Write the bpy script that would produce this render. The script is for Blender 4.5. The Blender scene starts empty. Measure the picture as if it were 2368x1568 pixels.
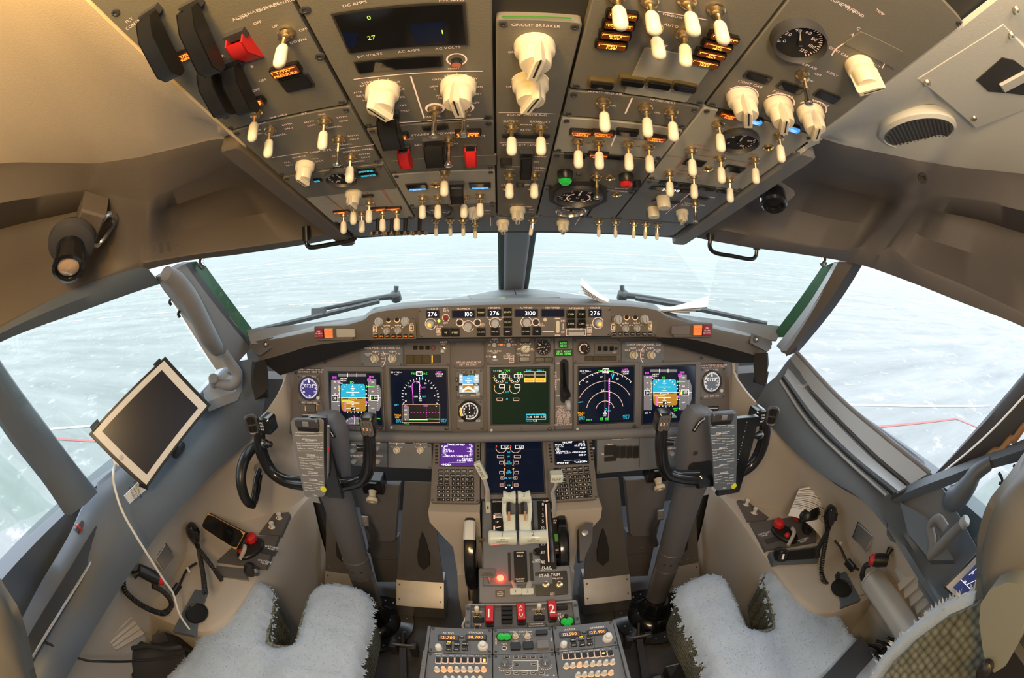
import bpy, bmesh, math, random
from mathutils import Vector, Matrix, noise
random.seed(7)
D = bpy.data; SC = bpy.context.scene; COL = SC.collection; R = math.radians; PI = math.pi
# ---------------------------------------------------------------- camera
FPX = 15 / 36 * 2368; CXP, CYP = 1184, 784; EYE = Vector((-0.036, 0, 1.39))
YAW, PITCH, ROLL = R(-1.65), R(-15), R(0.17)
def _rot():
    cy, sy, cp, sp, cr, sr = math.cos(YAW), math.sin(YAW), math.cos(PITCH), math.sin(PITCH), math.cos(ROLL), math.sin(ROLL)
    a = Matrix(((cr, 0, sr), (0, 1, 0), (-sr, 0, cr))); b = Matrix(((1, 0, 0), (0, cp, -sp), (0, sp, cp))); c = Matrix(((cy, -sy, 0), (sy, cy, 0), (0, 0, 1)))
    return c @ b @ a
CM = _rot()
cam = D.cameras.new('camera'); co = D.objects.new('camera', cam); COL.objects.link(co); SC.camera = co
x_, y_, z_ = CM @ Vector((1, 0, 0)), CM @ Vector((0, 0, 1)), -(CM @ Vector((0, 1, 0)))
co.matrix_world = Matrix(((x_.x, y_.x, z_.x, EYE.x), (x_.y, y_.y, z_.y, EYE.y), (x_.z, y_.z, z_.z, EYE.z), (0, 0, 0, 1)))
cam.type = 'PANO'; cam.sensor_width = 36; cam.sensor_height = 36 * 1568 / 2368; cam.sensor_fit = 'HORIZONTAL'; cam.clip_start = 0.01; cam.clip_end = 2000
for tgt in (cam, getattr(cam, 'cycles', None)):
    try:
        tgt.panorama_type = 'FISHEYE_EQUISOLID'; tgt.fisheye_lens = 15.0; tgt.fisheye_fov = R(200)
    except Exception: pass
# ---------------------------------------------------------------- light
VS = SC.view_settings; SC.display_settings.display_device = 'sRGB'; VS.view_transform = 'Standard'; VS.look = 'None'; VS.gamma = 1; VS.use_curve_mapping = False
VS.exposure = 0.0
SC.cycles.max_bounces = 8; SC.cycles.diffuse_bounces = 4; SC.cycles.transparent_max_bounces = 12; SC.cycles.use_denoising = True
SC.cycles.sample_clamp_indirect = 6
W = D.worlds.new('world'); SC.world = W; W.use_nodes = True
bg = W.node_tree.nodes['Background']; bg.inputs[0].default_value = (0.84, 0.92, 1.0, 1); bg.inputs[1].default_value = 3.2
def lamp(name, kind, loc, aim, energy, color, size=0.1, sizey=None, spot=None):
    l = D.lights.new(name, kind); o = D.objects.new(name, l); COL.objects.link(o); o.location = loc
    l.energy = energy; l.color = color
    if kind == 'AREA':
        l.size = size
        if sizey: l.shape = 'RECTANGLE'; l.size_y = sizey
    else: l.shadow_soft_size = size
    if spot: l.spot_size = spot; l.spot_blend = 0.6
    o.rotation_euler = (Vector(aim) - Vector(loc)).to_track_quat('-Z', 'Y').to_euler()
    return o
lamp('ceiling_fill', 'SPOT', (0.05, -0.30, 1.42), (0.05, 0.40, 1.80), 9, (1.0, 0.80, 0.55), 0.06, spot=R(150))  # unseen upward spot, added to brighten the overhead panel and ceilings
lamp('overhead_lamp', 'POINT', (-0.20, -0.13, 1.55), (0, 0, 0), 12, (1.0, 0.58, 0.13), 0.05)
lamp('aft_fill', 'AREA', (0.0, -0.55, 1.72), (0, 0.9, 0.8), 10, (1.0, 0.78, 0.56), 0.5, 0.2)  # unseen warm fill behind the camera, added to lift the instrument board
# ---------------------------------------------------------------- pixel -> place
def ray(px, py):
    dx, dy = px - CXP, CYP - py; r = math.hypot(dx, dy) + 1e-9; th = 2 * math.asin(min(1, r / (2 * FPX))); s = math.sin(th) / r
    return CM @ Vector((dx * s, math.cos(th), dy * s))
def at(px, py, ax, val):
    d = ray(px, py); i = 'xyz'.index(ax); return EYE + d * ((val - EYE[i]) / d[i])
def atd(px, py, dist): return EYE + ray(px, py) * dist
class Fr:
    """a plane in the cockpit: origin, right, up, outward normal"""
    def __init__(s, o, u, v):
        s.o = Vector(o); s.u = Vector(u).normalized(); v = Vector(v); v -= s.u * v.dot(s.u); s.v = v.normalized(); s.n = s.u.cross(s.v)
    def uv(s, px, py, h=0):
        d = ray(px, py); o = s.o + s.n * h; p = EYE + d * ((o - EYE).dot(s.n) / d.dot(s.n)) - o
        return p.dot(s.u), p.dot(s.v)
    def W(s, u, v, h=0): return s.o + s.u * u + s.v * v + s.n * h
    def M(s, u, v, h=0, rot=0):
        c, k = math.cos(rot), math.sin(rot); X = s.u * c + s.v * k; Y = s.v * c - s.u * k; p = s.W(u, v, h)
        return Matrix(((X.x, Y.x, s.n.x, p.x), (X.y, Y.y, s.n.y, p.y), (X.z, Y.z, s.n.z, p.z), (0, 0, 0, 1)))
    def Mp(s, px, py, h=0, rot=0): return s.M(*s.uv(px, py, h), h, rot)
    def P(s, px, py, h=0): return s.W(*s.uv(px, py, h), h)
    def sc(s, px, py):
        a, b = s.uv(px - 3, py), s.uv(px + 3, py); return math.hypot(a[0] - b[0], a[1] - b[1]) / 6
def frame3(p, z, up=(0, 0, 1)):
    """matrix at p whose local Z is z and local Y leans to up"""
    z = Vector(z).normalized(); x = Vector(up).cross(z)
    if x.length < 1e-4: x = Vector((1, 0, 0))
    x.normalize(); y = z.cross(x)
    return Matrix(((x.x, y.x, z.x, p[0]), (x.y, y.y, z.y, p[1]), (x.z, y.z, z.z, p[2]), (0, 0, 0, 1)))
def TR(x, y, z): return Matrix.Translation((x, y, z))
def RX(a): return Matrix.Rotation(a, 4, 'X')
def RY(a): return Matrix.Rotation(a, 4, 'Y')
def RZ(a): return Matrix.Rotation(a, 4, 'Z')
# ---------------------------------------------------------------- materials
MATS = {}
def mat(name, col, rough=0.5, metal=0, emit=0, ecol=None, spec=0.5, bump=0, bscale=200, var=0, vscale=8, coat=0):
    m = D.materials.new(name); m.use_nodes = True; nt = m.node_tree; b = nt.nodes['Principled BSDF']
    c = (*col, 1); b.inputs['Base Color'].default_value = c; b.inputs['Roughness'].default_value = rough; b.inputs['Metallic'].default_value = metal
    b.inputs['Specular IOR Level'].default_value = spec
    if coat: b.inputs['Coat Weight'].default_value = coat; b.inputs['Coat Roughness'].default_value = 0.15
    if emit: b.inputs['Emission Color'].default_value = (*(ecol or col), 1); b.inputs['Emission Strength'].default_value = emit
    if bump or var:
        tc = nt.nodes.new('ShaderNodeTexCoord')
    if var:
        n = nt.nodes.new('ShaderNodeTexNoise'); n.inputs['Scale'].default_value = vscale; n.inputs['Detail'].default_value = 6; nt.links.new(tc.outputs['Object'], n.inputs['Vector'])
        mx = nt.nodes.new('ShaderNodeMix'); mx.data_type = 'RGBA'
        mx.inputs[6].default_value = (*[max(0, k * (1 - var)) for k in col], 1); mx.inputs[7].default_value = (*[min(1, k * (1 + var)) for k in col], 1)
        nt.links.new(n.outputs['Fac'], mx.inputs[0]); nt.links.new(mx.outputs[2], b.inputs['Base Color'])
    if bump:
        n = nt.nodes.new('ShaderNodeTexNoise'); n.inputs['Scale'].default_value = bscale; n.inputs['Detail'].default_value = 3; nt.links.new(tc.outputs['Object'], n.inputs['Vector'])
        bp = nt.nodes.new('ShaderNodeBump'); bp.inputs['Strength'].default_value = bump; bp.inputs['Distance'].default_value = 0.002
        nt.links.new(n.outputs['Fac'], bp.inputs['Height']); nt.links.new(bp.outputs['Normal'], b.inputs['Normal'])
    MATS[name] = m; return m
mat('panel', (0.150, 0.132, 0.122), 0.55, var=0.10, vscale=14, bump=0.15, bscale=500)
mat('panel_cool', (0.150, 0.165, 0.190), 0.5, var=0.10, vscale=14, bump=0.12, bscale=500)
mat('panel_over', (0.175, 0.165, 0.140), 0.6, var=0.08, vscale=14, bump=0.12, bscale=500)
mat('panel_light', (0.42, 0.40, 0.34), 0.6, var=0.06, vscale=14)
mat('bezel', (0.165, 0.155, 0.155), 0.5, var=0.05)
mat('panel_edge', (0.035, 0.033, 0.030), 0.6)
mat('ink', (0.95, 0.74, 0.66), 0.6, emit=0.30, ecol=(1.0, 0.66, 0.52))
mat('ink_white', (0.9, 0.9, 0.88), 0.6, emit=0.12, ecol=(1, 1, 1))
mat('ink_black', (0.02, 0.02, 0.02), 0.6)
mat('ink_red', (0.55, 0.16, 0.10), 0.6)
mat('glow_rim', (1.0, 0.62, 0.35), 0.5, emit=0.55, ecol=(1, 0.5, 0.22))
mat('amber', (0.9, 0.3, 0.05), 0.5, emit=3.0, ecol=(1.0, 0.20, 0.02))
mat('lens_lit', (0.08, 0.02, 0.005), 0.3, emit=0.10, ecol=(1.0, 0.16, 0.02))
mat('amber_hot', (0.9, 0.4, 0.05), 0.5, emit=3.0, ecol=(1.0, 0.45, 0.06))
mat('e_white', (0.8, 0.8, 0.8), 0.5, emit=1.0, ecol=(1.0, 0.93, 0.88))
mat('e_digit', (0.9, 0.9, 0.9), 0.5, emit=1.6, ecol=(0.95, 0.97, 1.0))
mat('e_green', (0.1, 0.9, 0.1), 0.5, emit=1.0, ecol=(0.05, 1.0, 0.08))
mat('e_lime', (0.5, 0.9, 0.1), 0.5, emit=1.0, ecol=(0.55, 1.0, 0.06))
mat('e_cyan', (0.1, 0.6, 0.8), 0.5, emit=0.9, ecol=(0.0, 0.62, 0.85))
mat('e_sky', (0.02, 0.4, 0.6), 0.5, emit=0.55, ecol=(0.0, 0.45, 0.75))
mat('e_blue', (0.1, 0.4, 0.9), 0.5, emit=0.8, ecol=(0.06, 0.38, 1.0))
mat('e_earth', (0.4, 0.22, 0.02), 0.5, emit=0.32, ecol=(0.75, 0.33, 0.01))
mat('e_magenta', (0.8, 0.1, 0.8), 0.5, emit=0.9, ecol=(1.0, 0.12, 0.95))
mat('e_amber', (0.9, 0.5, 0.05), 0.5, emit=0.9, ecol=(1.0, 0.45, 0.02))
mat('e_grey', (0.2, 0.2, 0.22), 0.5, emit=0.12, ecol=(0.6, 0.6, 0.68))
mat('e_red', (0.9, 0.05, 0.02), 0.5, emit=1.2, ecol=(1, 0.05, 0.02))
mat('e_violet', (0.10, 0.03, 0.30), 0.3, emit=0.16, ecol=(0.25, 0.08, 0.9))
mat('screen', (0.004, 0.006, 0.012), 0.12, spec=0.4, emit=0.02, ecol=(0.1, 0.2, 0.6))
mat('screen_green', (0.003, 0.012, 0.008), 0.12, spec=0.4, emit=0.02, ecol=(0.05, 0.5, 0.2))
mat('glass_dark', (0.01, 0.01, 0.012), 0.08, spec=0.6)
mat('window_amber', (0.10, 0.075, 0.03), 0.2)
mat('black', (0.012, 0.012, 0.013), 0.35)
mat('black_gloss', (0.010, 0.011, 0.014), 0.15, coat=0.4)
mat('black_matte', (0.018, 0.016, 0.016), 0.8, bump=0.2, bscale=300)
mat('rubber', (0.02, 0.02, 0.022), 0.6)
mat('ivory', (0.78, 0.70, 0.55), 0.35)
mat('cap_ivory', (0.85, 0.78, 0.64), 0.4)
mat('knob_grey', (0.48, 0.47, 0.46), 0.4)
mat('lever_cream', (0.62, 0.66, 0.58), 0.3, coat=0.3)
mat('chrome', (0.75, 0.72, 0.68), 0.18, metal=1)
mat('brass', (0.80, 0.62, 0.36), 0.25, metal=1)
mat('steel', (0.42, 0.41, 0.40), 0.38, metal=0.9, var=0.15, vscale=20)
mat('steel_dark', (0.10, 0.10, 0.11), 0.45, metal=0.6)
mat('red', (0.62, 0.02, 0.02), 0.4)
mat('red_dark', (0.28, 0.005, 0.02), 0.35)
mat('red_lamp', (0.9, 0.1, 0.02), 0.3, emit=30, ecol=(1, 0.02, 0.01))
mat('green_paint', (0.10, 0.45, 0.06), 0.5)
mat('green_lens', (0.01, 0.25, 0.03), 0.2, emit=0.25, ecol=(0.05, 0.9, 0.1))
mat('yellow', (0.75, 0.75, 0.04), 0.5)
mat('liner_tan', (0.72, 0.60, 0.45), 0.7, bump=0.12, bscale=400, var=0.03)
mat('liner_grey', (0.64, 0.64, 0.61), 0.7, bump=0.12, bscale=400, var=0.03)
mat('trim_grey', (0.19, 0.19, 0.20), 0.65, bump=0.2, bscale=350, var=0.06)
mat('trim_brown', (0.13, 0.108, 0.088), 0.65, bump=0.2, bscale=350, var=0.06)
mat('sill_blue', (0.105, 0.130, 0.165), 0.45, bump=0.12, bscale=350, var=0.06)
mat('frame_dark', (0.055, 0.055, 0.062), 0.5, bump=0.1, bscale=300)
mat('frame_green', (0.03, 0.10, 0.05), 0.4)
mat('frame_alu', (0.40, 0.42, 0.45), 0.4, metal=0.3)
mat('wall_beige', (0.50, 0.45, 0.39), 0.65, bump=0.1, bscale=300, var=0.05, vscale=5)
mat('wall_grey', (0.42, 0.43, 0.43), 0.6, bump=0.1, bscale=300, var=0.05)
mat('floor_mat', (0.075, 0.075, 0.080), 0.6, bump=0.3, bscale=120, var=0.3, vscale=9)
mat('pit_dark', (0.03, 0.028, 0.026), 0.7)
mat('cover_grey', (0.11, 0.105, 0.105), 0.5, var=0.25, vscale=7)
mat('column_grey', (0.135, 0.135, 0.150), 0.45, var=0.08)
mat('sheepskin', (0.46, 0.55, 0.68), 0.95, bump=0.8, bscale=420, var=0.14, vscale=12)
mat('seat_fabric', (0.16, 0.17, 0.15), 0.9, bump=0.9, bscale=260, var=0.3, vscale=120)
mat('seat_shell', (0.145, 0.138, 0.122), 0.5, bump=0.1, bscale=300, var=0.06)
mat('armrest_grey', (0.40, 0.40, 0.39), 0.4, var=0.04)
mat('paper', (0.82, 0.82, 0.84), 0.8)
mat('paper_warm', (0.70, 0.66, 0.62), 0.8)
mat('white_plastic', (0.80, 0.80, 0.79), 0.35)
mat('tablet_white', (0.72, 0.70, 0.68), 0.3)
mat('cable_white', (0.82, 0.83, 0.82), 0.4)
mat('wood', (0.45, 0.27, 0.14), 0.5)
mat('seal_brown', (0.42, 0.22, 0.10), 0.5)
mat('leather', (0.03, 0.032, 0.038), 0.5, bump=0.3, bscale=150)
mat('ruler', (0.30, 0.26, 0.22), 0.6)
mat('navy_dial', (0.03, 0.02, 0.16), 0.3, emit=0.18, ecol=(0.08, 0.04, 0.6))
mat('lens', (0.5, 0.35, 0.25), 0.1, coat=1)
mat('amberglass', (0.75, 0.22, 0.06), 0.4, emit=0.35, ecol=(1, .25, .04))
mat('panel_warm', (0.145, 0.120, 0.085), 0.55); mat('ink_lime', (0.7, 0.75, 0.45), 0.5, emit=0.25, ecol=(.8, .85, .45))
mat('knob_lit', (0.9, 0.62, 0.42), 0.4, emit=0.25, ecol=(1, .5, .25))
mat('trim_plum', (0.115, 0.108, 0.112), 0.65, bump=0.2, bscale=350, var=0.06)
mat('pivot_grey', (0.15, 0.16, 0.145), 0.45, bump=0.1, bscale=300)
mat('amber_trim', (0.75, 0.42, 0.10), 0.4)
mat('glass_tab', (0.010, 0.011, 0.022), 0.3, spec=0.5)
mat('chart_blue', (0.02, 0.025, 0.09), 0.15, emit=0.12, ecol=(.2, .25, .8))
mat('e_greyblue', (0.45, 0.55, 0.6), 0.5, emit=0.45, ecol=(.55, .72, .8))
def _glass():
    m = D.materials.new('window_glass'); m.use_nodes = True; nt = m.node_tree; nt.nodes.clear()
    o = nt.nodes.new('ShaderNodeOutputMaterial'); mx = nt.nodes.new('ShaderNodeMixShader'); t = nt.nodes.new('ShaderNodeBsdfTransparent'); g = nt.nodes.new('ShaderNodeBsdfGlossy')
    t.inputs[0].default_value = (0.95, 0.985, 0.965, 1); g.inputs['Roughness'].default_value = 0.02; mx.inputs[0].default_value = 0.05
    nt.links.new(t.outputs[0], mx.inputs[1]); nt.links.new(g.outputs[0], mx.inputs[2]); nt.links.new(mx.outputs[0], o.inputs[0]); MATS['window_glass'] = m
_glass()
def _ground():
    m = D.materials.new('snowy_apron'); m.use_nodes = True; nt = m.node_tree; b = nt.nodes['Principled BSDF']; N = nt.nodes.new; L = nt.links.new
    tc = N('ShaderNodeTexCoord')
    mp = N('ShaderNodeMapping'); mp.inputs['Scale'].default_value = (0.10, 0.55, 1); L(tc.outputs['Object'], mp.inputs['Vector'])
    n1 = N('ShaderNodeTexNoise'); n1.inputs['Scale'].default_value = 1.0; n1.inputs['Detail'].default_value = 9; n1.inputs['Roughness'].default_value = 0.68; L(mp.outputs[0], n1.inputs['Vector'])
    n2 = N('ShaderNodeTexNoise'); n2.inputs['Scale'].default_value = 0.9; n2.inputs['Detail'].default_value = 9; n2.inputs['Roughness'].default_value = 0.7; L(tc.outputs['Object'], n2.inputs['Vector'])
    r1 = N('ShaderNodeValToRGB'); r1.color_ramp.elements[0].position = 0.30; r1.color_ramp.elements[0].color = (0.150, 0.165, 0.160, 1); r1.color_ramp.elements[1].position = 0.68; r1.color_ramp.elements[1].color = (0.29, 0.30, 0.30, 1); L(n1.outputs['Fac'], r1.inputs[0])
    r2 = N('ShaderNodeValToRGB'); r2.color_ramp.elements[0].position = 0.57; r2.color_ramp.elements[1].position = 0.66; L(n2.outputs['Fac'], r2.inputs[0])
    mx = N('ShaderNodeMix'); mx.data_type = 'RGBA'; mx.inputs[7].default_value = (0.40, 0.40, 0.41, 1); L(r2.outputs[0], mx.inputs[0]); L(r1.outputs[0], mx.inputs[6]); L(mx.outputs[2], b.inputs['Base Color'])
    b.inputs['Roughness'].default_value = 0.5; b.inputs['Specular IOR Level'].default_value = 0.25; MATS['snowy_apron'] = m
_ground()
def _weave(name, col, scale):
    m = mat(name, col, 0.9); nt = m.node_tree; b = nt.nodes['Principled BSDF']; tc = nt.nodes.new('ShaderNodeTexCoord')
    v = nt.nodes.new('ShaderNodeTexVoronoi'); v.inputs['Scale'].default_value = scale; v.inputs['Randomness'].default_value = 0.25; nt.links.new(tc.outputs['Object'], v.inputs['Vector'])
    r = nt.nodes.new('ShaderNodeValToRGB'); r.color_ramp.elements[0].color = (*[min(1, k * 1.9) for k in col], 1); r.color_ramp.elements[1].color = (*[k * 0.35 for k in col], 1); r.color_ramp.elements[1].position = 0.75
    nt.links.new(v.outputs['Distance'], r.inputs[0]); nt.links.new(r.outputs[0], b.inputs['Base Color'])
    bp = nt.nodes.new('ShaderNodeBump'); bp.inputs['Strength'].default_value = 0.6; bp.inputs['Distance'].default_value = 0.004; bp.invert = True; nt.links.new(v.outputs['Distance'], bp.inputs['Height']); nt.links.new(bp.outputs[0], b.inputs['Normal'])
_weave('weave', (0.16, 0.17, 0.14), 90)
mat('line_white', (0.75, 0.75, 0.75), 0.6); mat('line_red', (0.42, 0.10, 0.09), 0.6)
# ---------------------------------------------------------------- glyphs
GLY = {}
def _glyphs():
    chars = [chr(c) for c in range(33, 127)]; obs = []
    for c in chars:
        f = D.curves.new('g', 'FONT'); f.body = c; f.size = 1; f.resolution_u = 2; o = D.objects.new('g', f); COL.objects.link(o); obs.append((c, o))
    bpy.context.view_layer.update(); dg = bpy.context.evaluated_depsgraph_get()
    for c, o in obs:
        me = o.evaluated_get(dg).to_mesh(); vs = [(v.co.x, v.co.y) for v in me.vertices]; fs = [tuple(p.vertices) for p in me.polygons]
        x0 = min(v[0] for v in vs); x1 = max(v[0] for v in vs); GLY[c] = ([(x - x0, y) for x, y in vs], fs, x1 - x0); o.evaluated_get(dg).to_mesh_clear()
    cap = max(v[1] for v in GLY['H'][0])
    for c in GLY: v, f, a = GLY[c]; GLY[c] = ([(x / cap, y / cap) for x, y in v], f, a / cap)
    for c, o in obs:
        f = o.data; D.objects.remove(o); D.curves.remove(f)
_glyphs()
def text_w(s): return sum((0.42 if c == ' ' else GLY.get(c, GLY['o'])[2] + 0.16) for c in s)
# ---------------------------------------------------------------- mesh builder
def rrect(x0, y0, x1, y1, r=0.003, n=3):
    r = min(r, abs(x1 - x0) / 2.01, abs(y1 - y0) / 2.01); out = []
    for cx, cy, a in ((x1 - r, y1 - r, 0), (x0 + r, y1 - r, 90), (x0 + r, y0 + r, 180), (x1 - r, y0 + r, 270)):
        for i in range(n + 1): t = R(a + 90 * i / n); out.append((cx + r * math.cos(t), cy + r * math.sin(t)))
    return out
def circ(r, n=20, cx=0, cy=0): return [(cx + r * math.cos(2 * PI * i / n), cy + r * math.sin(2 * PI * i / n)) for i in range(n)]
def crv(pts, n=8):
    """Catmull-Rom through the points"""
    P = [Vector(p) for p in pts]; out = []
    for i in range(len(P) - 1):
        a = P[i - 1] if i else P[i] * 2 - P[i + 1]; b, c = P[i], P[i + 1]; d = P[i + 2] if i + 2 < len(P) else c * 2 - b
        for k in range(n):
            t = k / n; out.append(0.5 * ((2 * b) + (c - a) * t + (2 * a - 5 * b + 4 * c - d) * t * t + (3 * b - a - 3 * c + d) * t ** 3))
    out.append(P[-1]); return out
class MB:
    def __init__(s): s.v = []; s.f = []; s.m = []
    def add(s, vs, fs, m, M=None):
        b = len(s.v); s.v += [(M @ Vector(p) if M is not None else Vector(p)) for p in vs]; s.f += [tuple(b + i for i in f) for f in fs]; s.m += [m] * len(fs); return s
    def prism(s, pts, h0, h1, m, M=None, ch=0, cap=None):
        n = len(pts); cx = sum(p[0] for p in pts) / n; cy = sum(p[1] for p in pts) / n; rings = [(1, 1, h0)]
        if ch:
            w = max(p[0] for p in pts) - min(p[0] for p in pts); h = max(p[1] for p in pts) - min(p[1] for p in pts)
            rings += [(1, 1, h1 - ch), (max(0.05, 1 - 2 * ch / w), max(0.05, 1 - 2 * ch / h), h1)]
        else: rings.append((1, 1, h1))
        vs = [(cx + (p[0] - cx) * a, cy + (p[1] - cy) * b, h) for a, b, h in rings for p in pts]; fs = [tuple(range(n - 1, -1, -1))]
        for k in range(len(rings) - 1):
            for i in range(n): j = (i + 1) % n; fs.append((k * n + i, k * n + j, k * n + n + j, k * n + n + i))
        s.add(vs, fs, m, M); t = len(rings) - 1; s.add(vs[t * n:], [tuple(range(n))], cap or m, M); return s
    def box(s, M, x0, x1, y0, y1, z0, z1, m, ch=0, cap=None): return s.prism([(x1, y1), (x0, y1), (x0, y0), (x1, y0)], z0, z1, m, M, ch, cap)
    def rbox(s, M, x0, x1, y0, y1, z0, z1, m, r=0.003, ch=0, cap=None): return s.prism(rrect(x0, y0, x1, y1, r), z0, z1, m, M, ch, cap)
    def lathe(s, M, prof, m, seg=16, flat=False):
        vs = []; fs = []; n = len(prof)
        for i in range(seg):
            a = 2 * PI * i / seg; c, k = math.cos(a), math.sin(a); vs += [(r * c, r * k, z) for r, z in prof]
        for i in range(seg):
            j = (i + 1) % seg
            for q in range(n - 1): fs.append((i * n + q, j * n + q, j * n + q + 1, i * n + q + 1))
        if prof[0][0] > 1e-6: fs.append(tuple(i * n for i in range(seg - 1, -1, -1)))
        if prof[-1][0] > 1e-6: fs.append(tuple(i * n + n - 1 for i in range(seg)))
        return s.add(vs, fs, m, M)
    def tube(s, path, r, m, seg=8, closed=False, sy=1.0):
        P = [Vector(p) for p in path]; n = len(P); rs = r if isinstance(r, (list, tuple)) else [r] * n
        if len(rs) != n: rs = [rs[min(len(rs) - 1, int(i / (n - 1) * (len(rs) - 1)))] + (rs[min(len(rs) - 1, int(i / (n - 1) * (len(rs) - 1)) + 1)] - rs[min(len(rs) - 1, int(i / (n - 1) * (len(rs) - 1)))]) * ((i / (n - 1) * (len(rs) - 1)) % 1) for i in range(n)]
        t0 = (P[1] - P[0]).normalized(); x = t0.orthogonal().normalized(); vs = []; fs = []
        for i in range(n):
            t = (P[(i + 1) % n] - P[i - 1]) if closed else (P[min(n - 1, i + 1)] - P[max(0, i - 1)])
            if t.length < 1e-9: t = t0
            t.normalize(); x = x - t * x.dot(t)
            if x.length < 1e-6: x = t.orthogonal()
            x.normalize(); y = t.cross(x)
            vs += [P[i] + (x * math.cos(2 * PI * k / seg) + y * math.sin(2 * PI * k / seg) * sy) * rs[i] for k in range(seg)]
        for i in range(n if closed else n - 1):
            a, b = i * seg, ((i + 1) % n) * seg
            for k in range(seg): l = (k + 1) % seg; fs.append((a + k, a + l, b + l, b + k))
        if not closed: fs += [tuple(range(seg - 1, -1, -1)), tuple((n - 1) * seg + k for k in range(seg))]
        return s.add(vs, fs, m)
    def sheet(s, rows, t, m, m2=None, wrap=False):
        """a surface through rows of points, t thick (to the side away from the eye when t > 0)"""
        rows = [[Vector(p) for p in r] for r in rows]; a, b = len(rows), len(rows[0]); off = []
        for i in range(a):
            o = []
            for j in range(b):
                du = rows[min(a - 1, i + 1)][j] - rows[max(0, i - 1)][j]; dv = rows[i][min(b - 1, j + 1)] - rows[i][max(0, j - 1)]; n = du.cross(dv)
                n = n.normalized() if n.length > 1e-9 else Vector((0, 0, 1))
                if n.dot(rows[i][j] - EYE) < 0: n = -n
                o.append(rows[i][j] + n * t)
            off.append(o)
        vs = [p for r in rows for p in r] + [p for r in off for p in r]; k = a * b; fs = []; fb = []
        for i in range(a - 1):
            for j in range(b - 1):
                q = (i * b + j, i * b + j + 1, (i + 1) * b + j + 1, (i + 1) * b + j); fs.append(q); fb.append(tuple(k + e for e in reversed(q)))
        for j in range(b - 1): fb += [(j + 1, j, k + j, k + j + 1), ((a - 1) * b + j, (a - 1) * b + j + 1, k + (a - 1) * b + j + 1, k + (a - 1) * b + j)]
        for i in range(a - 1): fb += [(i * b, (i + 1) * b, k + (i + 1) * b, k + i * b), ((i + 1) * b + b - 1, i * b + b - 1, k + i * b + b - 1, k + (i + 1) * b + b - 1)]
        base = len(s.v); s.v += vs; s.f += [tuple(base + e for e in f) for f in fs + fb]; s.m += [m] * len(fs) + [m2 or m] * len(fb); return s
    def text(s, M, txt, cap, m, align=0, h=0.0):
        w = text_w(txt) * cap; x = -w / 2 if align == 0 else (0 if align < 0 else -w)
        for c in txt:
            if c == ' ': x += 0.42 * cap; continue
            v, f, a = GLY.get(c, GLY['o']); s.add([(x + p[0] * cap, (p[1] - 0.5) * cap, h) for p in v], f, m, M); x += (a + 0.16) * cap
        return s
    def line(s, a, b, w, m, M=None, h=0.0):
        a = Vector((a[0], a[1])); b = Vector((b[0], b[1])); d = b - a
        if d.length < 1e-9: return s
        n = Vector((-d.y, d.x)).normalized() * w / 2
        return s.add([(*(a + n), h), (*(a - n), h), (*(b - n), h), (*(b + n), h)], [(0, 1, 2, 3)], m, M)
    def arc(s, c, r, a0, a1, w, m, M=None, h=0.0, n=20, ry=None):
        ry = ry or r; vs = []
        for i in range(n + 1):
            a = a0 + (a1 - a0) * i / n; vs += [(c[0] + (r - w / 2) * math.cos(a), c[1] + (ry - w / 2) * math.sin(a), h), (c[0] + (r + w / 2) * math.cos(a), c[1] + (ry + w / 2) * math.sin(a), h)]
        return s.add(vs, [(2 * i, 2 * i + 1, 2 * i + 3, 2 * i + 2) for i in range(n)], m, M)
    def flat(s, pts, m, M=None, h=0.0): return s.add([(p[0], p[1], h) for p in pts], [tuple(range(len(pts)))], m, M)
    def mesh(s, name, off=None, smooth=40):
        me = D.meshes.new(name); o = off or Vector((0, 0, 0)); me.from_pydata([p - o for p in s.v], [], s.f); names = list(dict.fromkeys(s.m))
        for n in names: me.materials.append(MATS[n])
        me.polygons.foreach_set('material_index', [names.index(n) for n in s.m]); bm = bmesh.new(); bm.from_mesh(me); bmesh.ops.recalc_face_normals(bm, faces=bm.faces); bm.to_mesh(me); bm.free()
        if smooth: me.polygons.foreach_set('use_smooth', [True] * len(me.polygons)); me.set_sharp_from_angle(angle=R(smooth))
        me.update(); return me
def tag(o, label=None, cat=None, group=None, kind=None):
    for k, v in (('label', label), ('category', cat), ('group', group), ('kind', kind)):
        if v: o[k] = v
    return o
def thing(name, label, cat, loc=(0, 0, 0), group=None):
    o = D.objects.new(name, None); COL.objects.link(o); o.location = loc; o.empty_display_size = 0.02; return tag(o, label, cat, group)
def wloc(o):
    p = Vector((0, 0, 0))
    while o is not None: p = p + o.location; o = o.parent
    return p
def part(name, mb, parent, label=None, smooth=40):
    off = wloc(parent); o = D.objects.new(name, mb.mesh(name, off, smooth)); COL.objects.link(o); o.parent = parent
    if label: o['label'] = label
    return o
def solo(name, mb, label=None, cat=None, group=None, kind=None, smooth=40):
    c = sum(mb.v, Vector()) / max(1, len(mb.v)); o = D.objects.new(name, mb.mesh(name, c, smooth)); COL.objects.link(o); o.location = c; return tag(o, label, cat, group, kind)
def struct(name, mb, smooth=40): return solo(name, mb, kind='structure', smooth=smooth)
def inst(name, me, parent, M, label=None, pm=None):
    """a part that shares mesh data; M is its place in the cockpit, pm the parent's own place when that is turned"""
    o = D.objects.new(name, me); COL.objects.link(o); o.parent = parent
    o.matrix_local = (pm.inverted() @ M) if pm is not None else (Matrix.Translation(-wloc(parent)) @ M)
    if label: o['label'] = label
    return o
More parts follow.
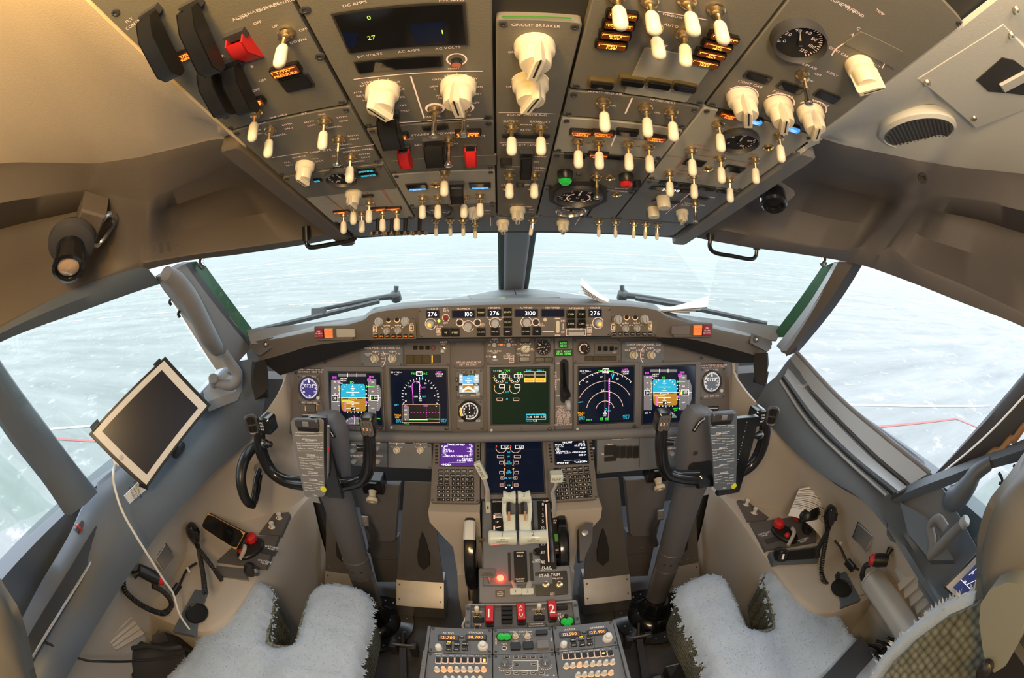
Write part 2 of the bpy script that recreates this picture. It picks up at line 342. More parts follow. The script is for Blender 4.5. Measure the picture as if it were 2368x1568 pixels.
# ================================================================ the setting
OH = Fr((0, .85, 1.683 - .329 * .85), (1, 0, 0), (0, -1, .329))            # overhead panel
MIP = Fr((0, 1.20, .885), (1, 0, 0), (0, math.sin(R(15)), math.cos(R(15))))  # main instrument panel
GLF = Fr((0, 1.055, 1.155), (1, 0, 0), (0, .09, 1))                         # glareshield face
CDF = Fr((0, 1.06, .711), (1, 0, 0), (0, .162, .131))                       # forward electronics panel
QF = Fr((0, .85, .573), (1, 0, 0), (0, .854, .52))                          # throttle quadrant
FIF = Fr((0, .68, .478), (1, 0, 0), (0, .97, .22))                          # fire panel
RAF = Fr((0, .55, .508), (1, 0, 0), (0, .998, .06))                         # radio panels
def pt(t):
    px, py, a, v = t; return atd(px, py, v) if a == 'd' else at(px, py, a, v)
def lerp(a, b, t): return a + (b - a) * t
def loft(mb, stations, t, m, m2=None, n=5):
    """stations: list of columns; each column a list of 3-D points; smooth along the stations"""
    k = len(stations[0]); lines = [crv([s[i] for s in stations], n) for i in range(k)]
    mb.sheet(lines, t, m, m2)
# ground and its painted lines
g = MB(); g.add([(-400, -300, -2.9), (400, -300, -2.9), (400, 600, -2.9), (-400, 600, -2.9)], [(0, 1, 2, 3)], 'snowy_apron'); struct('ground', g)
def gline(name, a, b, w, m, dash=None):
    g = MB(); A = Vector((*a, -2.89)); B = Vector((*b, -2.89)); L = (B - A).length; d = (B - A) / L; n = Vector((-d.y, d.x, 0)) * w / 2; s = 0
    while s < L:
        e = min(L, s + (dash[0] if dash else L)); p, q = A + d * s, A + d * e; g.add([p + n, p - n, q - n, q + n], [(0, 1, 2, 3)], m); s = e + (dash[1] if dash else 0)
    struct(name, g)
gpt = lambda px, py: at(px, py, 'z', -2.89).xy
gline('ground_line', (-60, 47), (60, 46), 0.5, 'line_white')
gline('ground_line', (-70, 24.5), (70, 26.5), 0.35, 'line_white', (4.5, 3.5))
gline('ground_line', (-70, 74), (70, 72), 0.8, 'line_white')
gline('ground_line', (-16, 5.0), (-5.5, 9.5), 0.16, 'line_white'); gline('ground_line', (5.0, 9.8), (18, 5.6), 0.16, 'line_white')
a_, b_ = gpt(2050, 985), gpt(2210, 968); gline('ground_line', a_ - (b_ - a_) * .3, b_, 0.12, 'line_red'); gline('ground_line', b_, gpt(2360, 1030), 0.12, 'line_red')
a_, b_ = gpt(205, 1019), gpt(150, 1016); gline('ground_line', a_ + (a_ - b_), b_ + (b_ - a_) * 2, 0.12, 'line_red')
# floor
f = MB(); f.box(None, -1.2, 1.2, -.9, 1.95, -.03, 0, 'floor_mat'); struct('floor', f)
# outer hull that keeps daylight to the windows
def hull(name, boxes, m='pit_dark'):
    h = MB()
    for b in boxes: h.box(None, *b, m)
    return struct(name, h)
hull('wall_rear', [(-1.4, 1.4, -.95, -.90, -.05, 2.0)], 'wall_beige')
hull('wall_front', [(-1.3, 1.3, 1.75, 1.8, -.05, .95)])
hull('ceiling_outer', [(-1.4, 1.4, -.95, 1.2, 1.95, 2.0)])
# ceilings beside the overhead panel, coves and stowage pockets
def side(s, cols, ax, dx, ceil_m, name):
    A = [at(c[0][0], c[0][1], 'x', x) for c, x in zip(cols, ax)]; Dn = [at(c[3][0], c[3][1], 'x', x) for c, x in zip(cols, dx)]
    mb = MB(); st = []
    for c, a, d, deep in zip(cols, A, Dn, cols_deep):
        da, dd = (a - EYE).length, (d - EYE).length; B, C = c[1], c[2]
        tb, tc = .38, .86; pb = atd(*B, lerp(da, dd, tb)); pc = atd(*C, lerp(da, dd, tc))
        m1 = (lerp(B[0], C[0], .22), lerp(B[1], C[1], .22)); m2 = (lerp(B[0], C[0], .62), lerp(B[1], C[1], .62))
        a2 = atd(lerp(c[0][0], B[0], .28), lerp(c[0][1], B[1], .28), da + .012)
        pb0 = atd(lerp(c[0][0], B[0], .93), lerp(c[0][1], B[1], .93), lerp(da, dd, tb * .95)); pc1 = atd(lerp(C[0], c[3][0], .25), lerp(C[1], c[3][1], .25), lerp(da, dd, tc))
        st.append([a, a2, pb0, pb, atd(*m1, lerp(da, dd, .5) + deep), atd(*m2, lerp(da, dd, .72) + deep * .8), pc, pc1, d])
    loft(mb, st, .006, 'trim_brown' if s < 0 else 'trim_plum', n=4); struct('trim_1' if s < 0 else 'trim_2', mb, 55)
    # ceiling panel: from the overhead's edge to the cove's lip
    n = len(A); vs = [.385 + (1.5 - .385) * (i / (n - 1)) ** 1.5 for i in range(n)]; inner = [OH.W(s * .366, v, .004) for v in vs]
    outer = A[:]; outer[0] = inner[0].copy() + Vector((s * .01, .004, 0))
    stc = []
    for i in range(n):
        I, O = inner[i], outer[i]; m = (I + O) / 2 + Vector((0, 0, .012 * (i > 1))); lip = O + Vector((-s * .004, -.012, .003)) if i else O
        stc.append([I, I * .75 + O * .25, m, I * .2 + O * .8 + Vector((0, 0, .004 * (i > 1))), lip, O])
    stc.append([Vector((s * .366, -.9, 1.9)), Vector((s * .45, -.9, 1.9)), Vector((s * .6, -.9, 1.86)), Vector((s * .75, -.9, 1.75)), Vector((s * .86, -.9, 1.6)), Vector((s * .87, -.9, 1.58))])
    mb = MB(); loft(mb, stc, .006, ceil_m, n=4); struct(name, mb, 55)
    return A, Dn
cols_deep = [.0, .0, .10, .13, .12, .0, .0, .0, .12, .15, .15, .15]
LC = [[(552, 326), (585, 372), (790, 526), (795, 548)], [(546, 328), (566, 376), (766, 534), (776, 552)], [(500, 322), (520, 390), (680, 552), (690, 568)], [(430, 338), (450, 418), (540, 572), (555, 588)], [(370, 352), (385, 448), (430, 588), (440, 602)],
      [(345, 358), (350, 462), (352, 600), (355, 620)], [(320, 364), (322, 468), (328, 602), (330, 630)], [(250, 374), (215, 442), (312, 608), (300, 643)], [(200, 378), (192, 443), (245, 632), (255, 662)],
      [(100, 376), (100, 455), (130, 680), (135, 715)], [(0, 378), (0, 470), (0, 745), (0, 785)], [(-150, 410), (-150, 520), (-150, 830), (-150, 880)]]
RC = [[(1866, 316), (1826, 362), (1640, 520), (1592, 540)], [(1880, 320), (1856, 368), (1690, 526), (1612, 550)], [(1950, 335), (1920, 385), (1780, 545), (1720, 570)], [(2020, 350), (2000, 408), (1880, 567), (1830, 585)], [(2080, 362), (2068, 425), (1960, 577), (1910, 597)],
      [(2115, 370), (2098, 462), (2005, 568), (1960, 606)], [(2145, 375), (2122, 466), (2040, 580), (2010, 618)], [(2175, 380), (2150, 458), (2062, 572), (2050, 632)], [(2230, 388), (2200, 458), (2110, 610), (2120, 658)],
      [(2300, 395), (2290, 470), (2230, 660), (2230, 702)], [(2368, 402), (2368, 488), (2368, 725), (2368, 757)], [(2500, 420), (2500, 520), (2500, 790), (2500, 830)]]
AX = [.395, .41, .46, .53, .58, .61, .635, .69, .735, .79, .83, .87]; DX = [.41, .43, .53, .64, .73, .78, .80, .815, .83, .87, .90, .94]
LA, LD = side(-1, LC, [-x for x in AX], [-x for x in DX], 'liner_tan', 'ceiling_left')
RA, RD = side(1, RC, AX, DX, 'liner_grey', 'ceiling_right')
# windshield deck and base
BASE = [(1187, 664, 1.72), (1080, 684, 1.64), (960, 704, 1.52), (840, 738, 1.38), (700, 768, 1.24), (578, 790, 1.12)]
BL = [at(p, q, 'y', y) for p, q, y in BASE]; BR = [at(2374 - p + 2, q - 8 if p < 1100 else q, 'y', y) for p, q, y in BASE]
def deck():
    mb = MB()
    for bl in (BL, BR):
        s = -1 if bl is BL else 1; rows = [crv(bl, 4), crv([Vector((lerp(p.x, s * abs(p.x), 0), lerp(p.y, 1.10, .55), lerp(p.z, 1.17, .5))) for p in bl], 4), crv([Vector((p.x * .97, min(1.12, p.y - .03), min(p.z + .02, 1.185) if i < 3 else p.z)) for i, p in enumerate(bl)], 4)]
        mb.sheet(rows, .01, 'trim_grey')
    struct('trim_3', mb, 60)
# glass and pillars
TOPC = Vector((0, 1.17, 1.47))
ATL, ATR = at(437, 612, 'x', -.80), at(1928, 607, 'x', .80)
for nm, bl, atp, s in (('window_1', BL, ATL, -1), ('window_2', BR, ATR, 1)):
    mb = MB(); base = crv(bl, 3); n = len(base); top = [TOPC.lerp(atp, i / (n - 1)) + Vector((s * .03 * (1 - i / (n - 1)), 0, .03 * math.sin(PI * i / (n - 1)))) for i in range(n)]
    mb.sheet([base, [p.lerp(q, .5) for p, q in zip(base, top)], top], .004, 'window_glass'); struct(nm, mb)
mb = MB(); b0, t0 = BL[0], TOPC + Vector((0, .02, 0)); ax = (t0 - b0).normalized(); fr = frame3(b0, ax, (0, -1, .6)); L = (t0 - b0).length
fr = Matrix(((1, 0, 0, b0.x), (0, -ax.z, ax.y, b0.y), (0, ax.y, ax.z, b0.z), (0, 0, 0, 1))); mb.rbox(fr, -.040, .040, -.02, .035, -.05, L, 'trim_grey', .012); mb.box(fr, -.052, .052, -.02, .022, -.05, L, 'frame_dark'); mb.box(fr, -.060, .060, -.03, .010, -.05, L, 'frame_green'); struct('trim_4', mb)
# the pillars between windshield and side windows
def strip(mb, a, b, m, t=.02, n=6):
    """a, b: two polylines of 3-D points"""
    mb.sheet([crv(a, n), crv(b, n)], t, m)
mb = MB(); X = lambda l, x: [at(p, q, 'x', v) for (p, q), v in zip(l, x)]
strip(mb, X([(437, 606), (500, 690), (578, 792)], [-.80, -.81, -.85]), X([(468, 604), (530, 690), (600, 782)], [-.80, -.81, -.85]), 'frame_green', .03)
strip(mb, X([(425, 612), (490, 700), (572, 800)], [-.795, -.805, -.845]), X([(440, 606), (506, 695), (586, 800)], [-.795, -.805, -.845]), 'frame_dark', .03)
strip(mb, X([(375, 640), (430, 720), (540, 850)], [-.79, -.80, -.86]), X([(428, 610), (494, 700), (580, 805)], [-.785, -.795, -.84]), 'trim_grey', .03)
strip(mb, X([(366, 652), (420, 730), (500, 855)], [-.84, -.87, -.93]), X([(380, 640), (445, 720), (540, 845)], [-.81, -.83, -.90]), 'liner_grey', .02)
struct('trim_5', mb, 50)
mb = MB()
strip(mb, X([(1900, 618), (1850, 690), (1783, 780)], [.80, .81, .85]), X([(1930, 606), (1878, 690), (1812, 780)], [.80, .81, .85]), 'frame_green', .03)
strip(mb, X([(1928, 608), (1868, 705), (1795, 800)], [.795, .805, .845]), X([(1940, 606), (1884, 705), (1808, 812)], [.79, .80, .84]), 'frame_alu', .02)
strip(mb, X([(1938, 606), (1882, 705), (1806, 814)], [.785, .80, .845]), X([(1975, 606), (1912, 705), (1824, 822)], [.80, .83, .89]), 'trim_brown', .03)
strip(mb, X([(1972, 606), (1908, 705), (1818, 824)], [.80, .83, .89]), X([(1998, 606), (1935, 705), (1848, 812)], [.83, .87, .93]), 'frame_dark', .03)
struct('trim_6', mb, 50)
# side windows
WL = X([(372, 655), (200, 703), (0, 790)], [-.85, -.87, -.90]); WLb = X([(500, 862), (350, 1015), (213, 1118)], [-.94, -1.0, -1.035])
mb = MB(); mb.sheet([crv([WL[0], WL[1], WL[2], at(-160, 890, 'x', -.95)], 3), crv(WLb + [Vector((-1.04, .20, .92))], 3)], .004, 'window_glass'); struct('window_3', mb)
# left post between the side windows, with its padded roller cover
mb = MB(); a = X([(-60, 740), (0, 832), (110, 985), (222, 1130)], [-.93, -.955, -1.0, -1.0]); b = X([(-60, 870), (0, 985), (95, 1110), (150, 1190)], [-.94, -.965, -1.0, -1.0])
c = [p.lerp(q, .5) + Vector((.03, 0, 0)) for p, q in zip(a, b)]
mb.sheet([crv(a, 5), crv([p.lerp(q, .08) + Vector((.022, 0, 0)) for p, q in zip(a, b)], 5), crv(c, 5), crv([p.lerp(q, .92) + Vector((.022, 0, 0)) for p, q in zip(a, b)], 5), crv(b, 5)], .03, 'sill_blue'); struct('trim_7', mb, 60)
mb = MB(); strip(mb, X([(-120, 960), (0, 1050), (110, 1160)], [-1.04] * 3), X([(-120, 1290), (0, 1232), (128, 1172)], [-1.06] * 3), 'window_glass', .004); struct('window_5', mb)
# sills: one rounded beam along each side under the windows
def sill(s, Wp, Np, Lp, wx, nx, lx, name):
    W_, N_, L_ = X(Wp, wx), X(Np, nx), X(Lp, lx); st = []
    for w, n, l in zip(W_, N_, L_):
        m = w.lerp(n, .5) + Vector((0, 0, .006)); r = n.lerp(l, .35) + Vector((-s * .012, 0, .004)); u = l + Vector((s * .05, 0, -.02))
        st.append([w + Vector((s * .02, 0, -.01)), w, m, n, r, l, u])
    mb = MB(); loft(mb, st, .01, 'sill_blue', n=4); struct(name, mb, 60); return W_, N_, L_
SL = sill(-1, [(520, 850), (430, 945), (350, 1025), (270, 1090), (205, 1150), (160, 1240), (95, 1350), (20, 1490), (-70, 1640)],
          [(590, 828), (545, 945), (445, 1045), (350, 1130), (285, 1190), (240, 1262), (170, 1395), (80, 1555), (0, 1700)],
          [(618, 900), (592, 1000), (500, 1088), (420, 1172), (370, 1230), (325, 1290), (250, 1405), (150, 1575), (70, 1720)],
          [-.93, -.97, -1.0, -1.03, -1.05, -1.05, -1.05, -1.05, -1.05], [-.84, -.87, -.91, -.94, -.96, -.97, -.985, -.99, -1.0], [-.81, -.84, -.87, -.90, -.92, -.935, -.95, -.965, -.97], 'wall_left_sill')
SR = sill(1, [(1838, 815), (1945, 930), (2050, 1010), (2150, 1090), (2210, 1180), (2260, 1270), (2330, 1400), (2400, 1540)],
          [(1795, 870), (1850, 985), (1940, 1062), (2040, 1150), (2085, 1230), (2130, 1300), (2190, 1400), (2280, 1560)],
          [(1748, 930), (1800, 1005), (1890, 1090), (1985, 1150), (2045, 1215), (2085, 1275), (2130, 1350), (2220, 1490)],
          [.93, .97, 1.0, 1.035, 1.05, 1.05, 1.05, 1.05], [.84, .87, .91, .95, .96, .97, .985, 1.0], [.80, .835, .87, .91, .92, .935, .95, .97], 'wall_right_sill')
# sidewalls under the sills down to the consoles, and the consoles themselves
def sidewall(s, L_, name, knee):
    mb = MB(); top = [Vector((s * .735, 1.20, 1.02)), Vector((s * .745, 1.16, .93))] + [l + Vector((s * .03, 0, -.005)) for l in L_[1:]]
    low = [Vector((s * .735, 1.22, .42)), Vector((s * .76, 1.13, .49)), Vector((s * .80, 1.05, .49)), Vector((s * .98, .90, .49)), Vector((s * 1.045, .76, .49)), Vector((s * 1.05, .60, .42)), Vector((s * 1.05, .40, .42)), Vector((s * 1.05, .20, .42)), Vector((s * 1.05, .0, .42)), Vector((s * 1.05, -.3, .42))]
    low = low[:len(top)]
    while len(low) < len(top): low.append(low[-1] + Vector((0, -.2, 0)))
    st = []
    for t, l in zip(top, low):
        c = t.lerp(l, .5) + Vector((s * .02, 0, 0)); st.append([t, t.lerp(l, .3) + Vector((s * .012, 0, 0)), c, t.lerp(l, .85) + Vector((s * .01, 0, 0)), l])
    loft(mb, st, .01, 'wall_beige', n=4)
    # console top, its rounded inner edge, and the panel down to the floor
    outline = [(.735, 1.17), (.752, 1.06), (.755, .92), (.752, .78), (.755, .60), (.775, .50), (.83, .445), (.95, .425), (1.07, .42)]; prof = []
    for (x, y) in outline: prof.append([Vector((s * 1.06, max(y, .43), .50)), Vector((s * (x + .02), y + (.02 if y < .5 else 0), .50)), Vector((s * (x + .004), y, .492)), Vector((s * x, y - .004, .47)), Vector((s * (x + .015), y, .30)), Vector((s * (x + .03), y, .0))])
    loft(mb, prof, .008, 'wall_beige', n=4); struct(name, mb, 50)
sidewall(-1, SL[2], 'wall_left', 0); sidewall(1, SR[2], 'wall_right', 0)
for s, nm in ((-1, 'wall_left_lower'), (1, 'wall_right_lower')):
    mb = MB(); mb.box(None, min(s * 1.06, s * 1.12), max(s * 1.06, s * 1.12), -.9, 1.4, -.03, .62, 'wall_grey'); mb.box(None, min(s * 1.12, s * 1.2), max(s * 1.12, s * 1.2), -.9, 1.2, .0, .86, 'sill_blue')
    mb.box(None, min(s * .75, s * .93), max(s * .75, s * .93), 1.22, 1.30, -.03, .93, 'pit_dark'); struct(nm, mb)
    mb = MB(); mb.box(None, min(s * 1.06, s * 1.2), max(s * 1.06, s * 1.2), -.9, -.12, .6, 1.95, 'wall_grey'); struct('wall_left_aft' if s < 0 else 'wall_right_aft', mb)
deck()
# ================================================================ shared small hardware
I4 = Matrix.Identity(4)
def me_(name, fn, smooth=40): mb = MB(); fn(mb); return mb.mesh(name, smooth=smooth)
def _tog(mb):
    mb.lathe(None, [(.0085, 0), (.0085, .0022), (.0068, .003), (.0062, .0075), (.0040, .008), (0, .008)], 'brass', 10)
    mb.tube([(0, 0, .006), (0, -.003, .018)], [.0022, .0028], 'brass', 8)
TOG = me_('toggle_switch', _tog)
def _cap(mb): mb.lathe(TR(0, -.003, .015) @ RX(R(14)), [(.0040, 0), (.0056, .003), (.0062, .016), (.0056, .020), (.0032, .0225), (0, .023)], 'cap_ivory', 12)
CAP = me_('lever_cap', _cap)
def _capm(mb): mb.lathe(TR(0, -.003, .015) @ RX(R(14)), [(.0026, 0), (.0032, .014), (.0052, .017), (.0052, .020), (.003, .022), (0, .022)], 'chrome', 12)
CAPM = me_('lever_tip', _capm)
def _capt(mb): mb.lathe(TR(0, -.003, .010) @ RX(R(22)), [(.0026, 0), (.0036, .003), (.0040, .016), (.0034, .021), (0, .0225)], 'ivory', 10)
CAPT = me_('thin_lever', _capt)
def _hole(mb):
    mb.lathe(None, [(.0085, 0), (.0085, .002), (.0062, .003), (.0055, .0005), (0, .0005)], 'brass', 12); mb.lathe(TR(0, 0, .0006), [(.0054, 0), (0, .0003)], 'black', 12)
HOLE = me_('switch_socket', _hole)
def knob_me(name, r, h, m='ivory', bar=True, line='ink_black'):
    def f(mb):
        mb.lathe(None, [(r * .98, 0), (r, .002), (r * .96, h * .30), (r * .80, h * .36), (r * .76, h * .72), (r * .70, h * .80), (0, h * .82)], m, 20)
        if bar:
            mb.prism([(r * .26, -r * .86), (r * .26, r * .72), (0, r * 1.02), (-r * .26, r * .72), (-r * .26, -r * .86)], h * .28, h, m, None, r * .08)
            mb.line((0, -r * .5), (0, r * .9), r * .09, line, None, h + .0003)
    return me_(name, f)
KN_BIG = knob_me('selector_knob', .0185, .034); KN_MED = knob_me('selector_knob', .0150, .030); KN_SML = knob_me('selector_knob', .0105, .020)
KN_GREY = knob_me('selector_knob', .0150, .026, 'knob_grey')
def _round(mb, r, h, m): mb.lathe(None, [(r, 0), (r, h * .8), (r * .9, h), (0, h)], m, 18)
KN_ROUND = me_('round_knob', lambda mb: _round(mb, .0085, .018, 'knob_grey')); KN_PLAIN = me_('round_knob', lambda mb: _round(mb, .0125, .022, 'ivory'))
class Mod:
    """one removable panel: an Empty with a faceplate that carries its lettering, and whatever is mounted on it"""
    def __init__(s, fr, name, label, cat, rect, m='panel', h=.006, group=None, r=.004, face=True, screws=True):
        s.fr = fr; s.h = h; u0, v0, u1, v1 = rect; s.rect = rect; s.root = thing(name, label, cat, fr.W((u0 + u1) / 2, (v0 + v1) / 2, -.02), group); s.mb = MB(); s.M = fr.M(0, 0)
        if face: s.mb.rbox(s.M, u0, u1, v0, v1, -.03, h, m, r, .0012)
        if screws:
            for a, b in ((u0 + .006, v0 + .006), (u1 - .006, v0 + .006), (u0 + .006, v1 - .006), (u1 - .006, v1 - .006)): s.screw_uv(a, b)
        s.o = h + .0004
    def screw_uv(s, a, b, r=.0036): s.mb.lathe(s.fr.M(a, b, s.h), [(r, -.001), (r, .0012), (r * .55, .0016), (r * .5, .0006), (0, .0006)], 'steel_dark', 10)
    def screw(s, px, py, r=.0036): s.screw_uv(*s.fr.uv(px, py, s.h), r)
    def sc(s, px, py): return s.fr.sc(px, py)
    def tx(s, px, py, t, hp=8, m='ink', al=0, rot=0, dh=0): s.mb.text(s.fr.Mp(px, py, s.h, R(rot)), t, hp * s.sc(px, py), m, al, .0004 + dh); return s
    def ln(s, p, q, w=1.5, m='ink', dh=0): s.mb.line(s.fr.uv(*p, s.h), s.fr.uv(*q, s.h), w * s.sc(*p), m, s.M, s.o + dh); return s
    def box(s, p, q, w=1.2, m='ink', dh=0):
        a, b = p; c, d = q
        for x, y in (((a, b), (c, b)), ((c, b), (c, d)), ((c, d), (a, d)), ((a, d), (a, b))): s.ln(x, y, w, m, dh)
        return s
    def arc(s, px, py, rp, a0, a1, w=1.5, m='ink', n=20, dh=0): k = s.sc(px, py); s.mb.arc(s.fr.uv(px, py, s.h), rp * k, R(a0), R(a1), w * k, m, s.M, s.o + dh, n); return s
    def ticks(s, px, py, r0, r1, angs, w=1.2, m='ink', dh=0):
        k = s.sc(px, py); c = s.fr.uv(px, py, s.h)
        for a in angs: d = (math.cos(R(a)), math.sin(R(a))); s.mb.line((c[0] + d[0] * r0 * k, c[1] + d[1] * r0 * k), (c[0] + d[0] * r1 * k, c[1] + d[1] * r1 * k), w * k, m, s.M, s.o + dh)
        return s
    def poly(s, pts, m, dh=0): s.mb.flat([s.fr.uv(*p, s.h) for p in pts], m, s.M, s.o + dh); return s
    def disc(s, px, py, rp, m, dh=0, n=20): k = s.sc(px, py); c = s.fr.uv(px, py, s.h); s.mb.flat([(c[0] + x, c[1] + y) for x, y in circ(rp * k, n)], m, s.M, s.o + dh); return s
    def toggle(s, px, py, kind='cap', tilt=0, rot=0):
        M = s.fr.Mp(px, py, s.h, R(rot)) @ RX(R(tilt))
        if kind == 'hole': return inst('switch_socket', HOLE, s.root, M)
        t = inst('toggle_switch', TOG, s.root, M); inst({'cap': 'lever_cap', 'tip': 'lever_tip', 'thin': 'lever_cap'}[kind], {'cap': CAP, 'tip': CAPM, 'thin': CAPT}[kind], t, M, pm=M); return t
    def knob(s, px, py, me=None, rot=0, name='selector_knob', sc=1.0): return inst(name, me or KN_MED, s.root, s.fr.Mp(px, py, s.h, R(rot)) @ Matrix.Scale(sc, 4))
    def button(s, px, py, wp, hp, m='black', t=.006, txt=None, tm='ink', name='push_button', cap=None, th=None, r=.0015, bez=None):
        k = s.sc(px, py); mb = MB(); M = s.fr.Mp(px, py, s.h)
        if bez: mb.rbox(M, -wp * k * .5 - .0015, wp * k * .5 + .0015, -hp * k * .5 - .0015, hp * k * .5 + .0015, -.004, .0015, bez, .002)
        mb.rbox(M, -wp * k / 2, wp * k / 2, -hp * k / 2, hp * k / 2, -.004, t, m, r, .0008, cap)
        if txt:
            rows = txt.split('/'); ch = (th or hp * .30 / max(1, len(rows) * .8)) * k
            for i, q in enumerate(rows):
                ch_ = min(ch, .88 * wp * k / max(.1, text_w(q)))
                mb.text(M @ TR(0, (len(rows) - 1 - 2 * i) * ch * .75, 0), q, ch_, tm, 0, t + .0004)
        return part(name, mb, s.root)
    def light(s, px, py, wp, hp, txt='LOW/PRESSURE', on='amber', t=.006, rot=0):
        """an annunciator: a dark lens with its legend lit"""
        k = s.sc(px, py); mb = MB(); M = s.fr.Mp(px, py, s.h, R(rot)); w, h = wp * k / 2, hp * k / 2
        mb.rbox(M, -w - .002, w + .002, -h - .002, h + .002, -.003, t * .7, 'black', .002); mb.rbox(M, -w, w, -h, h, 0, t, 'lens_lit' if on and on[:5] == 'amber' else 'glass_dark', .001)
        if on:
            rows = txt.split('/'); ch = min(2 * h * .86 / (len(rows) * 1.2), .0075)
            for i, q in enumerate(rows):
                c2 = min(ch, 1.85 * w / max(.1, text_w(q))); mb.text(M @ TR(0, (len(rows) - 1 - 2 * i) * ch * .62, 0) @ Matrix.Diagonal((1, ch / c2 * .86, 1, 1)), q, c2, on, 0, t + .0004); mb.text(M @ TR(c2 * .07, (len(rows) - 1 - 2 * i) * ch * .62 - c2 * .04, 0) @ Matrix.Diagonal((1, ch / c2 * .86, 1, 1)), q, c2, on, 0, t + .0003)
            mb.line((-w * .92, h * .9), (w * .92, h * .9), ch * .22, on, M, t + .0004)
            mb.line((-w * .92, h * .9), (-w * .92, h * .3), ch * .2, on, M, t + .0004)
        return part('annunciator_light', mb, s.root)
    def window(s, px, py, wp, hp, m='glass_dark', name='indicator_window', rim='panel_edge', t=.003, strip=None):
        k = s.sc(px, py); mb = MB(); M = s.fr.Mp(px, py, s.h); w, h = wp * k / 2, hp * k / 2
        mb.rbox(M, -w - .0025, w + .0025, -h - .0025, h + .0025, -.003, t * .6, rim, .003, .0006); mb.rbox(M, -w, w, -h, h, 0, t, m, .002)
        if strip: mb.box(M, -w * .9, w * .9, -h * .95, -h * .55, t - .001, t + .001, strip); mb.text(M @ TR(0, -h * .75, 0), 'BUS OFF', h * .26, 'e_white', 0, t + .0014)
        return part(name, mb, s.root)
    def gauge(s, px, py, rp, needle=90, nums=None, a0=225, a1=-45, rim='steel_dark', dial='black_matte', inkm='ink', nm='cap_ivory', nt=24, name='dial_gauge', h=.006, txt=None):
        k = s.sc(px, py); mb = MB(); M = s.fr.Mp(px, py, s.h); r = rp * k
        mb.lathe(M, [(r * 1.10, -.002), (r * 1.10, h), (r * 1.0, h + .002), (r * .96, h * .4), (0, h * .4)], rim, 28); z = h * .4 + .0004
        mb.flat(circ(r * .95, 28), dial, M, z); z += .0003
        for i in range(nt + 1):
            a = R(a0 + (a1 - a0) * i / nt); q = .80 if i % 2 else .74; mb.line((math.cos(a) * r * q, math.sin(a) * r * q), (math.cos(a) * r * .90, math.sin(a) * r * .90), r * .035, inkm, M, z)
        if nums:
            for i, t in enumerate(nums): a = R(a0 + (a1 - a0) * i / max(1, len(nums) - 1)); mb.text(M @ TR(math.cos(a) * r * .58, math.sin(a) * r * .58, 0), str(t), r * .17, inkm, 0, z)
        if txt: mb.text(M @ TR(0, -r * .35, 0), txt, r * .14, inkm, 0, z)
        g = part(name, mb, s.root)
        if needle is not None:
            nb = MB(); a = R(needle); c, q = math.cos(a), math.sin(a); nb.prism([(c * r * .72, q * r * .72), (-q * r * .06 - c * r * .2, c * r * .06 - q * r * .2), (q * r * .06 - c * r * .2, -c * r * .06 - q * r * .2)], z + .001, z + .002, nm, M); nb.lathe(M, [(r * .12, z), (r * .12, z + .003), (0, z + .003)], 'black', 12); part('needle', nb, g)
        return g
    def guard(s, px, py, wp, length, m='black', tilt=55, name='switch_guard', depth=.016):
        """a hinged channel-shaped cover over a switch, its free end towards the bottom of the panel"""
        k = s.sc(px, py); w = wp * k / 2; mb = MB(); M = s.fr.Mp(px, py, s.h); mb.box(M, -w * 1.15, w * 1.15, -.004, .006, -.001, .006, 'steel_dark')
        Mg = M @ TR(0, 0, .006) @ RX(R(-tilt + 90)) if False else M @ TR(0, .002, .005) @ RX(R(tilt))
        L = length
        pr = [(0, 0), (0, depth * .55), (-L * .25, depth), (-L * .85, depth), (-L, depth * .55), (-L, .001), (-L * .9, 0)]
        for a, b in ((-w, -w + .0016), (w - .0016, w)):   # two cheeks
            n = len(pr); vs = [(x, y, z) for x in (a, b) for y, z in pr]; fs = [tuple(range(n)), tuple(range(2 * n - 1, n - 1, -1))] + [(i, (i + 1) % n, n + (i + 1) % n, n + i) for i in range(n)]; mb.add(vs, fs, m, Mg)
        top = pr[1:6]; n = len(top); vs = [(x, y, z) for x in (-w, w) for y, z in top] + [(x, y - .0008, z - .0016) for x in (-w, w) for y, z in top]
        fs = [(i, i + 1, n + i + 1, n + i) for i in range(n - 1)] + [(2 * n + i, 3 * n + i, 3 * n + i + 1, 2 * n + i + 1) for i in range(n - 1)]; mb.add(vs, fs, m, Mg)
        return part(name, mb, s.root)
    def done(s, name='faceplate', label=None): s.face = part(name, s.mb, s.root, label); return s.root
def rect(fr, p, q): a, b = fr.uv(*p); c, d = fr.uv(*q); return (min(a, c), min(b, d), max(a, c), max(b, d))
# ================================================================ overhead panel
HOUSE = MB()
HOUSE.box(OH.M(0, 0), -.365, .365, -.09, 1.05, -.06, -.004, 'panel_edge'); struct('ceiling_overhead_frame', HOUSE)
for s, nm in ((-1, 'trim_8'), (1, 'trim_9')):
    mb = MB(); mb.rbox(OH.M(0, 0), min(s * .366, s * .402), max(s * .366, s * .402), -.10, .405, -.05, .010, 'trim_brown' if s < 0 else 'trim_grey', .008, .003); struct(nm, mb)
OG = 'overhead panel modules'
C1, C2, C3, C4, C5 = (-.360, -.197), (-.193, -.042), (-.039, .032), (.035, .185), (.188, .360)
def omod(name, label, cols, v0, v1, **k): return Mod(OH, name, label, 'instrument panel', (cols[0], v0, cols[1], v1), k.pop('m', 'panel_over'), group=None, **k)
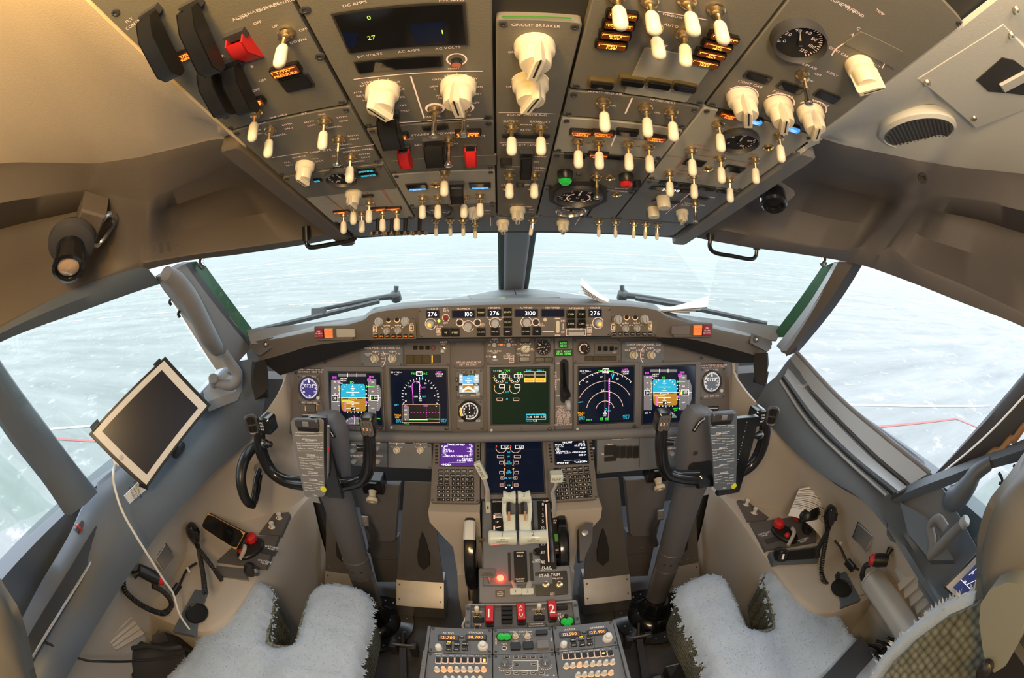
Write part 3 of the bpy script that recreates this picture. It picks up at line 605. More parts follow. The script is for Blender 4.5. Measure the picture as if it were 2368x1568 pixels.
# --- column 1
m = omod('flight_control_panel', 'dark overhead panel with black switch guards and one raised red guard', C1, .440, .74)
m.guard(352, 26, 42, .075, 'black', -18); m.guard(447, 8, 44, .075, 'black', -18); m.guard(486, 150, 40, .062, 'black', -18); m.guard(541, 142, 40, .062, 'black', -18)
m.guard(548, 78, 44, .046, 'red', 25); m.toggle(662, 74); m.toggle(593, 256, rot=-6)
m.light(438, 120, 56, 20, 'LOW/PRESSURE', rot=-2); m.light(662, 158, 62, 26, 'LOW/PRESSURE'); m.light(596, 231, 30, 18, 'OFF'); m.window(686, 190, 62, 44, 'black')
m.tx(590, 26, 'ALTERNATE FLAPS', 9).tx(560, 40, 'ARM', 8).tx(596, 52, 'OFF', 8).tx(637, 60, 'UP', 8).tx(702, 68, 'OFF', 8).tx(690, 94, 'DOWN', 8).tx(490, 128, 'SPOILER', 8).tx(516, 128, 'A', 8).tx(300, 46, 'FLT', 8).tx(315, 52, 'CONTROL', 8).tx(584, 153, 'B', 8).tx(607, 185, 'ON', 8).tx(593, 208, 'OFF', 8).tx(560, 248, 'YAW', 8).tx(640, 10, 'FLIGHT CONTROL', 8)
for p in ((268, 28), (404, 158), (520, 268), (706, 22), (740, 130)): m.screw(*p, .005)
m.done()
m = omod('navigation_source_panel', 'overhead panel lettered VHF NAV and DISPLAYS with a white source knob', C1, .290, .436)
m.toggle(626, 297); m.toggle(751, 277); m.toggle(784, 320, 'tip'); m.toggle(811, 361); m.knob(706, 380, KN_MED, 8)
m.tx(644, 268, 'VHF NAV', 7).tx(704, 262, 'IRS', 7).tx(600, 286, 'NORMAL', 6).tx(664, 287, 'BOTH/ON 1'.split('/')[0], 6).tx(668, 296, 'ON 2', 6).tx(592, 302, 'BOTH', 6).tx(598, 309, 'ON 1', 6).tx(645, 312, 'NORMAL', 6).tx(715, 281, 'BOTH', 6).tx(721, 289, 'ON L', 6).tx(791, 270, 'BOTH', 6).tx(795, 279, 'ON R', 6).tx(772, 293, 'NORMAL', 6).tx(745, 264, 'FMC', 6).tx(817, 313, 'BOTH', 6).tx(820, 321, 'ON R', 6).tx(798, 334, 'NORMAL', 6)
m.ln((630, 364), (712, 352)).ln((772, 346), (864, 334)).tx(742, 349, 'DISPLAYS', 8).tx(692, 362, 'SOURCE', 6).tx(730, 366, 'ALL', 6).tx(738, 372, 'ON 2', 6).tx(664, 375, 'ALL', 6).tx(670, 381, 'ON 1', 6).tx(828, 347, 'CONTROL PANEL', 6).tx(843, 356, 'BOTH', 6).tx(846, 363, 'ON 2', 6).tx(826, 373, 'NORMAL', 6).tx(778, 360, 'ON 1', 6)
m.done()
m = omod('fuel_panel', 'pale overhead fuel panel with red flow lines and amber pressure lights', C1, .052, .284, m='panel_light')
m.mb.rbox(m.M, C1[0], C1[1], .195, .284, .004, .0066, 'panel_over', .004)
m.gauge(791, 407, 36, 100, ['-40', '0', '20', '40'], name='fuel_temperature_gauge'); m.light(847, 391, 36, 9, 'ENG VALVE', 'e_cyan', .004); m.light(853, 401, 36, 9, 'SPAR VALVE', 'e_cyan', .004); m.light(735, 414, 14, 9, 'FILTER', 'e_cyan', .004)
m.knob(818, 444, KN_SML, 5, 'crossfeed_knob', 1.35); m.toggle(795, 494); m.toggle(837, 491); m.toggle(818, 470); m.toggle(854, 466)
m.light(790, 488, 34, 10, 'LOW/PRESS', t=.004); m.light(877, 481, 32, 10, 'LOW/PRESS', t=.004); m.light(910, 480, 32, 10, 'LOW/PRESS', t=.004); m.toggle(885, 488); m.toggle(918, 486)
m.ln((745, 445), (790, 482), 2, 'ink_red').ln((748, 446), (830, 438), 2, 'ink_red').ln((845, 440), (870, 478), 2, 'ink_red').ln((880, 434), (906, 472), 2, 'ink_red').ln((884, 434), (909, 471), 1.5, 'ink_red').ln((795, 480), (870, 472), 1.5, 'ink_red').ln((750, 449), (793, 484), 1.5, 'ink_red').tx(880, 426, 'CROSSFEED', 5, 'ink_red').tx(765, 470, 'FUEL PUMPS', 5, 'ink_red')
m.window(850, 452, 22, 9, 'black'); m.done()
# --- column 2
m = omod('electrical_meter_panel', 'overhead electrical panel with wide meter display, 27 and two big cream knobs', C2, .386, .65)
def quadbox(m, pts, t, mt, name, rim='panel_edge'):
    mb = MB(); q = [m.fr.uv(*p, m.h) for p in pts]; c = (sum(a for a, b in q) / 4, sum(b for a, b in q) / 4); mb.prism([(c[0] + (a - c[0]) * 1.05, c[1] + (b - c[1]) * 1.08) for a, b in q], m.h - .004, m.h + t * .6, rim, m.M); mb.prism(q, m.h, m.h + t, mt, m.M); return mb
mb = quadbox(m, [(812, 117), (1076, 97), (1068, 6), (774, 32)], .003, 'glass_dark', 'meter_display'); h2 = m.h + .0034
for (p, q, t, hp) in ((860, 87, '27', 13), (854, 41, '0', 13), (1024, 74, '1', 14)): mb.text(OH.Mp(p, q, h2), t, hp * m.sc(p, q), 'e_lime')
for a in ((790, 75), (830, 76), (822, 110), (803, 112)), ((945, 56), (1028, 50), (1029, 98), (960, 102)): mb.flat([OH.uv(*p, h2) for p in a], 'screen', OH.M(0, 0), h2 - .0002)
part('meter_display', mb, m.root)
mb = quadbox(m, [(833, 165), (1021, 150), (1018, 126), (823, 141)], .003, 'glass_dark', 'x'); part('meter_window', mb, m.root)
m.arc(1056, 137, 22, 0, 360, 4, 'ink', 24); m.button(1056, 140, 26, 22, 'black', .006, cap='ink_red', name='maintenance_button', r=.02)
m.tx(821, 8, 'DC AMPS', 9).tx(1045, 0, 'CPS FREQ', 9).tx(856, 127, 'DC VOLTS', 8).tx(946, 117, 'AC AMPS', 8).tx(1036, 110, 'AC VOLTS', 8).tx(1050, 158, 'MAINT', 6)
m.ln((818, 183), (1116, 164), 3).ln((950, 176), (981, 273), 4).ln((874, 287), (974, 280), 2.5).ln((988, 279), (1118, 274), 2.5).tx(862, 188, 'STBY PWR', 7).tx(1054, 174, 'STBY PWR', 7).tx(908, 190, 'BAT BUS', 6)
for (p, q, t) in ((842, 197, 'BAT'), (828, 213, 'AUX'), (834, 221, 'BAT'), (846, 232, 'TR1'), (928, 206, 'BUS'), (928, 224, 'TR2'), (932, 243, 'TR3'), (938, 256, 'TEST'), (1010, 183, 'GRD'), (1003, 199, 'GEN'), (1006, 206, '1'), (1018, 220, 'APU'), (1022, 226, 'GEN'), (1098, 181, 'INV'), (1108, 200, 'GEN'), (1104, 217, 'TEST'), (1026, 240, 'BAT'), (1092, 237, 'GALLEY')): m.tx(p, q, t, 6.5)
m.ticks(885, 205, 30, 42, range(0, 181, 30)).ticks(1060, 192, 30, 42, range(0, 181, 30)); m.knob(886, 207, KN_BIG, 26); m.knob(1060, 195, KN_BIG, 6)
for p in ((1006, 250), (1074, 248)): m.arc(*p, 20, 0, 360, 5, 'ink', 20); m.disc(*p, 17, 'black'); m.toggle(*p, 'tip', -4)
m.tx(1000, 269, 'CAB/UTIL', 6).tx(1072, 265, 'IFE/PASS', 6).guard(898, 262, 46, .05, 'black', -14); m.ticks(918, 262, 0, 30, (240,), 3)
m.done()
m = omod('standby_power_panel', 'overhead standby power panel with two red guarded disconnect switches', C2, .250, .382)
m.light(922, 311, 40, 15, 'STANDBY/PWR OFF'); m.light(1083, 303, 52, 16, 'DRIVE'); m.window(1006, 293, 50, 14, 'black'); m.guard(934, 338, 26, .034, 'red', -4, depth=.014); m.guard(1088, 334, 26, .034, 'red', -4, depth=.014); m.guard(1004, 322, 44, .040, 'black', -12); m.toggle(1038, 322, 'tip')
m.tx(1002, 309, 'STANDBY POWER', 8).tx(926, 323, 'DISCONNECT', 7).tx(1090, 315, 'DISCONNECT', 7).tx(968, 335, 'BAT', 6).tx(1047, 332, 'AUTO', 6).tx(1082, 290, '2', 7).tx(990, 332, 'OFF', 6); m.done()
m = omod('generator_panel', 'pale overhead generator panel with two dark windows edged blue', C2, .112, .246, m='panel_light')
m.mb.prism([m.fr.uv(*p, m.h) for p in ((918, 398), (1148, 380), (1148, 358), (905, 372))][::-1], .004, m.h + .001, 'panel_over', m.M)
m.window(964, 430, 42, 26, 'glass_dark', strip='e_blue'); m.window(1110, 427, 42, 26, 'glass_dark', strip='e_blue'); m.toggle(1028, 396); m.guard(1056, 422, 30, .034, 'black', -14); m.toggle(1008, 427, 'hole')
for p in ((977, 455), (1013, 454), (1073, 453), (1110, 450)): m.toggle(*p)
m.tx(992, 428, 'GEN', 5, 'ink_red').tx(1082, 425, 'GEN', 5, 'ink_red').tx(1030, 417, 'BUS TRANSFER', 5, 'ink_red').tx(995, 460, 'APU GEN', 5, 'ink_red').tx(1044, 462, 'GEN 1', 5, 'ink_red').tx(1092, 458, 'OFF  ON', 5, 'ink_red'); m.done()
m = omod('auxiliary_power_panel', 'small overhead panel with round temperature dial and wiper knob', C2, .040, .108, m='panel_over')
m.gauge(1014, 484, 30, 150, ['0', '4', '8', '10'], name='exhaust_temperature_gauge', dial='panel_cool'); m.knob(1096, 484, KN_SML, 0, 'wiper_knob', 1.15); m.tx(1104, 478, 'WIPER', 5).tx(1126, 487, 'PARK', 5).tx(1126, 494, 'INT', 5); m.done()
# --- column 3
m = omod('lighting_and_exit_panel', 'long narrow overhead panel lettered CIRCUIT BREAKER and EMER EXIT LIGHTS', C3, .044, .552)
m.ln((1160, 38), (1322, 42), 6, 'green_paint').tx(1240, 58, 'CIRCUIT BREAKER', 9).arc(1236, 104, 43, 10, 170, 4).arc(1236, 104, 39, 60, 120, 5).knob(1236, 104, KN_BIG, -10); m.tx(1184, 120, 'OFF', 7).tx(1228, 150, 'PANEL', 8).arc(1226, 188, 41, 10, 170, 4).knob(1226, 188, KN_BIG, -20); m.tx(1180, 200, 'OFF', 7)
m.ln((1153, 260), (1286, 263)).tx(1220, 265, 'EQUIP COOLING', 8).tx(1182, 280, 'SUPPLY', 7).tx(1250, 281, 'EXHAUST', 7).tx(1217, 288, 'NORM', 6).tx(1215, 300, 'ALTN', 6).window(1216, 313, 100, 12, 'black'); m.toggle(1183, 291); m.toggle(1250, 291)
m.ln((1155, 330), (1270, 331)).tx(1210, 335, 'EMER EXIT LIGHTS', 7.5).guard(1217, 352, 26, .045, 'black', -8); m.tx(1246, 350, 'OFF', 5.5).tx(1250, 362, 'ARMED', 5.5).tx(1241, 374, 'ON', 5.5); m.button(1170, 370, 26, 20, 'black', .01, name='attendant_button'); m.ln((1157, 385), (1205, 385)).tx(1180, 391, 'CALL', 5).tx(1248, 388, 'FASTEN', 5).tx(1247, 394, 'BELTS', 5)
m.toggle(1178, 402); m.toggle(1235, 402); m.toggle(1174, 434, 'hole'); m.toggle(1232, 434, 'hole'); m.window(1203, 427, 10, 18, 'window_amber'); m.tx(1174, 427, 'ATTEND', 5).tx(1230, 427, 'GRD CALL', 5).knob(1197, 482, KN_SML, 0, 'wiper_knob', 1.35); m.tx(1197, 472, 'R WIPER', 5).tx(1222, 478, 'PARK', 4.5).tx(1230, 484, 'INT', 4.5).tx(1226, 490, 'LOW', 4.5); m.done()
# --- column 4
m = omod('window_heat_panel', 'overhead panel of cream toggles between two blocks of glowing amber legends', C4, .450, .68)
for p in ((1425, -14), (1500, -2), (1588, 0), (1655, 20)): m.toggle(*p)
m.toggle(1512, 62, tilt=-8, rot=-25); m.toggle(1580, 76, rot=-25)
for i in range(4): m.light(1438 - i * 8.5, 30 + i * 23, 64, 18, ('OVERHEAT', 'LOW PRESS', 'ELEC 2', 'ENG 1')[i] + '/PUMP', 'amber_hot', rot=2)
for i in range(4): m.light(1672 - i * 15, 82 + i * 19, 62, 16, ('OVERHEAT', 'ON', 'OFF', 'PITOT')[i] + '/HEAT', 'amber_hot', rot=3)
m.mb.rbox(m.M, *[f for f in (.092, .163, .452, .53)], .004, m.h + .0012, 'panel_light', .003); m.tx(1552, 57, 'AUTO', 8, dh=.001).tx(1532, 103, 'INLT', 8, dh=.001).tx(1570, 38, 'WINDOW HEAT', 7, dh=.001).ln((1520, 24), (1635, 44), 2.5, dh=.001).tx(1508, 10, 'ON', 7); m.done()
m = omod('probe_heat_panel', 'overhead panel with a row of four unlit windows over three toggles', C4, .395, .446)
for x, y in ((1390, 188), (1460, 182), (1522, 188), (1581, 195)): m.window(x, y, 50, 18, 'glass_dark', rim='window_amber', t=.008)
m.tx(1400, 214, 'WINDSHIELD AIR', 7).ln((1462, 226), (1446, 262), 4).tx(1534, 234, 'PROBE HEAT', 7).tx(1418, 244, 'ON', 6).tx(1520, 260, 'ON', 6)
for p in ((1395, 232), (1493, 246), (1552, 256)): m.toggle(*p)
m.done()
m = omod('anti_ice_panel', 'pale overhead panel with four toggles under amber pressure lights', C4, .305, .391, m='panel_light')
for x, y, o in ((1343, 302, 1), (1394, 304, 1), (1450, 302, 0), (1516, 315, 1)): m.light(x, y, 44, 15, 'LOW/PRESSURE', 'amber' if o else None)
for p in ((1336, 324), (1384, 327), (1452, 331), (1500, 336)): m.toggle(*p)
m.tx(1342, 316, 'ELEC 2', 5, 'ink_black').tx(1480, 322, 'HYD PUMPS', 5, 'ink_black').ln((1424, 312), (1413, 338), 3).tx(1360, 330, 'ON', 5, 'ink_black').tx(1475, 338, 'ON', 5, 'ink_black'); m.done()
m = omod('warning_light_panel', 'overhead strip with round green and red lamps and black caps', C4, .188, .301)
m.light(1383, 354, 40, 14, 'FWD/ENTRY'); m.window(1420, 362, 44, 14, 'glass_dark'); m.window(1330, 360, 44, 14, 'glass_dark')
def lampcap(m, px, py, lens, nm='indicator_lamp'):
    mb = MB(); M = m.fr.Mp(px, py, m.h); mb.lathe(M, [(.0115, 0), (.0115, .006), (.0085, .012), (0, .012)], 'black', 18); mb.lathe(M @ TR(0, -.004, .008), [(.0095, 0), (.0095, .006), (.006, .010), (0, .0105)], lens, 18); part(nm, mb, m.root)
lampcap(m, 1307, 398, 'green_lens'); lampcap(m, 1448, 405, 'red'); m.toggle(1379, 405, 'tip'); m.button(1338, 400, 12, 10, 'steel_dark', .004, name='test_button'); m.toggle(1410, 410, 'hole'); m.button(1472, 420, 14, 22, 'black', .012, name='cap'); m.done()
m = omod('cabin_altitude_panel', 'overhead panel with a large round altitude dial above a small one', (.035, .128), .044, .184, m='panel_cool')
m.mb.prism([m.fr.uv(1337 + 72 * math.cos(R(a)), 447 + 36 * math.sin(R(a)), m.h) for a in range(22, 382, 45)], .004, m.h + .004, 'panel_edge', m.M); m.gauge(1337, 446, 50, 85, ['50', '40', '30', '20', '10', '5', '0'], 230, -60, name='cabin_altitude_gauge', h=.010, nm='ink'); m.arc(1337, 446, 26, 120, 420, 3, dh=.009); m.gauge(1320, 482, 32, 160, ['0', '1', '2', '4'], name='climb_rate_gauge', dial='panel_cool', rim='chrome'); m.done()
m = omod('landing_altitude_strip', 'narrow grey overhead strip holding a single small socket', (.131, .185), .044, .184, m='panel_cool')
m.toggle(1426, 449, 'hole'); m.tx(1432, 442, 'ALT HORN', 5).tx(1437, 436, 'CUTOUT', 5); m.done()
# --- column 5
m = omod('air_temperature_panel', 'overhead panel with round white-marked dial and four large cream temperature knobs', C5, .452, .75)
m.mb.prism([m.fr.uv(*p, m.h) for p in ((2086, 118), (2068, 158), (1950, 100), (1990, 72))], .004, m.h + .001, 'panel_over', m.M)
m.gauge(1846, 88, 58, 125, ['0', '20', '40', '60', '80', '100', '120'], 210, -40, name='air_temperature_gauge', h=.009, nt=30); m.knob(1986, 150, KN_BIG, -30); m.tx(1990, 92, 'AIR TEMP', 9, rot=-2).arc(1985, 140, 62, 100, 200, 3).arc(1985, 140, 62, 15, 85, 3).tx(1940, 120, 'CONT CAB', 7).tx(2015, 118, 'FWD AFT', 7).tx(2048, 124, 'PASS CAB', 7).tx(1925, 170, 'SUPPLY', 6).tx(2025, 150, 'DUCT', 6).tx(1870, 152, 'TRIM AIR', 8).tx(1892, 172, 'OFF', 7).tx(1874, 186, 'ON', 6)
m.toggle(1855, 170, 'tip')
for (x, y, t, a, b) in ((1714, 222, 'CONT CAB', 1752, 178), (1798, 240, 'FWD CAB', 1828, 202), (1872, 256, 'AFT CAB', 1912, 222)): m.window(a, b, 56, 22, 'glass_dark', t=.002); m.tx(a - 16, b + 16, t, 8); m.arc(x, y, 38, 20, 160, 3); m.knob(x, y, KN_BIG, 30)
m.tx(1950, 12, 'ZONE TEMP', 9).tx(1975, 24, 'AIR COND', 8).tx(2035, 28, 'TEMP', 7).tx(1985, 66, 'C', 8); m.done()
m = omod('pneumatic_panel', 'pale overhead panel with duct pressure dial, blue legends and eight toggles', C5, .238, .448, m='panel_light')
m.light(1684, 262, 46, 15, 'DUAL/BLEED', rot=-2); m.light(1738, 272, 46, 15, 'RAM DOOR/FULL OPEN', None, rot=-2); m.light(1826, 290, 42, 13, 'RAM DOOR', None, rot=-2)
for x, y in ((1738, 272), (1826, 290)):
    mb = MB(); M = OH.Mp(x, y, m.h); k = m.sc(x, y); mb.rbox(M, -22 * k, 22 * k, -7 * k, 7 * k, .004, .0068, 'e_blue', .001); mb.text(M @ TR(0, 2.5 * k, 0), 'RAM DOOR', 4 * k, 'e_white', 0, .0072); mb.text(M @ TR(0, -3 * k, 0), 'FULL OPEN', 4 * k, 'e_white', 0, .0072); part('annunciator_light', mb, m.root)
m.gauge(1708, 320, 42, 100, ['0', '20', '40', '60', '80'], name='duct_pressure_gauge', h=.008)
for p in ((1661, 284), (1800, 311), (1598, 345), (1665, 364), (1744, 366), (1547, 398), (1603, 404), (1686, 414)): m.toggle(*p)
for p in ((1776, 340), (1637, 389)): m.toggle(*p, 'hole')
m.window(1606, 376, 42, 24, 'glass_dark', t=.002); m.window(1697, 390, 42, 24, 'glass_dark', t=.002)
for a, b in (((1590, 356), (1562, 388)), ((1593, 357), (1566, 388)), ((1592, 356), (1740, 378)), ((1738, 378), (1694, 412)), ((1734, 376), (1690, 410)), ((1560, 392), (1625, 400))): m.ln(a, b, 2, 'ink_red')
m.tx(1676, 271, 'RECIRC FAN', 6, 'ink_red').tx(1688, 290, 'OFF', 5, 'ink_red').tx(1690, 298, 'AUTO', 5, 'ink_red').tx(1812, 298, 'R RECIRC FAN', 6, 'ink_red').tx(1620, 336, 'L PACK', 6, 'ink_red').tx(1626, 345, 'OFF  AUTO', 5, 'ink_red').tx(1682, 350, 'ISOLATION', 6, 'ink_red').tx(1684, 357, 'VALVE', 5, 'ink_red').tx(1738, 356, 'R PACK', 6, 'ink_red').tx(1556, 361, 'WING ANTI ICE', 5, 'ink_red').tx(1573, 402, 'BLEED', 5, 'ink_red').tx(1740, 390, 'APU', 5, 'ink_red').tx(1606, 417, 'ENG BLEED', 5, 'ink_red'); m.done()
m = omod('pressurization_panel', 'overhead panel showing 37000 in white digits with three cream knobs', C5, .046, .234, m='panel_cool')
for x in range(4): m.window(1546 + x * 44, 422 + x * 7, 38, 12, 'glass_dark', t=.002)
m.window(1552, 437, 92, 16, 'glass_dark', 'altitude_display', t=.002); m.tx(1552, 437, '37000', 11, 'e_digit', dh=.0022); m.window(1540, 466, 60, 10, 'glass_dark', 'altitude_display', t=.002); m.tx(1540, 466, '900', 8, 'e_digit', dh=.0022)
m.knob(1533, 456, KN_PLAIN, 0, 'round_knob', .95); m.knob(1510, 481, KN_PLAIN, 0, 'round_knob', .85); m.knob(1577, 488, KN_SML, 10, 'mode_knob', 1.2); m.window(1615, 456, 44, 8, 'black'); m.toggle(1607, 468, 'tip'); m.ln((1596, 446), (1538, 495), 1.5).tx(1640, 439, 'MANUAL', 5).tx(1594, 470, 'VALVE', 5).tx(1645, 456, 'OPEN', 5).tx(1620, 474, 'CLOSE', 5).tx(1586, 474, 'AUTO', 5); m.done()
# --- the front strip
m = Mod(OH, 'lights_panel', 'overhead front strip of small switches and wiper knobs above windshield', 'instrument panel', (-.35, -.055, .35, .037), 'panel_cool', .004)
def _lever(mb):
    mb.tube([(0, 0, 0), (0, -.002, .030)], .004, 'black', 8); mb.tube([(-.012, -.002, .030), (.012, -.002, .030)], .0034, 'black', 8)
    for x in (-.012, 0, .012): mb.lathe(TR(x, -.002, .030), [(.0042, -.002), (.0042, .004), (0, .0055)], 'brass', 8)
LEV = me_('landing_light_switch', _lever)
for p in ((874, 504), (907, 504), (938, 503), (971, 503)): inst('landing_light_switch', LEV, m.root, OH.Mp(*p, m.h))
for p in ((1008, 507), (1041, 507), (1071, 507)): m.toggle(*p, 'thin')
m.toggle(1099, 514, 'thin'); m.toggle(1232, 507, 'thin', rot=-25); m.knob(1163, 512, KN_SML, 0, 'engine_start_knob', 1.25); m.knob(1302, 512, KN_SML, 0, 'engine_start_knob', 1.25)
for p in ((1385, 510), (1424, 512), (1466, 514), (1493, 516), (1520, 518)): m.toggle(*p, 'thin')
m.tx(1163, 503, 'ENG 1', 5).tx(1232, 499, 'ENGINE START', 5).tx(1302, 504, 'ENG 2', 5).tx(1025, 500, 'RUNWAY TURNOFF', 5).ln((1134, 500), (1135, 522), 1).ln((1342, 500), (1330, 520), 1); m.done()
# ================================================================ glareshield
def glareshield():
    root = thing('glareshield', 'dark padded hood curving along the whole width above the instrument panel', 'glareshield', (0, 1.1, 1.05))
    T = [(578, 792, 1.115), (640, 783, 1.09), (700, 771, 1.07), (780, 756, 1.056), (838, 741, 1.05), (866, 724, 1.05), (960, 712, 1.052), (1187, 704, 1.055), (1420, 707, 1.052), (1512, 716, 1.05), (1545, 733, 1.05), (1600, 748, 1.056), (1665, 763, 1.07), (1730, 777, 1.09), (1785, 790, 1.115)]
    Bm = [(600, 835), (660, 818), (720, 800), (800, 790), (850, 786), (868, 786), (962, 782), (1187, 779), (1415, 776), (1512, 779), (1535, 780), (1590, 783), (1655, 797), (1712, 812), (1765, 828)]
    U = [(648, 868), (692, 854), (738, 838), (808, 814), (858, 797), None, None, None, None, None, (1530, 790), (1572, 803), (1640, 823), (1692, 838), (1740, 840)]
    st = []
    for (p, q, y), (a, b), u in zip(T, Bm, U):
        t = at(p, q, 'y', y); f = at(a, b, 'y', y + .004); k = at(*u, 'y', 1.175) if u else f + Vector((0, .13, .01))
        st.append([t + Vector((0, .10, -.006)), t + Vector((0, .045, .004)), t + Vector((0, .012, .004)), t, t + Vector((0, -.004, -.008)), f + Vector((0, .0, .006)), f, f.lerp(k, .3) + Vector((0, 0, .004)), k])
    mb = MB(); n = len(mb.m); lines = [crv([s[i] for s in st], 5) for i in range(9)]
    mb.sheet(lines[:4], .006, 'trim_grey'); mb.sheet(lines[3:7], .006, 'trim_brown'); part('hood', mb, root, smooth=60)
    mb = MB(); mb.sheet(lines[6:], .004, 'black_matte'); part('underside', mb, root, smooth=60)
    # outer side pads that hang down beside the panel, and the corner brackets with a small lamp
    for s in (-1, 1):
        mb = MB()
        if s < 0: pts = [[(590, 838, -.79), (615, 832, -.77)], [(584, 868, -.80), (620, 862, -.765)], [(585, 900, -.80), (622, 893, -.76)], [(590, 925, -.80), (612, 908, -.76)]]
        else: pts = [[(1772, 815, .79), (1745, 818, .765)], [(1774, 845, .79), (1742, 846, .76)], [(1774, 875, .80), (1745, 872, .76)], [(1768, 893, .80), (1748, 884, .765)]]
        mb.sheet([[at(p, q, 'x', x) for p, q, x in r] for r in pts], .02 , 'black_matte'); part('side_pad', mb, root, smooth=60)
        mb = MB(); c = [(578, 793), (632, 779), (637, 800), (605, 822), (588, 818)] if s < 0 else [(1737, 770), (1780, 787), (1782, 805), (1772, 814), (1732, 793)]
        F_ = Fr(at(605, 800, 'x', -.765) if s < 0 else at(1757, 790, 'x', .765), (1, 0, 0), (0, .25, 1)); mb.prism([F_.uv(*p) for p in c], 0, .006, 'cover_grey', F_.M(0, 0), .001)
        k = F_.Mp(*((616, 796) if s < 0 else (1748, 785)), .006); mb.lathe(k, [(.010, 0), (.010, .003), (.007, .004), (.006, .001), (0, .001)], 'steel_dark', 14); mb.lathe(k @ TR(0, 0, .001), [(.004, 0), (.004, .004), (0, .006)], 'ivory', 10)
        part('corner_bracket', mb, root)
glareshield()
def lightpair(px, py, s):
    F_ = Fr(at(px, py, 'y', 1.052), (1, 0, 0), (0, .09, 1)); m = Mod(F_, 'master_caution_unit', 'red and orange warning buttons set in the hood beside ' + ('a pale blank plate' if s < 0 else 'a dark blank plate'), 'warning lights', rect(F_, (px - 24 if s < 0 else px - 64, py - 16), (px + 66 if s < 0 else px + 24, py + 16)), 'trim_brown', .003, screws=False)
    a, b = (px - 11, px + 11) if s < 0 else (px + 11, px - 11)
    m.button(a, py + .5, 20, 20, 'red_dark', .008, 'FIRE/WARN/BELL CUTOUT', 'ink_white', 'fire_warning_button', th=3.2); m.button(b, py, 20, 20, 'seal_brown', .008, 'MASTER/CAUTION', 'e_red', 'caution_button', cap='amberglass', th=4)
    m.button(b + s * -38, py, 42, 17, 'panel_light' if s < 0 else 'panel', .004, name='annunciator_plate'); m.done()
lightpair(751, 770, -1); lightpair(1622, 763, 1)
# ---------------------------------------------------------------- mode control panel
m = Mod(GLF, 'mode_control_panel', 'long panel of white-digit readouts and square dark buttons centred in the hood', 'instrument panel', rect(GLF, (969, 713), (1410, 776)), 'panel', .010)
def digits(px, py, wp, hp, t, al=0):
    m.window(px, py, wp, hp, 'screen', 'readout', t=.003)
    if t: m.tx(px if not al else px + wp * .44, py, t, 9.5, 'e_digit', al, dh=.0034)
for px, py, w, t, l, al in ((1001, 726, 27, '276', 'COURSE', 0), (1072, 726, 50, '100', 'IAS/MACH', 1), (1144, 724, 29, '276', 'HEADING', 0), (1217, 724, 50, '3100', 'ALTITUDE', 1), (1278, 724, 50, '', 'VERT SPEED', 0), (1376, 724, 27, '276', 'COURSE', 0)):
    digits(px, py, w, 15, t, al); m.tx(px, py - 12, l, 4.2)
for px, py, t in ((1032, 768, 'N1'), (1053, 768, 'SPEED'), (1113, 767, 'LVL CHG'), (1113, 722, 'VNAV'), (1145, 766, 'HDG SEL'), (1174, 721, 'LNAV'), (1174, 744, 'VOR LOC'), (1174, 766, 'APP'), (1216, 765, 'ALT HLD'), (1241, 765, 'V/S'), (1320, 726, 'CMD'), (1344, 726, 'CMD'), (1320, 748, 'CWS'), (1344, 748, 'CWS')):
    m.button(px, py, 18, 18, 'glass_dark', .007, t if '/' not in t else 'VS', 'ink_lime', 'mode_button', th=4, bez='black')
for px, py, me, nm in ((996, 749, KN_ROUND, 'course_knob'), (1083, 754, KN_ROUND, 'speed_knob'), (1145, 747, KN_ROUND, 'heading_knob'), (1217, 745, KN_ROUND, 'altitude_knob'), (1383, 747, KN_ROUND, 'course_knob')): inst(nm, me, m.root, GLF.Mp(px, py, m.h) @ Matrix.Scale(1.18, 4)); m.arc(px, py, 12.5, 20, 340, 1.5)
for px, py in ((1063, 746), (1104, 746), (1239, 745)): m.arc(px, py, 8, 0, 360, 1.8); m.button(px, py, 11, 11, 'black', .004, name='round_button', r=.01)
m.button(1260, 739, 9, 9, 'ivory', .006, name='round_button', r=.01); m.button(1289, 755, 8, 28, 'ivory', .010, name='thumbwheel', r=.004); m.ln((1283, 736), (1296, 736), 1.5).ln((1283, 775), (1296, 775), 1.5).ln((1254, 767), (1281, 767), 1.5).tx(1302, 742, 'DN', 4.5).tx(1302, 768, 'UP', 4.5).ln((1302, 748), (1302, 762), 1.2)
m.tx(1031, 714, 'A/T', 4.2).tx(1031, 719, 'ARM', 4.2).tx(1031, 747, 'OFF', 4.2).arc(1031, 735, 8, -60, 240, 1.5).button(1031, 735, 8, 10, 'red_dark', .012, name='arm_switch', r=.004); m.disc(1015, 742, 3.5, 'e_lime'); m.tx(1015, 755, 'F/D ON', 3.8).tx(1015, 774, 'OFF', 3.8).box((1010, 759), (1020, 770), 1).button(1015, 765, 6, 8, 'ivory', .006, name='director_switch'); m.tx(1363, 752, 'F/D ON', 3.8).tx(1363, 774, 'OFF', 3.8).box((1358, 757), (1368, 769), 1).button(1363, 763, 6, 8, 'ivory', .006, name='director_switch')
m.tx(1062, 736, 'C/O', 3.8).tx(1117, 749, 'SPD', 3.5).tx(1117, 753, 'INTV', 3.5).tx(1251, 749, 'ALT', 3.5).tx(1254, 753, 'INTV', 3.5).tx(1128, 734, '10', 3.5).tx(1162, 734, '30', 3.5).ticks(1145, 747, 13, 18, range(30, 151, 30), 1.2).tx(1333, 713, 'A/P ENGAGE', 4).tx(1332, 761, 'DISENGAGE', 3.8).box((1310, 761), (1354, 776), 1).button(1332, 771, 36, 9, 'knob_grey', .008, name='disengage_bar'); m.disc(1383, 747, 4, 'amber', dh=.0215); m.disc(996, 749, 4, 'amber', dh=.0215)
m.done()
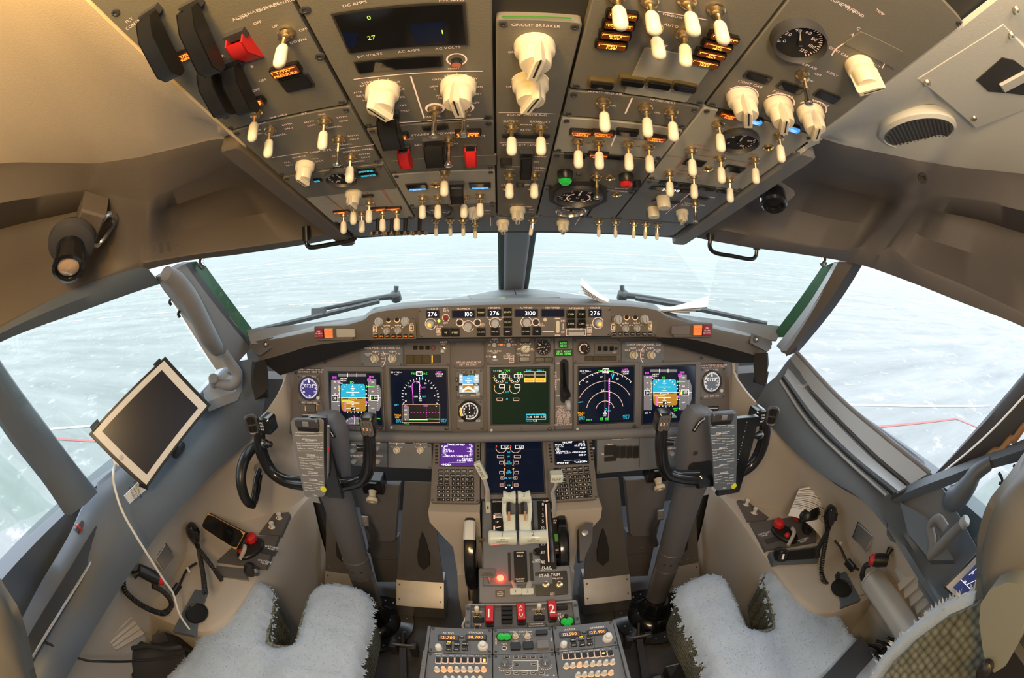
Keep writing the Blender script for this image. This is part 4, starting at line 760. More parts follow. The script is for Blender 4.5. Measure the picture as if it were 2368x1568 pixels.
def efis(s):
    q = (lambda x, y: (x, y)) if s < 0 else (lambda x, y: (1512.5 - (x - 863) * .995 if False else 1414 + (x - 863) * 1.0, y - 5.5))
    F_ = Fr(GLF.o + Vector((0, .004, 0)), (1, 0, 0), (0, .09, 1))
    m = Mod(F_, 'display_control_panel', 'small square panel of grey knobs beside the mode panel, ' + ('nearer the mounted tablet' if s < 0 else 'under the curled papers'), 'instrument panel', rect(F_, q(861, 731), q(965, 783)), 'panel', .010)
    m.mb.m = [('panel_warm' if k == 'panel' else k) for k in m.mb.m]
    for x, y in ((877, 744), (938, 743)):
        inst('dual_knob', KN_GREY, m.root, F_.Mp(*q(x, y), m.h) @ Matrix.Scale(.80, 4)); m.ticks(*q(x, y), 12, 17, (60, 90, 120), 1.1)
    for x, y in ((895, 765), (921, 764)): inst('range_knob', KN_GREY, m.root, F_.Mp(*q(x, y), m.h) @ Matrix.Scale(.62, 4)); m.ticks(*q(x, y), 10, 14, range(30, 151, 30), 1)
    for x, y in ((898, 739), (918, 739)): m.arc(*q(x, y), 6, 0, 360, 1.6, 'glow_rim'); m.button(*q(x, y), 8, 8, 'black', .003, name='round_button', r=.01)
    for x, y in ((867, 762), (952, 758)): m.box(q(x - 4, y - 6), q(x + 4, y + 6), 1.2, 'glow_rim'); m.button(*q(x, y), 4, 6, 'ivory', .007, name='toggle'); m.tx(*q(x, y + 10), 'VOR', 3); m.tx(*q(x, y - 9), 'ADF', 3)
    for i, t in enumerate(('WXR', 'STA', 'WPT', 'ARPT', 'DATA', 'POS', 'TERR')): m.button(*q(870 + i * 13.6, 777), 9, 7, 'black', .005, t, 'amber' if s < 0 else 'ink', 'map_button', th=3.4)
    for x, t in ((868, 'RADIO'), (876, 'MINS'), (886, 'BARO'), (898, 'FPV'), (918, 'MTRS'), (934, 'BARO'), (949, 'HPA'), (895, 'VOR'), (921, 'PLN')): m.tx(*q(x, 730 + (3 if x in (868, 886, 949) else 0) + (23 if t in ('VOR', 'PLN') else 0)), t, 3.2, 'glow_rim' if s < 0 else 'ink')
    m.done()
efis(-1); efis(1)
# ================================================================ main instrument panel
mb = MB(); a, b, c, d = rect(MIP, (669, 1000), (1706, 786)); H = .001
mb.rbox(MIP.M(0, 0), a - .006, c + .004, b - .006, d + .05, -.05, 0, 'panel', .01, .002)
root = thing('main_instrument_panel', 'wide brownish grey board that carries all the screens under the hood', 'instrument panel', MIP.W(0, b, -.03))
for p in ((752, 838), (684, 862), (1530, 808), (1622, 828), (1604, 838), (1700, 860), (680, 985), (1695, 968), (1034, 836), (1336, 833)): mb.lathe(MIP.Mp(*p), [(.0055, 0), (.0055, .003), (.003, .0035), (.0025, .0012), (0, .0012)], 'steel_dark', 12)
part('faceplate', mb, root)
mb = MB()  # the padded roll along the lower edge and the ledge under it
L_ = [at(696, 1004, 'y', 1.10), at(940, 1012, 'y', 1.10), at(1187, 1010, 'y', 1.10), at(1440, 1003, 'y', 1.10), at(1690, 992, 'y', 1.10)]; mb.tube(crv(L_, 6), .016, 'trim_grey', 12); part('padded_roll', mb, root)
def du(name, label, o, i, cat='screen', sm='screen', fr=MIP, foot=True, bz='bezel'):
    m = Mod(fr, name, label, cat, rect(fr, *o), bz, .008, r=.004, screws=False); u0, v0, u1, v1 = rect(fr, *i)
    m.mb.prism([(u1 + .005, v1 + .005), (u0 - .005, v1 + .005), (u0 - .005, v0 - .005), (u1 + .005, v0 - .005)], .007, .0095, 'panel_edge', m.M, .002); m.faceplate = m.mb
    if foot:
        U0, V0, U1, V1 = m.rect; m.mb.lathe(m.M @ TR(U0 + .012, V0 + .010, .008), [(.0045, 0), (.004, .002), (0, .0025)], 'white_plastic', 12); m.mb.lathe(m.M @ TR(U1 - .014, V0 + .010, .008), [(.0065, 0), (.0055, .004), (0, .005)], 'steel_dark', 14)
        for k in range(4): m.mb.box(m.M @ TR((U0 + U1) / 2, V0 + .005 + k * .004, .008), -.001 + (k % 2) * .003, .001 + (k % 2) * .003, -.001, .001, 0, .0003, 'black')
    m.mb = MB(); m.mb.rbox(m.M, u0, u1, v0, v1, .006, .0102, sm, .004); m.h = .0104; m.o = m.h + .0001; m.u = (u0, v0, u1, v1)
    def fin(lb=None):
        part('screen', m.mb, m.root, lb); return part('bezel', m.faceplate, m.root)
    m.fin = fin; return m
def pfd(s, o, i, q):
    m = du('primary_flight_display', 'screen with blue sky over brown ground, ' + ('nearest the purple-blue clock' if s < 0 else 'nearest the unlit dark clock'), o, i); L = lambda a, b, w, c, dh=.0003: m.ln(q(*a), q(*b), w, c, dh); Tt = lambda x, y, t, h, c, al=0, dh=.0005: m.tx(*q(x, y), t, h, c, al, dh=dh); B = lambda a, b, c, dh=.0001: m.poly([q(*a), q(b[0], a[1]), q(*b), q(a[0], b[1])], c, dh)
    B((782, 864), (847, 871), 'e_grey'); L((804, 863), (804, 872), 1, 'e_white'); L((825, 863), (825, 872), 1, 'e_white'); Tt(774.5, 873, '100', 5, 'e_magenta'); Tt(859, 871.5, '3100', 4.6, 'e_magenta')
    B((766, 879), (786, 963), 'e_grey'); B((851, 877), (870, 963), 'e_grey'); m.poly([q(870, 890), q(877, 890), q(882, 905), q(882, 935), q(877, 950), q(870, 950)], 'e_grey', .0001)
    sky = [(791, 888), (841, 888), (844, 891), (846, 920), (788, 920), (788, 892)]; m.poly([q(*p) for p in sky], 'e_sky', .0002); gr = [(788, 920), (846, 920), (847.5, 946), (844, 951), (794, 951), (790, 946)]; m.poly([q(*p) for p in gr], 'e_earth', .0002)
    L((789, 920), (851, 920), 1.2, 'e_white'); Tt(814.5, 885, 'FD', 5, 'e_green'); Tt(795, 876, 'DME 109P', 2.8, 'e_white'); Tt(794, 880.5, 'DME 5.4', 2.8, 'e_white'); Tt(790, 886, 'ILS', 3, 'e_white')
    m.poly([q(815.5, 890), q(818, 895), q(813, 895)], 'e_white', .0004)
    for y, w in ((898, 10), (902, 5), (907, 30), (911, 5), (915.5, 10), (925, 10), (928.5, 5), (932, 30), (936, 5), (939.5, 10), (944.5, 30)): L((816 - w / 2, y), (816 + w / 2, y), .9, 'e_white', .0004)
    for a in (30, 45, 60, 120, 135, 150): c = math.cos(R(a)); k = math.sin(R(a)); L((816 + c * 26, 914 - k * 26), (816 + c * 29, 914 - k * 29), 1, 'e_white', .0004)
    for dx in (-1, 1): L((816 + dx * 23, 921), (816 + dx * 9, 921), 2.6, 'black', .0005); L((816 + dx * 23, 920), (816 + dx * 9, 920), .8, 'e_white', .0006); L((816 + dx * 9, 920), (816 + dx * 9, 924), 1, 'e_white', .0006)
    L((790, 926.2), (813, 926.2), .9, 'e_lime', .0006); L((790, 928.6), (813, 928.6), .9, 'e_lime', .0006); L((798.5, 930), (798.5, 953), 2.4, 'e_magenta', .0006); B((812, 943), (823, 950), 'black', .0005); Tt(818, 946, '-4', 5, 'e_white', 0, .0007)
    for y in range(884, 940, 9): L((782, y), (786, y), .8, 'e_white')
    for y, t in ((883, '100'), (897, '80'), (911, '60')): Tt(775, y, t, 3, 'e_white')
    for y in range(882, 960, 11): L((851, y), (854, y), .8, 'e_white')
    for y, t in ((884, '400'), (905, '200'), (944, '-200')): Tt(862, y, t, 2.8, 'e_white')
    B((768, 914.5), (781, 928.5), 'black', .0003); m.box(q(768, 914.5), q(781, 928.5), 1, 'e_white', .0005); Tt(775, 921, '30', 5, 'e_white', 0, .0007); B((857, 914), (875, 926), 'black', .0003); m.box(q(857, 914), q(875, 926), 1.1, 'e_white', .0005); Tt(861, 920, '2', 4, 'e_green', 0, .0007); Tt(868, 920, '00', 4.5, 'e_white', 0, .0007); B((853, 918.5), (858, 925), 'e_amber', .0004)
    L((848, 894), (866, 894), 1.1, 'e_green'); m.poly([q(847, 891), q(851, 894), q(847, 897)], 'e_green', .0004); m.box(q(850, 876), q(857, 882), .9, 'e_magenta', .0004); m.poly([q(779, 882), q(782, 880), q(786, 880), q(786, 884), q(782, 884)], 'e_magenta', .0004)
    for y in (903, 911, 937): m.disc(*q(847, y), 1.5, 'e_white', .0004, 8)
    m.poly([q(848, 927), q(850.5, 930.5), q(848, 934), q(845.5, 930.5)], 'e_magenta', .0004)
    for x in (804, 812, 828, 836): m.disc(*q(x, 953), 1.4, 'e_white', .0004, 8)
    L((820, 951), (820, 956), .9, 'e_white'); L((785, 903), (785, 920), 1.8, 'e_amber'); m.disc(*q(785, 898), 2.2, 'e_amber', .0004, 8); L((873, 920), (882, 920), .9, 'e_white', .0004)
    for y in range(893, 950, 5): m.disc(*q(874, y), .6, 'e_white', .0004, 6)
    cx, cy = 820, 986; m.poly([q(cx + 27 * math.cos(R(a)), cy - 22 * math.sin(R(a))) for a in range(12, 169, 12)] , 'e_grey', .0002)
    for a in range(20, 161, 14): L((cx + 22 * math.cos(R(a)), cy - 18 * math.sin(R(a))), (cx + 26 * math.cos(R(a)), cy - 21 * math.sin(R(a))), .8, 'e_white', .0004)
    L((820, 968), (820, 981), .9, 'e_white', .0005); Tt(820, 962.5, 'V', 4, 'e_magenta'); Tt(813, 979, '276H', 3, 'e_magenta'); Tt(833, 979, 'MAG', 3, 'e_green'); Tt(843, 958.5, 'BARO', 3, 'e_green'); Tt(843, 963, '200', 3, 'e_green'); Tt(872, 968, '995 HPA', 3, 'e_green'); Tt(776, 969, 'GS  0', 4, 'e_white')
    m.fin()
pfd(-1, ((750, 847), (892, 996)), ((763, 861), (886, 982)), lambda x, y: (x, y))
pfd(1, ((1477, 839), (1614, 987)), ((1486, 849), (1601, 970)), lambda x, y: (1509 + (x - 787.5) * .957, 877 + (y - 888) * .955))
def tri(m, x, y, r, c='e_white'): m.ln((x, y - r), (x - r * .7, y + r), 1, c, .0005); m.ln((x, y - r), (x + r * .7, y + r), 1, c, .0005); m.ln((x - r * .7, y + r), (x + r * .7, y + r), 1, c, .0005)
m = du('navigation_display', 'dark screen with full compass circle, pink curved route and boxed profile', ((893, 845), (1044, 997)), ((905, 854), (1036, 981)))
Lm = lambda a, b, w=1, c='e_white', dh=.0004: m.ln(a, b, w, c, dh)
m.tx(917, 861, 'GS 0 TAS ---', 3.2, 'e_white', dh=.0004); m.tx(917, 866, '---/--', 3, 'e_white', dh=.0004); m.tx(957, 864, 'TRK', 4, 'e_green', dh=.0004); m.tx(969, 863.5, '277', 5, 'e_white', dh=.0004); m.box((963, 859), (976, 868), 1, 'e_white', .0004); m.tx(982, 864, 'MAG', 4, 'e_green', dh=.0004); m.tx(1016, 860.5, 'LI017', 4, 'e_magenta', dh=.0004); m.tx(1016, 865, '0729.0Z', 3.4, 'e_white', dh=.0004); m.tx(1016, 869.5, '5.2NM', 3.2, 'e_white', dh=.0004)
m.ticks(971.6, 918, 39, 43, [a for a in range(-30, 211, 10)], 1.1, 'e_white', .0004)
for a, t in ((100, '27'), (68, '30'), (38, '33'), (5, '0'), (135, '24'), (168, '21'), (196, '18')): m.tx(971.6 + 34 * math.cos(R(a)), 918 - 34 * math.sin(R(a)), t, 3.6, 'e_white', dh=.0004)
P_ = crv([(955.6, 935, 0), (954.7, 914, 0), (953, 893, 0), (956, 885, 0), (963, 881.5, 0), (969, 885, 0), (972, 893, 0)], 5)
for i in range(len(P_) - 1): Lm(P_[i].xy, P_[i + 1].xy, 1.3, 'e_magenta')
for y in range(872, 916, 4): Lm((970, y), (970.6, y + 2.4), 1.1); Lm((973, y + 20), (973.3, y + 22.4), 1, 'e_magenta') if y < 896 else None
tri(m, 972, 919, 3.6); m.tx(980, 896, 'LI017', 3.4, 'e_magenta', dh=.0004); m.tx(962, 917, 'LI019', 3.2, 'e_white', dh=.0004); m.tx(981, 917, 'LIRF', 3.2, 'e_cyan', dh=.0004); m.tx(973, 926, 'ILS', 3.2, 'e_white', dh=.0004); m.ln((977, 870), (976, 878), 1.2, 'e_cyan', .0004)
m.poly([(930, 935), (1017, 935), (1017, 977), (930, 977)], 'black', .0002); m.box((930, 935), (1017, 977), 1.1, 'ink', .0006); m.poly([(933, 940), (946, 940), (946, 972), (933, 972)], 'e_grey', .0005); m.tx(938, 938.5, '3100', 3.4, 'e_magenta', dh=.0008); m.tx(985, 938.5, 'LI019', 3.4, 'e_magenta', dh=.0008)
for y, t in ((948, '400'), (959, '200'), (970, '0')): m.tx(938, y, t, 3, 'e_white', dh=.0009)
for x in range(950, 1016, 7): m.ln((x, 953), (x + 3, 953), 1, 'e_magenta', .0008)
for y in range(942, 968, 5): m.ln((986, y), (986, y + 2.6), 1, 'e_magenta', .0008)
m.ln((947, 970), (988, 970), 1.3, 'e_white', .0008).ln((988, 969), (1016, 969.5), 1.6, 'e_green', .0008); m.ln((946, 971), (990, 971), 1, 'e_green', .0007)
m.tx(920, 960, 'TCAS', 4, 'e_amber', dh=.0004).tx(919, 965, 'OFF', 4, 'e_amber', dh=.0004).tx(922, 971, 'ADF 1', 3.4, 'e_cyan', dh=.0004).tx(922, 975.5, '277.0', 3.4, 'e_cyan', dh=.0004).tx(1026, 970, 'ADF 2', 3.4, 'e_cyan', dh=.0004).tx(1026, 974.5, '572.0', 3.4, 'e_cyan', dh=.0004).tx(917, 936.5, 'ARPT', 3, 'e_cyan', dh=.0004).tx(940, 979, 'FMC L', 3, 'e_green', dh=.0004); m.fin()
m = du('navigation_display', 'dark screen with three white half circles and a straight pink dashed line', ((1326, 840), (1475, 991)), ((1338, 850), (1462, 973)))
m.tx(1354, 858, 'GS 0 TAS---', 3.4, 'e_white', dh=.0004).tx(1350, 862, '---/--', 3, 'e_white', dh=.0004).tx(1389, 858, 'TRK', 4, 'e_green', dh=.0004).tx(1401, 857.5, '277', 5, 'e_white', dh=.0004).box((1394, 853), (1408, 862), 1, 'e_white', .0004).tx(1413, 858, 'MAG', 4, 'e_green', dh=.0004).tx(1446, 855, 'LI017', 4, 'e_magenta', dh=.0004).tx(1446, 859.5, '0729.9Z', 3.3, 'e_white', dh=.0004).tx(1447, 864, '5.2NM', 3.2, 'e_white', dh=.0004)
for r, a in ((21, 12), (42, 10), (65, 28), (86, 46)): m.arc(1399, 949, r, a, 180 - a, 1.3, 'ink', 36, .0004)
m.ticks(1399, 949, 82, 86, range(46, 136, 8), 1.1, 'e_white', .0004)
for a, t in ((122, '24'), (96, '27'), (68, '30')): m.tx(1399 + 78 * math.cos(R(a)), 949 - 78 * math.sin(R(a)), t, 4, 'e_white', dh=.0004)
m.ln((1399, 865), (1399, 944), 1, 'ink', .0005).ln((1407.5, 876), (1407.5, 964), 1, 'e_magenta', .0005); m.ln((1408, 938), (1407, 965), 3, 'e_grey', .0004); m.poly([(1409, 873), (1411, 877), (1407, 877)], 'e_magenta', .0006)
for y in range(878, 938, 4): m.ln((1409.5, y), (1409.5, y + 2), 1.4, 'e_white', .0006)
m.ln((1420, 864), (1416, 876), 1.6, 'e_cyan', .0005).ln((1414, 864), (1416.5, 876), 1, 'e_cyan', .0005); m.arc(1401, 947, 2.4, 0, 360, 1, 'e_cyan', 10, .0006); m.tx(1408, 950, 'LIRF', 3, 'e_cyan', dh=.0006); tri(m, 1399, 953, 4.5); m.tx(1398, 961, '0.00', 2.8, 'e_white', dh=.0005).tx(1394, 903, '2.5', 4, 'e_white', dh=.0006)
m.tx(1344, 955, 'TCAS', 4.4, 'e_amber', dh=.0004).tx(1343, 960, 'OFF', 4.4, 'e_amber', dh=.0004).tx(1346, 965, 'ADF 1', 3.6, 'e_cyan', dh=.0004).tx(1346, 969, '277.0', 3.6, 'e_cyan', dh=.0004).tx(1448, 961, 'ADF 2', 3.8, 'e_cyan', dh=.0004).tx(1448, 966, '572.0', 3.8, 'e_cyan', dh=.0004).tx(1343, 930, 'ARPT', 3, 'e_cyan', dh=.0004).tx(1363, 971, 'FMC R', 3, 'e_green', dh=.0004).tx(1391, 967, 'ANP', 2.8, 'e_green', dh=.0004).tx(1391, 970.5, '0.05', 2.8, 'e_green', dh=.0004).tx(1404, 967, 'ANP', 2.8, 'e_green', dh=.0004).tx(1404, 970.5, '0.30', 2.8, 'e_green', dh=.0004); m.fin()
m = du('engine_display', 'greenish black centre screen with white engine arcs and two amber boxes', ((1125, 843), (1281, 998)), ((1136, 852), (1268, 977)), sm='screen_green')
m.tx(1146, 857.5, 'TAT', 4, 'e_cyan', dh=.0004).tx(1157, 857.5, '0c', 4.6, 'e_white', dh=.0004).tx(1173, 857, 'TO 1', 4.6, 'e_green', dh=.0004)
for dx in (0, 35.3):
    m.tx(1165 + dx, 863, '89.3', 4.2, 'e_green', dh=.0004).arc(1155 + dx, 874, 12, 160, 370, 1.3, 'ink', 24, .0004).box((1154 + dx, 866), (1173 + dx, 873.5), 1, 'e_white', .0005).tx(1166 + dx, 869.7, '0.0', 5, 'e_white', dh=.0005).ln((1142 + dx, 867), (1144 + dx, 870), 1.6, 'e_red', .0005).ln((1140 + dx, 873), (1144 + dx, 875), 1.4, 'e_lime', .0005)
    for a in range(190, 351, 32): m.disc(1155 + dx + 8.6 * math.cos(R(a)), 874 - 8.6 * math.sin(R(a)), 1.1, 'e_white', .0004, 8)
    m.arc(1155 + dx, 898, 12, 165, 365, 1.3, 'ink', 24, .0004).box((1155 + dx, 889), (1167 + dx, 897), 1, 'e_white', .0005).ln((1142 + dx, 890), (1144 + dx, 893), 2, 'e_red', .0005).ln((1144 + dx, 893), (1143.5 + dx, 897), 1.2, 'e_amber', .0005)
for a in (1149, 1187): m.box((a, 920.5), (a + 13, 926.5), 1.1, 'ink', .0004)
m.tx(1172, 885, 'N1', 3.6, 'e_cyan', dh=.0004).tx(1173, 907, 'EGT', 3.6, 'e_cyan', dh=.0004).tx(1173, 923, 'FF', 3.4, 'e_cyan', dh=.0004)
for a, t in ((1212, 'ENG 1'), (1238, 'ENG 2')): m.tx(a + 12, 856.5, t, 3.8, 'e_cyan', dh=.0004).box((a, 859), (a + 24, 883.5), .9, 'ink', .0004).ln((a, 867), (a + 24, 867), .9, 'ink', .0004).poly([(a, 874), (a + 24, 874), (a + 24, 883.5), (a, 883.5)], 'e_amber', .0004).tx(a + 12, 876.5, 'LOW OIL', 2.6, 'ink_black', dh=.0007).tx(a + 12, 880.5, 'PRESSURE', 2.6, 'ink_black', dh=.0007)
m.box((1217, 958), (1262, 970), 1.2, 'e_cyan', .0004).tx(1239.5, 958, 'FUEL QTY - KGS X 1000', 2.6, 'e_cyan', dh=.0006).tx(1239.5, 964, '2.35  0.00  2.51', 4.4, 'e_white', dh=.0004).tx(1223, 973.8, 'TOTAL', 3, 'e_cyan', dh=.0004).tx(1237, 973, '4.8', 5, 'e_white', dh=.0004); m.fin()
# ---------------------------------------------------------------- small instruments on the board
def clock(px, py, r, dial, lab):
    m = Mod(MIP, 'clock', lab, 'clock', rect(MIP, (px - 27, py - 32), (px + 28, py + 37)), 'bezel', .005); g = m.gauge(px, py, r, None, None, 90, -270, 'steel_dark', dial, 'e_white', nt=60, name='clock_dial', h=.006)
    k = m.sc(px, py) * r; mb = MB(); M = MIP.Mp(px, py, m.h + .0035); mb.text(M @ TR(0, k * .22, 0), '0728', k * .30, 'e_white')
    for a, t in ((-90, '30'), (0, '15'), (180, '45'), (-30, '20'), (-150, '40'), (30, '10'), (150, '50')): mb.text(M @ TR(k * .66 * math.cos(R(a)), k * .66 * math.sin(R(a)), 0), t, k * .15, 'e_white')
    mb.prism([(0, k * .86), (-k * .08, k * .5), (k * .08, k * .5)], 0, .001, 'e_white', M); part('needle', mb, g); m.button(px + r, py + r * .98, 7, 7, 'white_plastic', .009, name='reset_button', r=.01); m.tx(px, py - 27, 'CHR        DATE', 3).tx(px, py + 33, 'GMT   RUN   HLD', 3); m.done()
clock(715, 898, 22, 'navy_dial', 'round clock reading 0728 with bright violet-blue dial'); clock(1646, 883, 20.5, 'glass_dark', 'round clock reading 0728 with unlit black dial')
m = Mod(MIP, 'backup_control_panel', 'small plate with dark window and amber lettering below the violet-blue clock', 'instrument panel', rect(MIP, (695, 931), (748, 957)), 'panel', .004, screws=False); m.window(719, 944, 22, 14, 'window_amber', t=.003); m.tx(719, 934, 'NOSE WHEEL STEER', 2.8, 'glow_rim').ln((706, 938), (706, 950), 1.5, 'glow_rim').ln((733, 938), (733, 950), 1.5, 'glow_rim'); m.done()
for x, y, s in ((718, 858, -1), (1648, 848, 1)):
    m = Mod(MIP, 'placard', 'tiny two-line placard above ' + ('violet-blue clock' if s < 0 else 'black-faced clock'), 'placard', rect(MIP, (x - 26, y - 7), (x + 26, y + 5)), 'panel_edge', .001, screws=False); m.tx(x, y - 3, 'STANDBY COMPASS DEVIATION', 3).tx(x, y + 2, 'EACH FLIGHT CHECK TIME', 3); m.done()
m = Mod(MIP, 'placard', 'thin black placard lettered VG-KNS behind the written clipboard nearest the tablet', 'placard', rect(MIP, (698, 958), (744, 967)), 'black', .0012, screws=False); m.ln((700, 959.5), (742, 959.5), 1.6, 'ink_white').tx(724, 963.5, 'VG-KNS', 4, 'ink_white'); m.done()
m = Mod(MIP, 'placard', 'thin white-edged placard behind the clipboard farthest from the tablet', 'placard', rect(MIP, (1617, 942), (1662, 950)), 'black', .0012, screws=False); m.ln((1618, 944), (1660, 944), 1.8, 'ink_white'); m.done()
def dusel(px, py, s):
    m = Mod(MIP, 'display_selector_panel', 'plate lettered MAIN PANEL with two cream knobs ' + ('beside the LIGHTS switch' if s < 0 else 'on the brake dial side'), 'instrument panel', rect(MIP, (px - 49, py - 24), (px + 49, py + 26)), 'panel_cool', .005)
    a, b = (px - 16, px + 24) if s < 0 else (px + 18, px - 22)
    m.tx(a, py - 16, 'MAIN PANEL DUs', 4.2).tx(b, py - 16, 'LOWER DU', 4.2)
    for x in (a, b): m.tx(x, py - 8, 'NORM', 3.4).ticks(x, py + 8, 11, 15, (50, 90, 130), 1.1); inst('selector_knob', KN_MED, m.root, MIP.Mp(x, py + 8, m.h) @ Matrix.Scale(.92, 4))
    m.tx(a - s * -17, py - 3, 'OUTBD', 2.8).tx(a - s * -17, py + 1, 'PFD', 2.8).tx(a + s * -17, py - 3, 'ENG', 2.8).tx(a + s * -17, py + 1, 'PRI', 2.8).tx(a + s * -18, py + 8, 'PFD', 2.8).tx(a + s * -19, py + 16, 'MFD', 2.8).arc(a, py + 8, 23, -55 if s < 0 else 125, 45 if s < 0 else 235, 1.2).tx(b - 15, py - 3, 'ENG', 2.8).tx(b + 15, py - 3, 'ND', 2.8); m.done()
dusel(884, 821, -1); dusel(1486, 813, 1)
m = Mod(MIP, 'annunciator_module', 'plate with three unlit square windows, LIGHTS switch and amber-edged cap', 'instrument panel', rect(MIP, (935, 791), (1042, 847)), 'panel', .004)
for i in range(3): m.window(961 + i * 14, 804, 10, 10, 'glass_dark', t=.003, rim='bezel')
m.arc(1002, 804, 5.5, 0, 360, 1.2, 'panel_edge').button(1002, 804, 7, 7, 'red_dark', .006, name='reset_button', r=.01); m.tx(1026, 791, 'LIGHTS', 3.2).tx(1026, 796, 'TEST', 3).tx(1026, 815, 'DIM', 3); m.arc(1026, 806, 5.5, 0, 360, 1.6, 'ink'); m.toggle(1026, 806)
for i in range(3): m.window(948 + i * 19, 831, 16, 17, 'window_amber', t=.004, rim='panel_edge')
m.window(1009, 830, 17, 16, 'panel_edge', 'amber_cap'); m.ln((1000, 822), (1000, 838), 2.4, 'e_amber', .004); m.done()
m = Mod(MIP, 'blank_cover', 'plain screwed cover plate lettered ISFD HEADING FROM LEFT IRS ONLY', 'cover plate', rect(MIP, (1047, 791), (1120, 850)), 'panel', .004); m.mb.rbox(m.M, *[f for f in (lambda r: (r[0], r[2], r[1], r[3]))(rect(MIP, (1053, 794), (1114, 833)))], .003, .0052, 'panel', .002); m.tx(1084, 838, 'ISFD HEADING FROM', 4).tx(1083, 843, 'LEFT IRS ONLY', 4); m.done()
m = Mod(MIP, 'standby_flight_display', 'small square colour screen in a lugged bezel above the white-figured compass dial', 'screen', rect(MIP, (1055, 852), (1118, 921)), 'bezel', .005)
m.button(1073, 860, 11, 5, 'black', .006, 'APP', 'ink', 'bezel_button', th=3); m.button(1094, 860, 11, 5, 'black', .006, 'HP/IN', 'ink', 'bezel_button', th=2.4); m.button(1056.5, 878, 5, 11, 'black', .006, '+', 'ink_white', 'bezel_button', th=4); m.button(1057, 898, 5, 11, 'black', .006, '-', 'ink_white', 'bezel_button', th=4); m.tx(1070, 915, 'ATT', 3.6, 'ink_white').tx(1096, 914.5, 'BARO', 3.4, 'ink_white'); m.button(1106, 910, 10, 10, 'knob_grey', .012, name='baro_knob', r=.01)
mb = MB(); u0, v0, u1, v1 = rect(MIP, (1061, 865), (1108, 909)); fb = m.mb; m.mb = MB(); m.mb.rbox(m.M, u0, u1, v0, v1, .004, .0062, 'screen', .002); m.h = .0064; m.o = .0065
m.poly([(1062, 866), (1107, 866), (1107, 908), (1062, 908)], 'e_greyblue', 0); m.poly([(1070, 870), (1096, 870), (1096, 889), (1070, 889)], 'e_blue', .0002); m.poly([(1070, 889), (1096, 889), (1096, 904), (1070, 904)], 'e_earth', .0002); m.poly([(1070, 866), (1098, 866), (1098, 870), (1070, 870)], 'black', .0002); m.tx(1089, 868, '995 HPA', 2.6, 'e_green', dh=.0005)
for y, w in ((876, 6), (880, 14), (884, 6), (894, 6), (896, 14)): m.ln((1083 - w / 2, y), (1083 + w / 2, y), .9, 'e_white', .0004)
m.ln((1070, 889), (1096, 889), 1, 'e_white', .0004); m.poly([(1062, 886), (1069, 886), (1069, 892), (1062, 892)], 'black', .0004); m.poly([(1095, 886), (1107, 886), (1107, 892), (1095, 892)], 'black', .0004); m.tx(1101, 889, '200', 3.2, 'e_white', dh=.0006)
for y in (871, 878, 898): m.tx(1066, y, '80', 2.8, 'e_white', dh=.0005).tx(1102, y, '400', 2.8, 'e_white', dh=.0005)
m.arc(1083, 914, 16, 30, 150, 4, 'e_white', 14, .0003); part('screen', m.mb, m.root); m.mb = fb; m.h = .005; m.done()
m = Mod(MIP, 'radio_magnetic_indicator', 'octagonal black compass dial with white figures and orange arc', 'instrument', rect(MIP, (1055, 924), (1118, 994)), 'bezel', .005)
m.mb.prism([MIP.uv(1086 + 27 * math.cos(R(a)) * 1.05, 950 - 26 * math.sin(R(a)) * 1.05, .005) for a in range(22, 382, 45)], .004, .007, 'black', m.M); g = m.gauge(1086, 950, 22, 88, ['24', '21', '18', '15', '12', '9', '6', '3', '0', '33', '30', '27'], 215, -115, 'black', 'black_matte', 'e_white', 'e_white', 72, 'compass_dial', .009); m.arc(1086, 950, 21, 155, 210, 2.6, 'amber', 12, .012); m.button(1067, 972, 11, 6, 'knob_grey', .01, 'ADF', 'ink_black', 'pointer_knob', th=2.6, r=.003); m.button(1106, 972, 11, 6, 'knob_grey', .01, 'VOR', 'ink_black', 'pointer_knob', th=2.6, r=.003); m.done()
m = Mod(MIP, 'engine_reference_panel', 'plate lettered FUEL FLOW with two small grey knobs and three lit keys', 'instrument panel', rect(MIP, (1123, 780), (1193, 842)), 'panel', .005)
for x, y in ((1143, 797.5), (1176, 797.5)): m.ticks(x, y, 8, 12, range(0, 181, 45), 1.1); m.knob(x, y, KN_ROUND, 0, 'round_knob', .85)
m.tx(1144, 781, 'N1 SET', 3.2).tx(1176, 781, 'SPD REF', 3.2).tx(1144, 785, 'AUTO', 3.2).tx(1176, 785, 'AUTO', 3.2).tx(1130, 798, '2', 3).tx(1160, 797, 'SET', 3, 'amber').tx(1192, 797, 'VR', 3).tx(1144, 812, 'FUEL FLOW', 4).tx(1144, 816, 'RESET', 3.2).tx(1130, 824.5, 'RATE', 3.2).tx(1145, 832, 'USED', 3.2).tx(1176, 818, 'MFD', 3.2); m.button(1144, 825, 9, 6, 'chrome', .01, name='reset_switch', r=.003)
for x, y, t in ((1170, 825, 'ENG'), (1183, 825, 'SYS'), (1183, 834, 'C/R')): m.button(x, y, 9, 6, 'black', .005, t.replace('/', ''), 'ink', 'mode_key', th=3, bez='ink')
m.done()
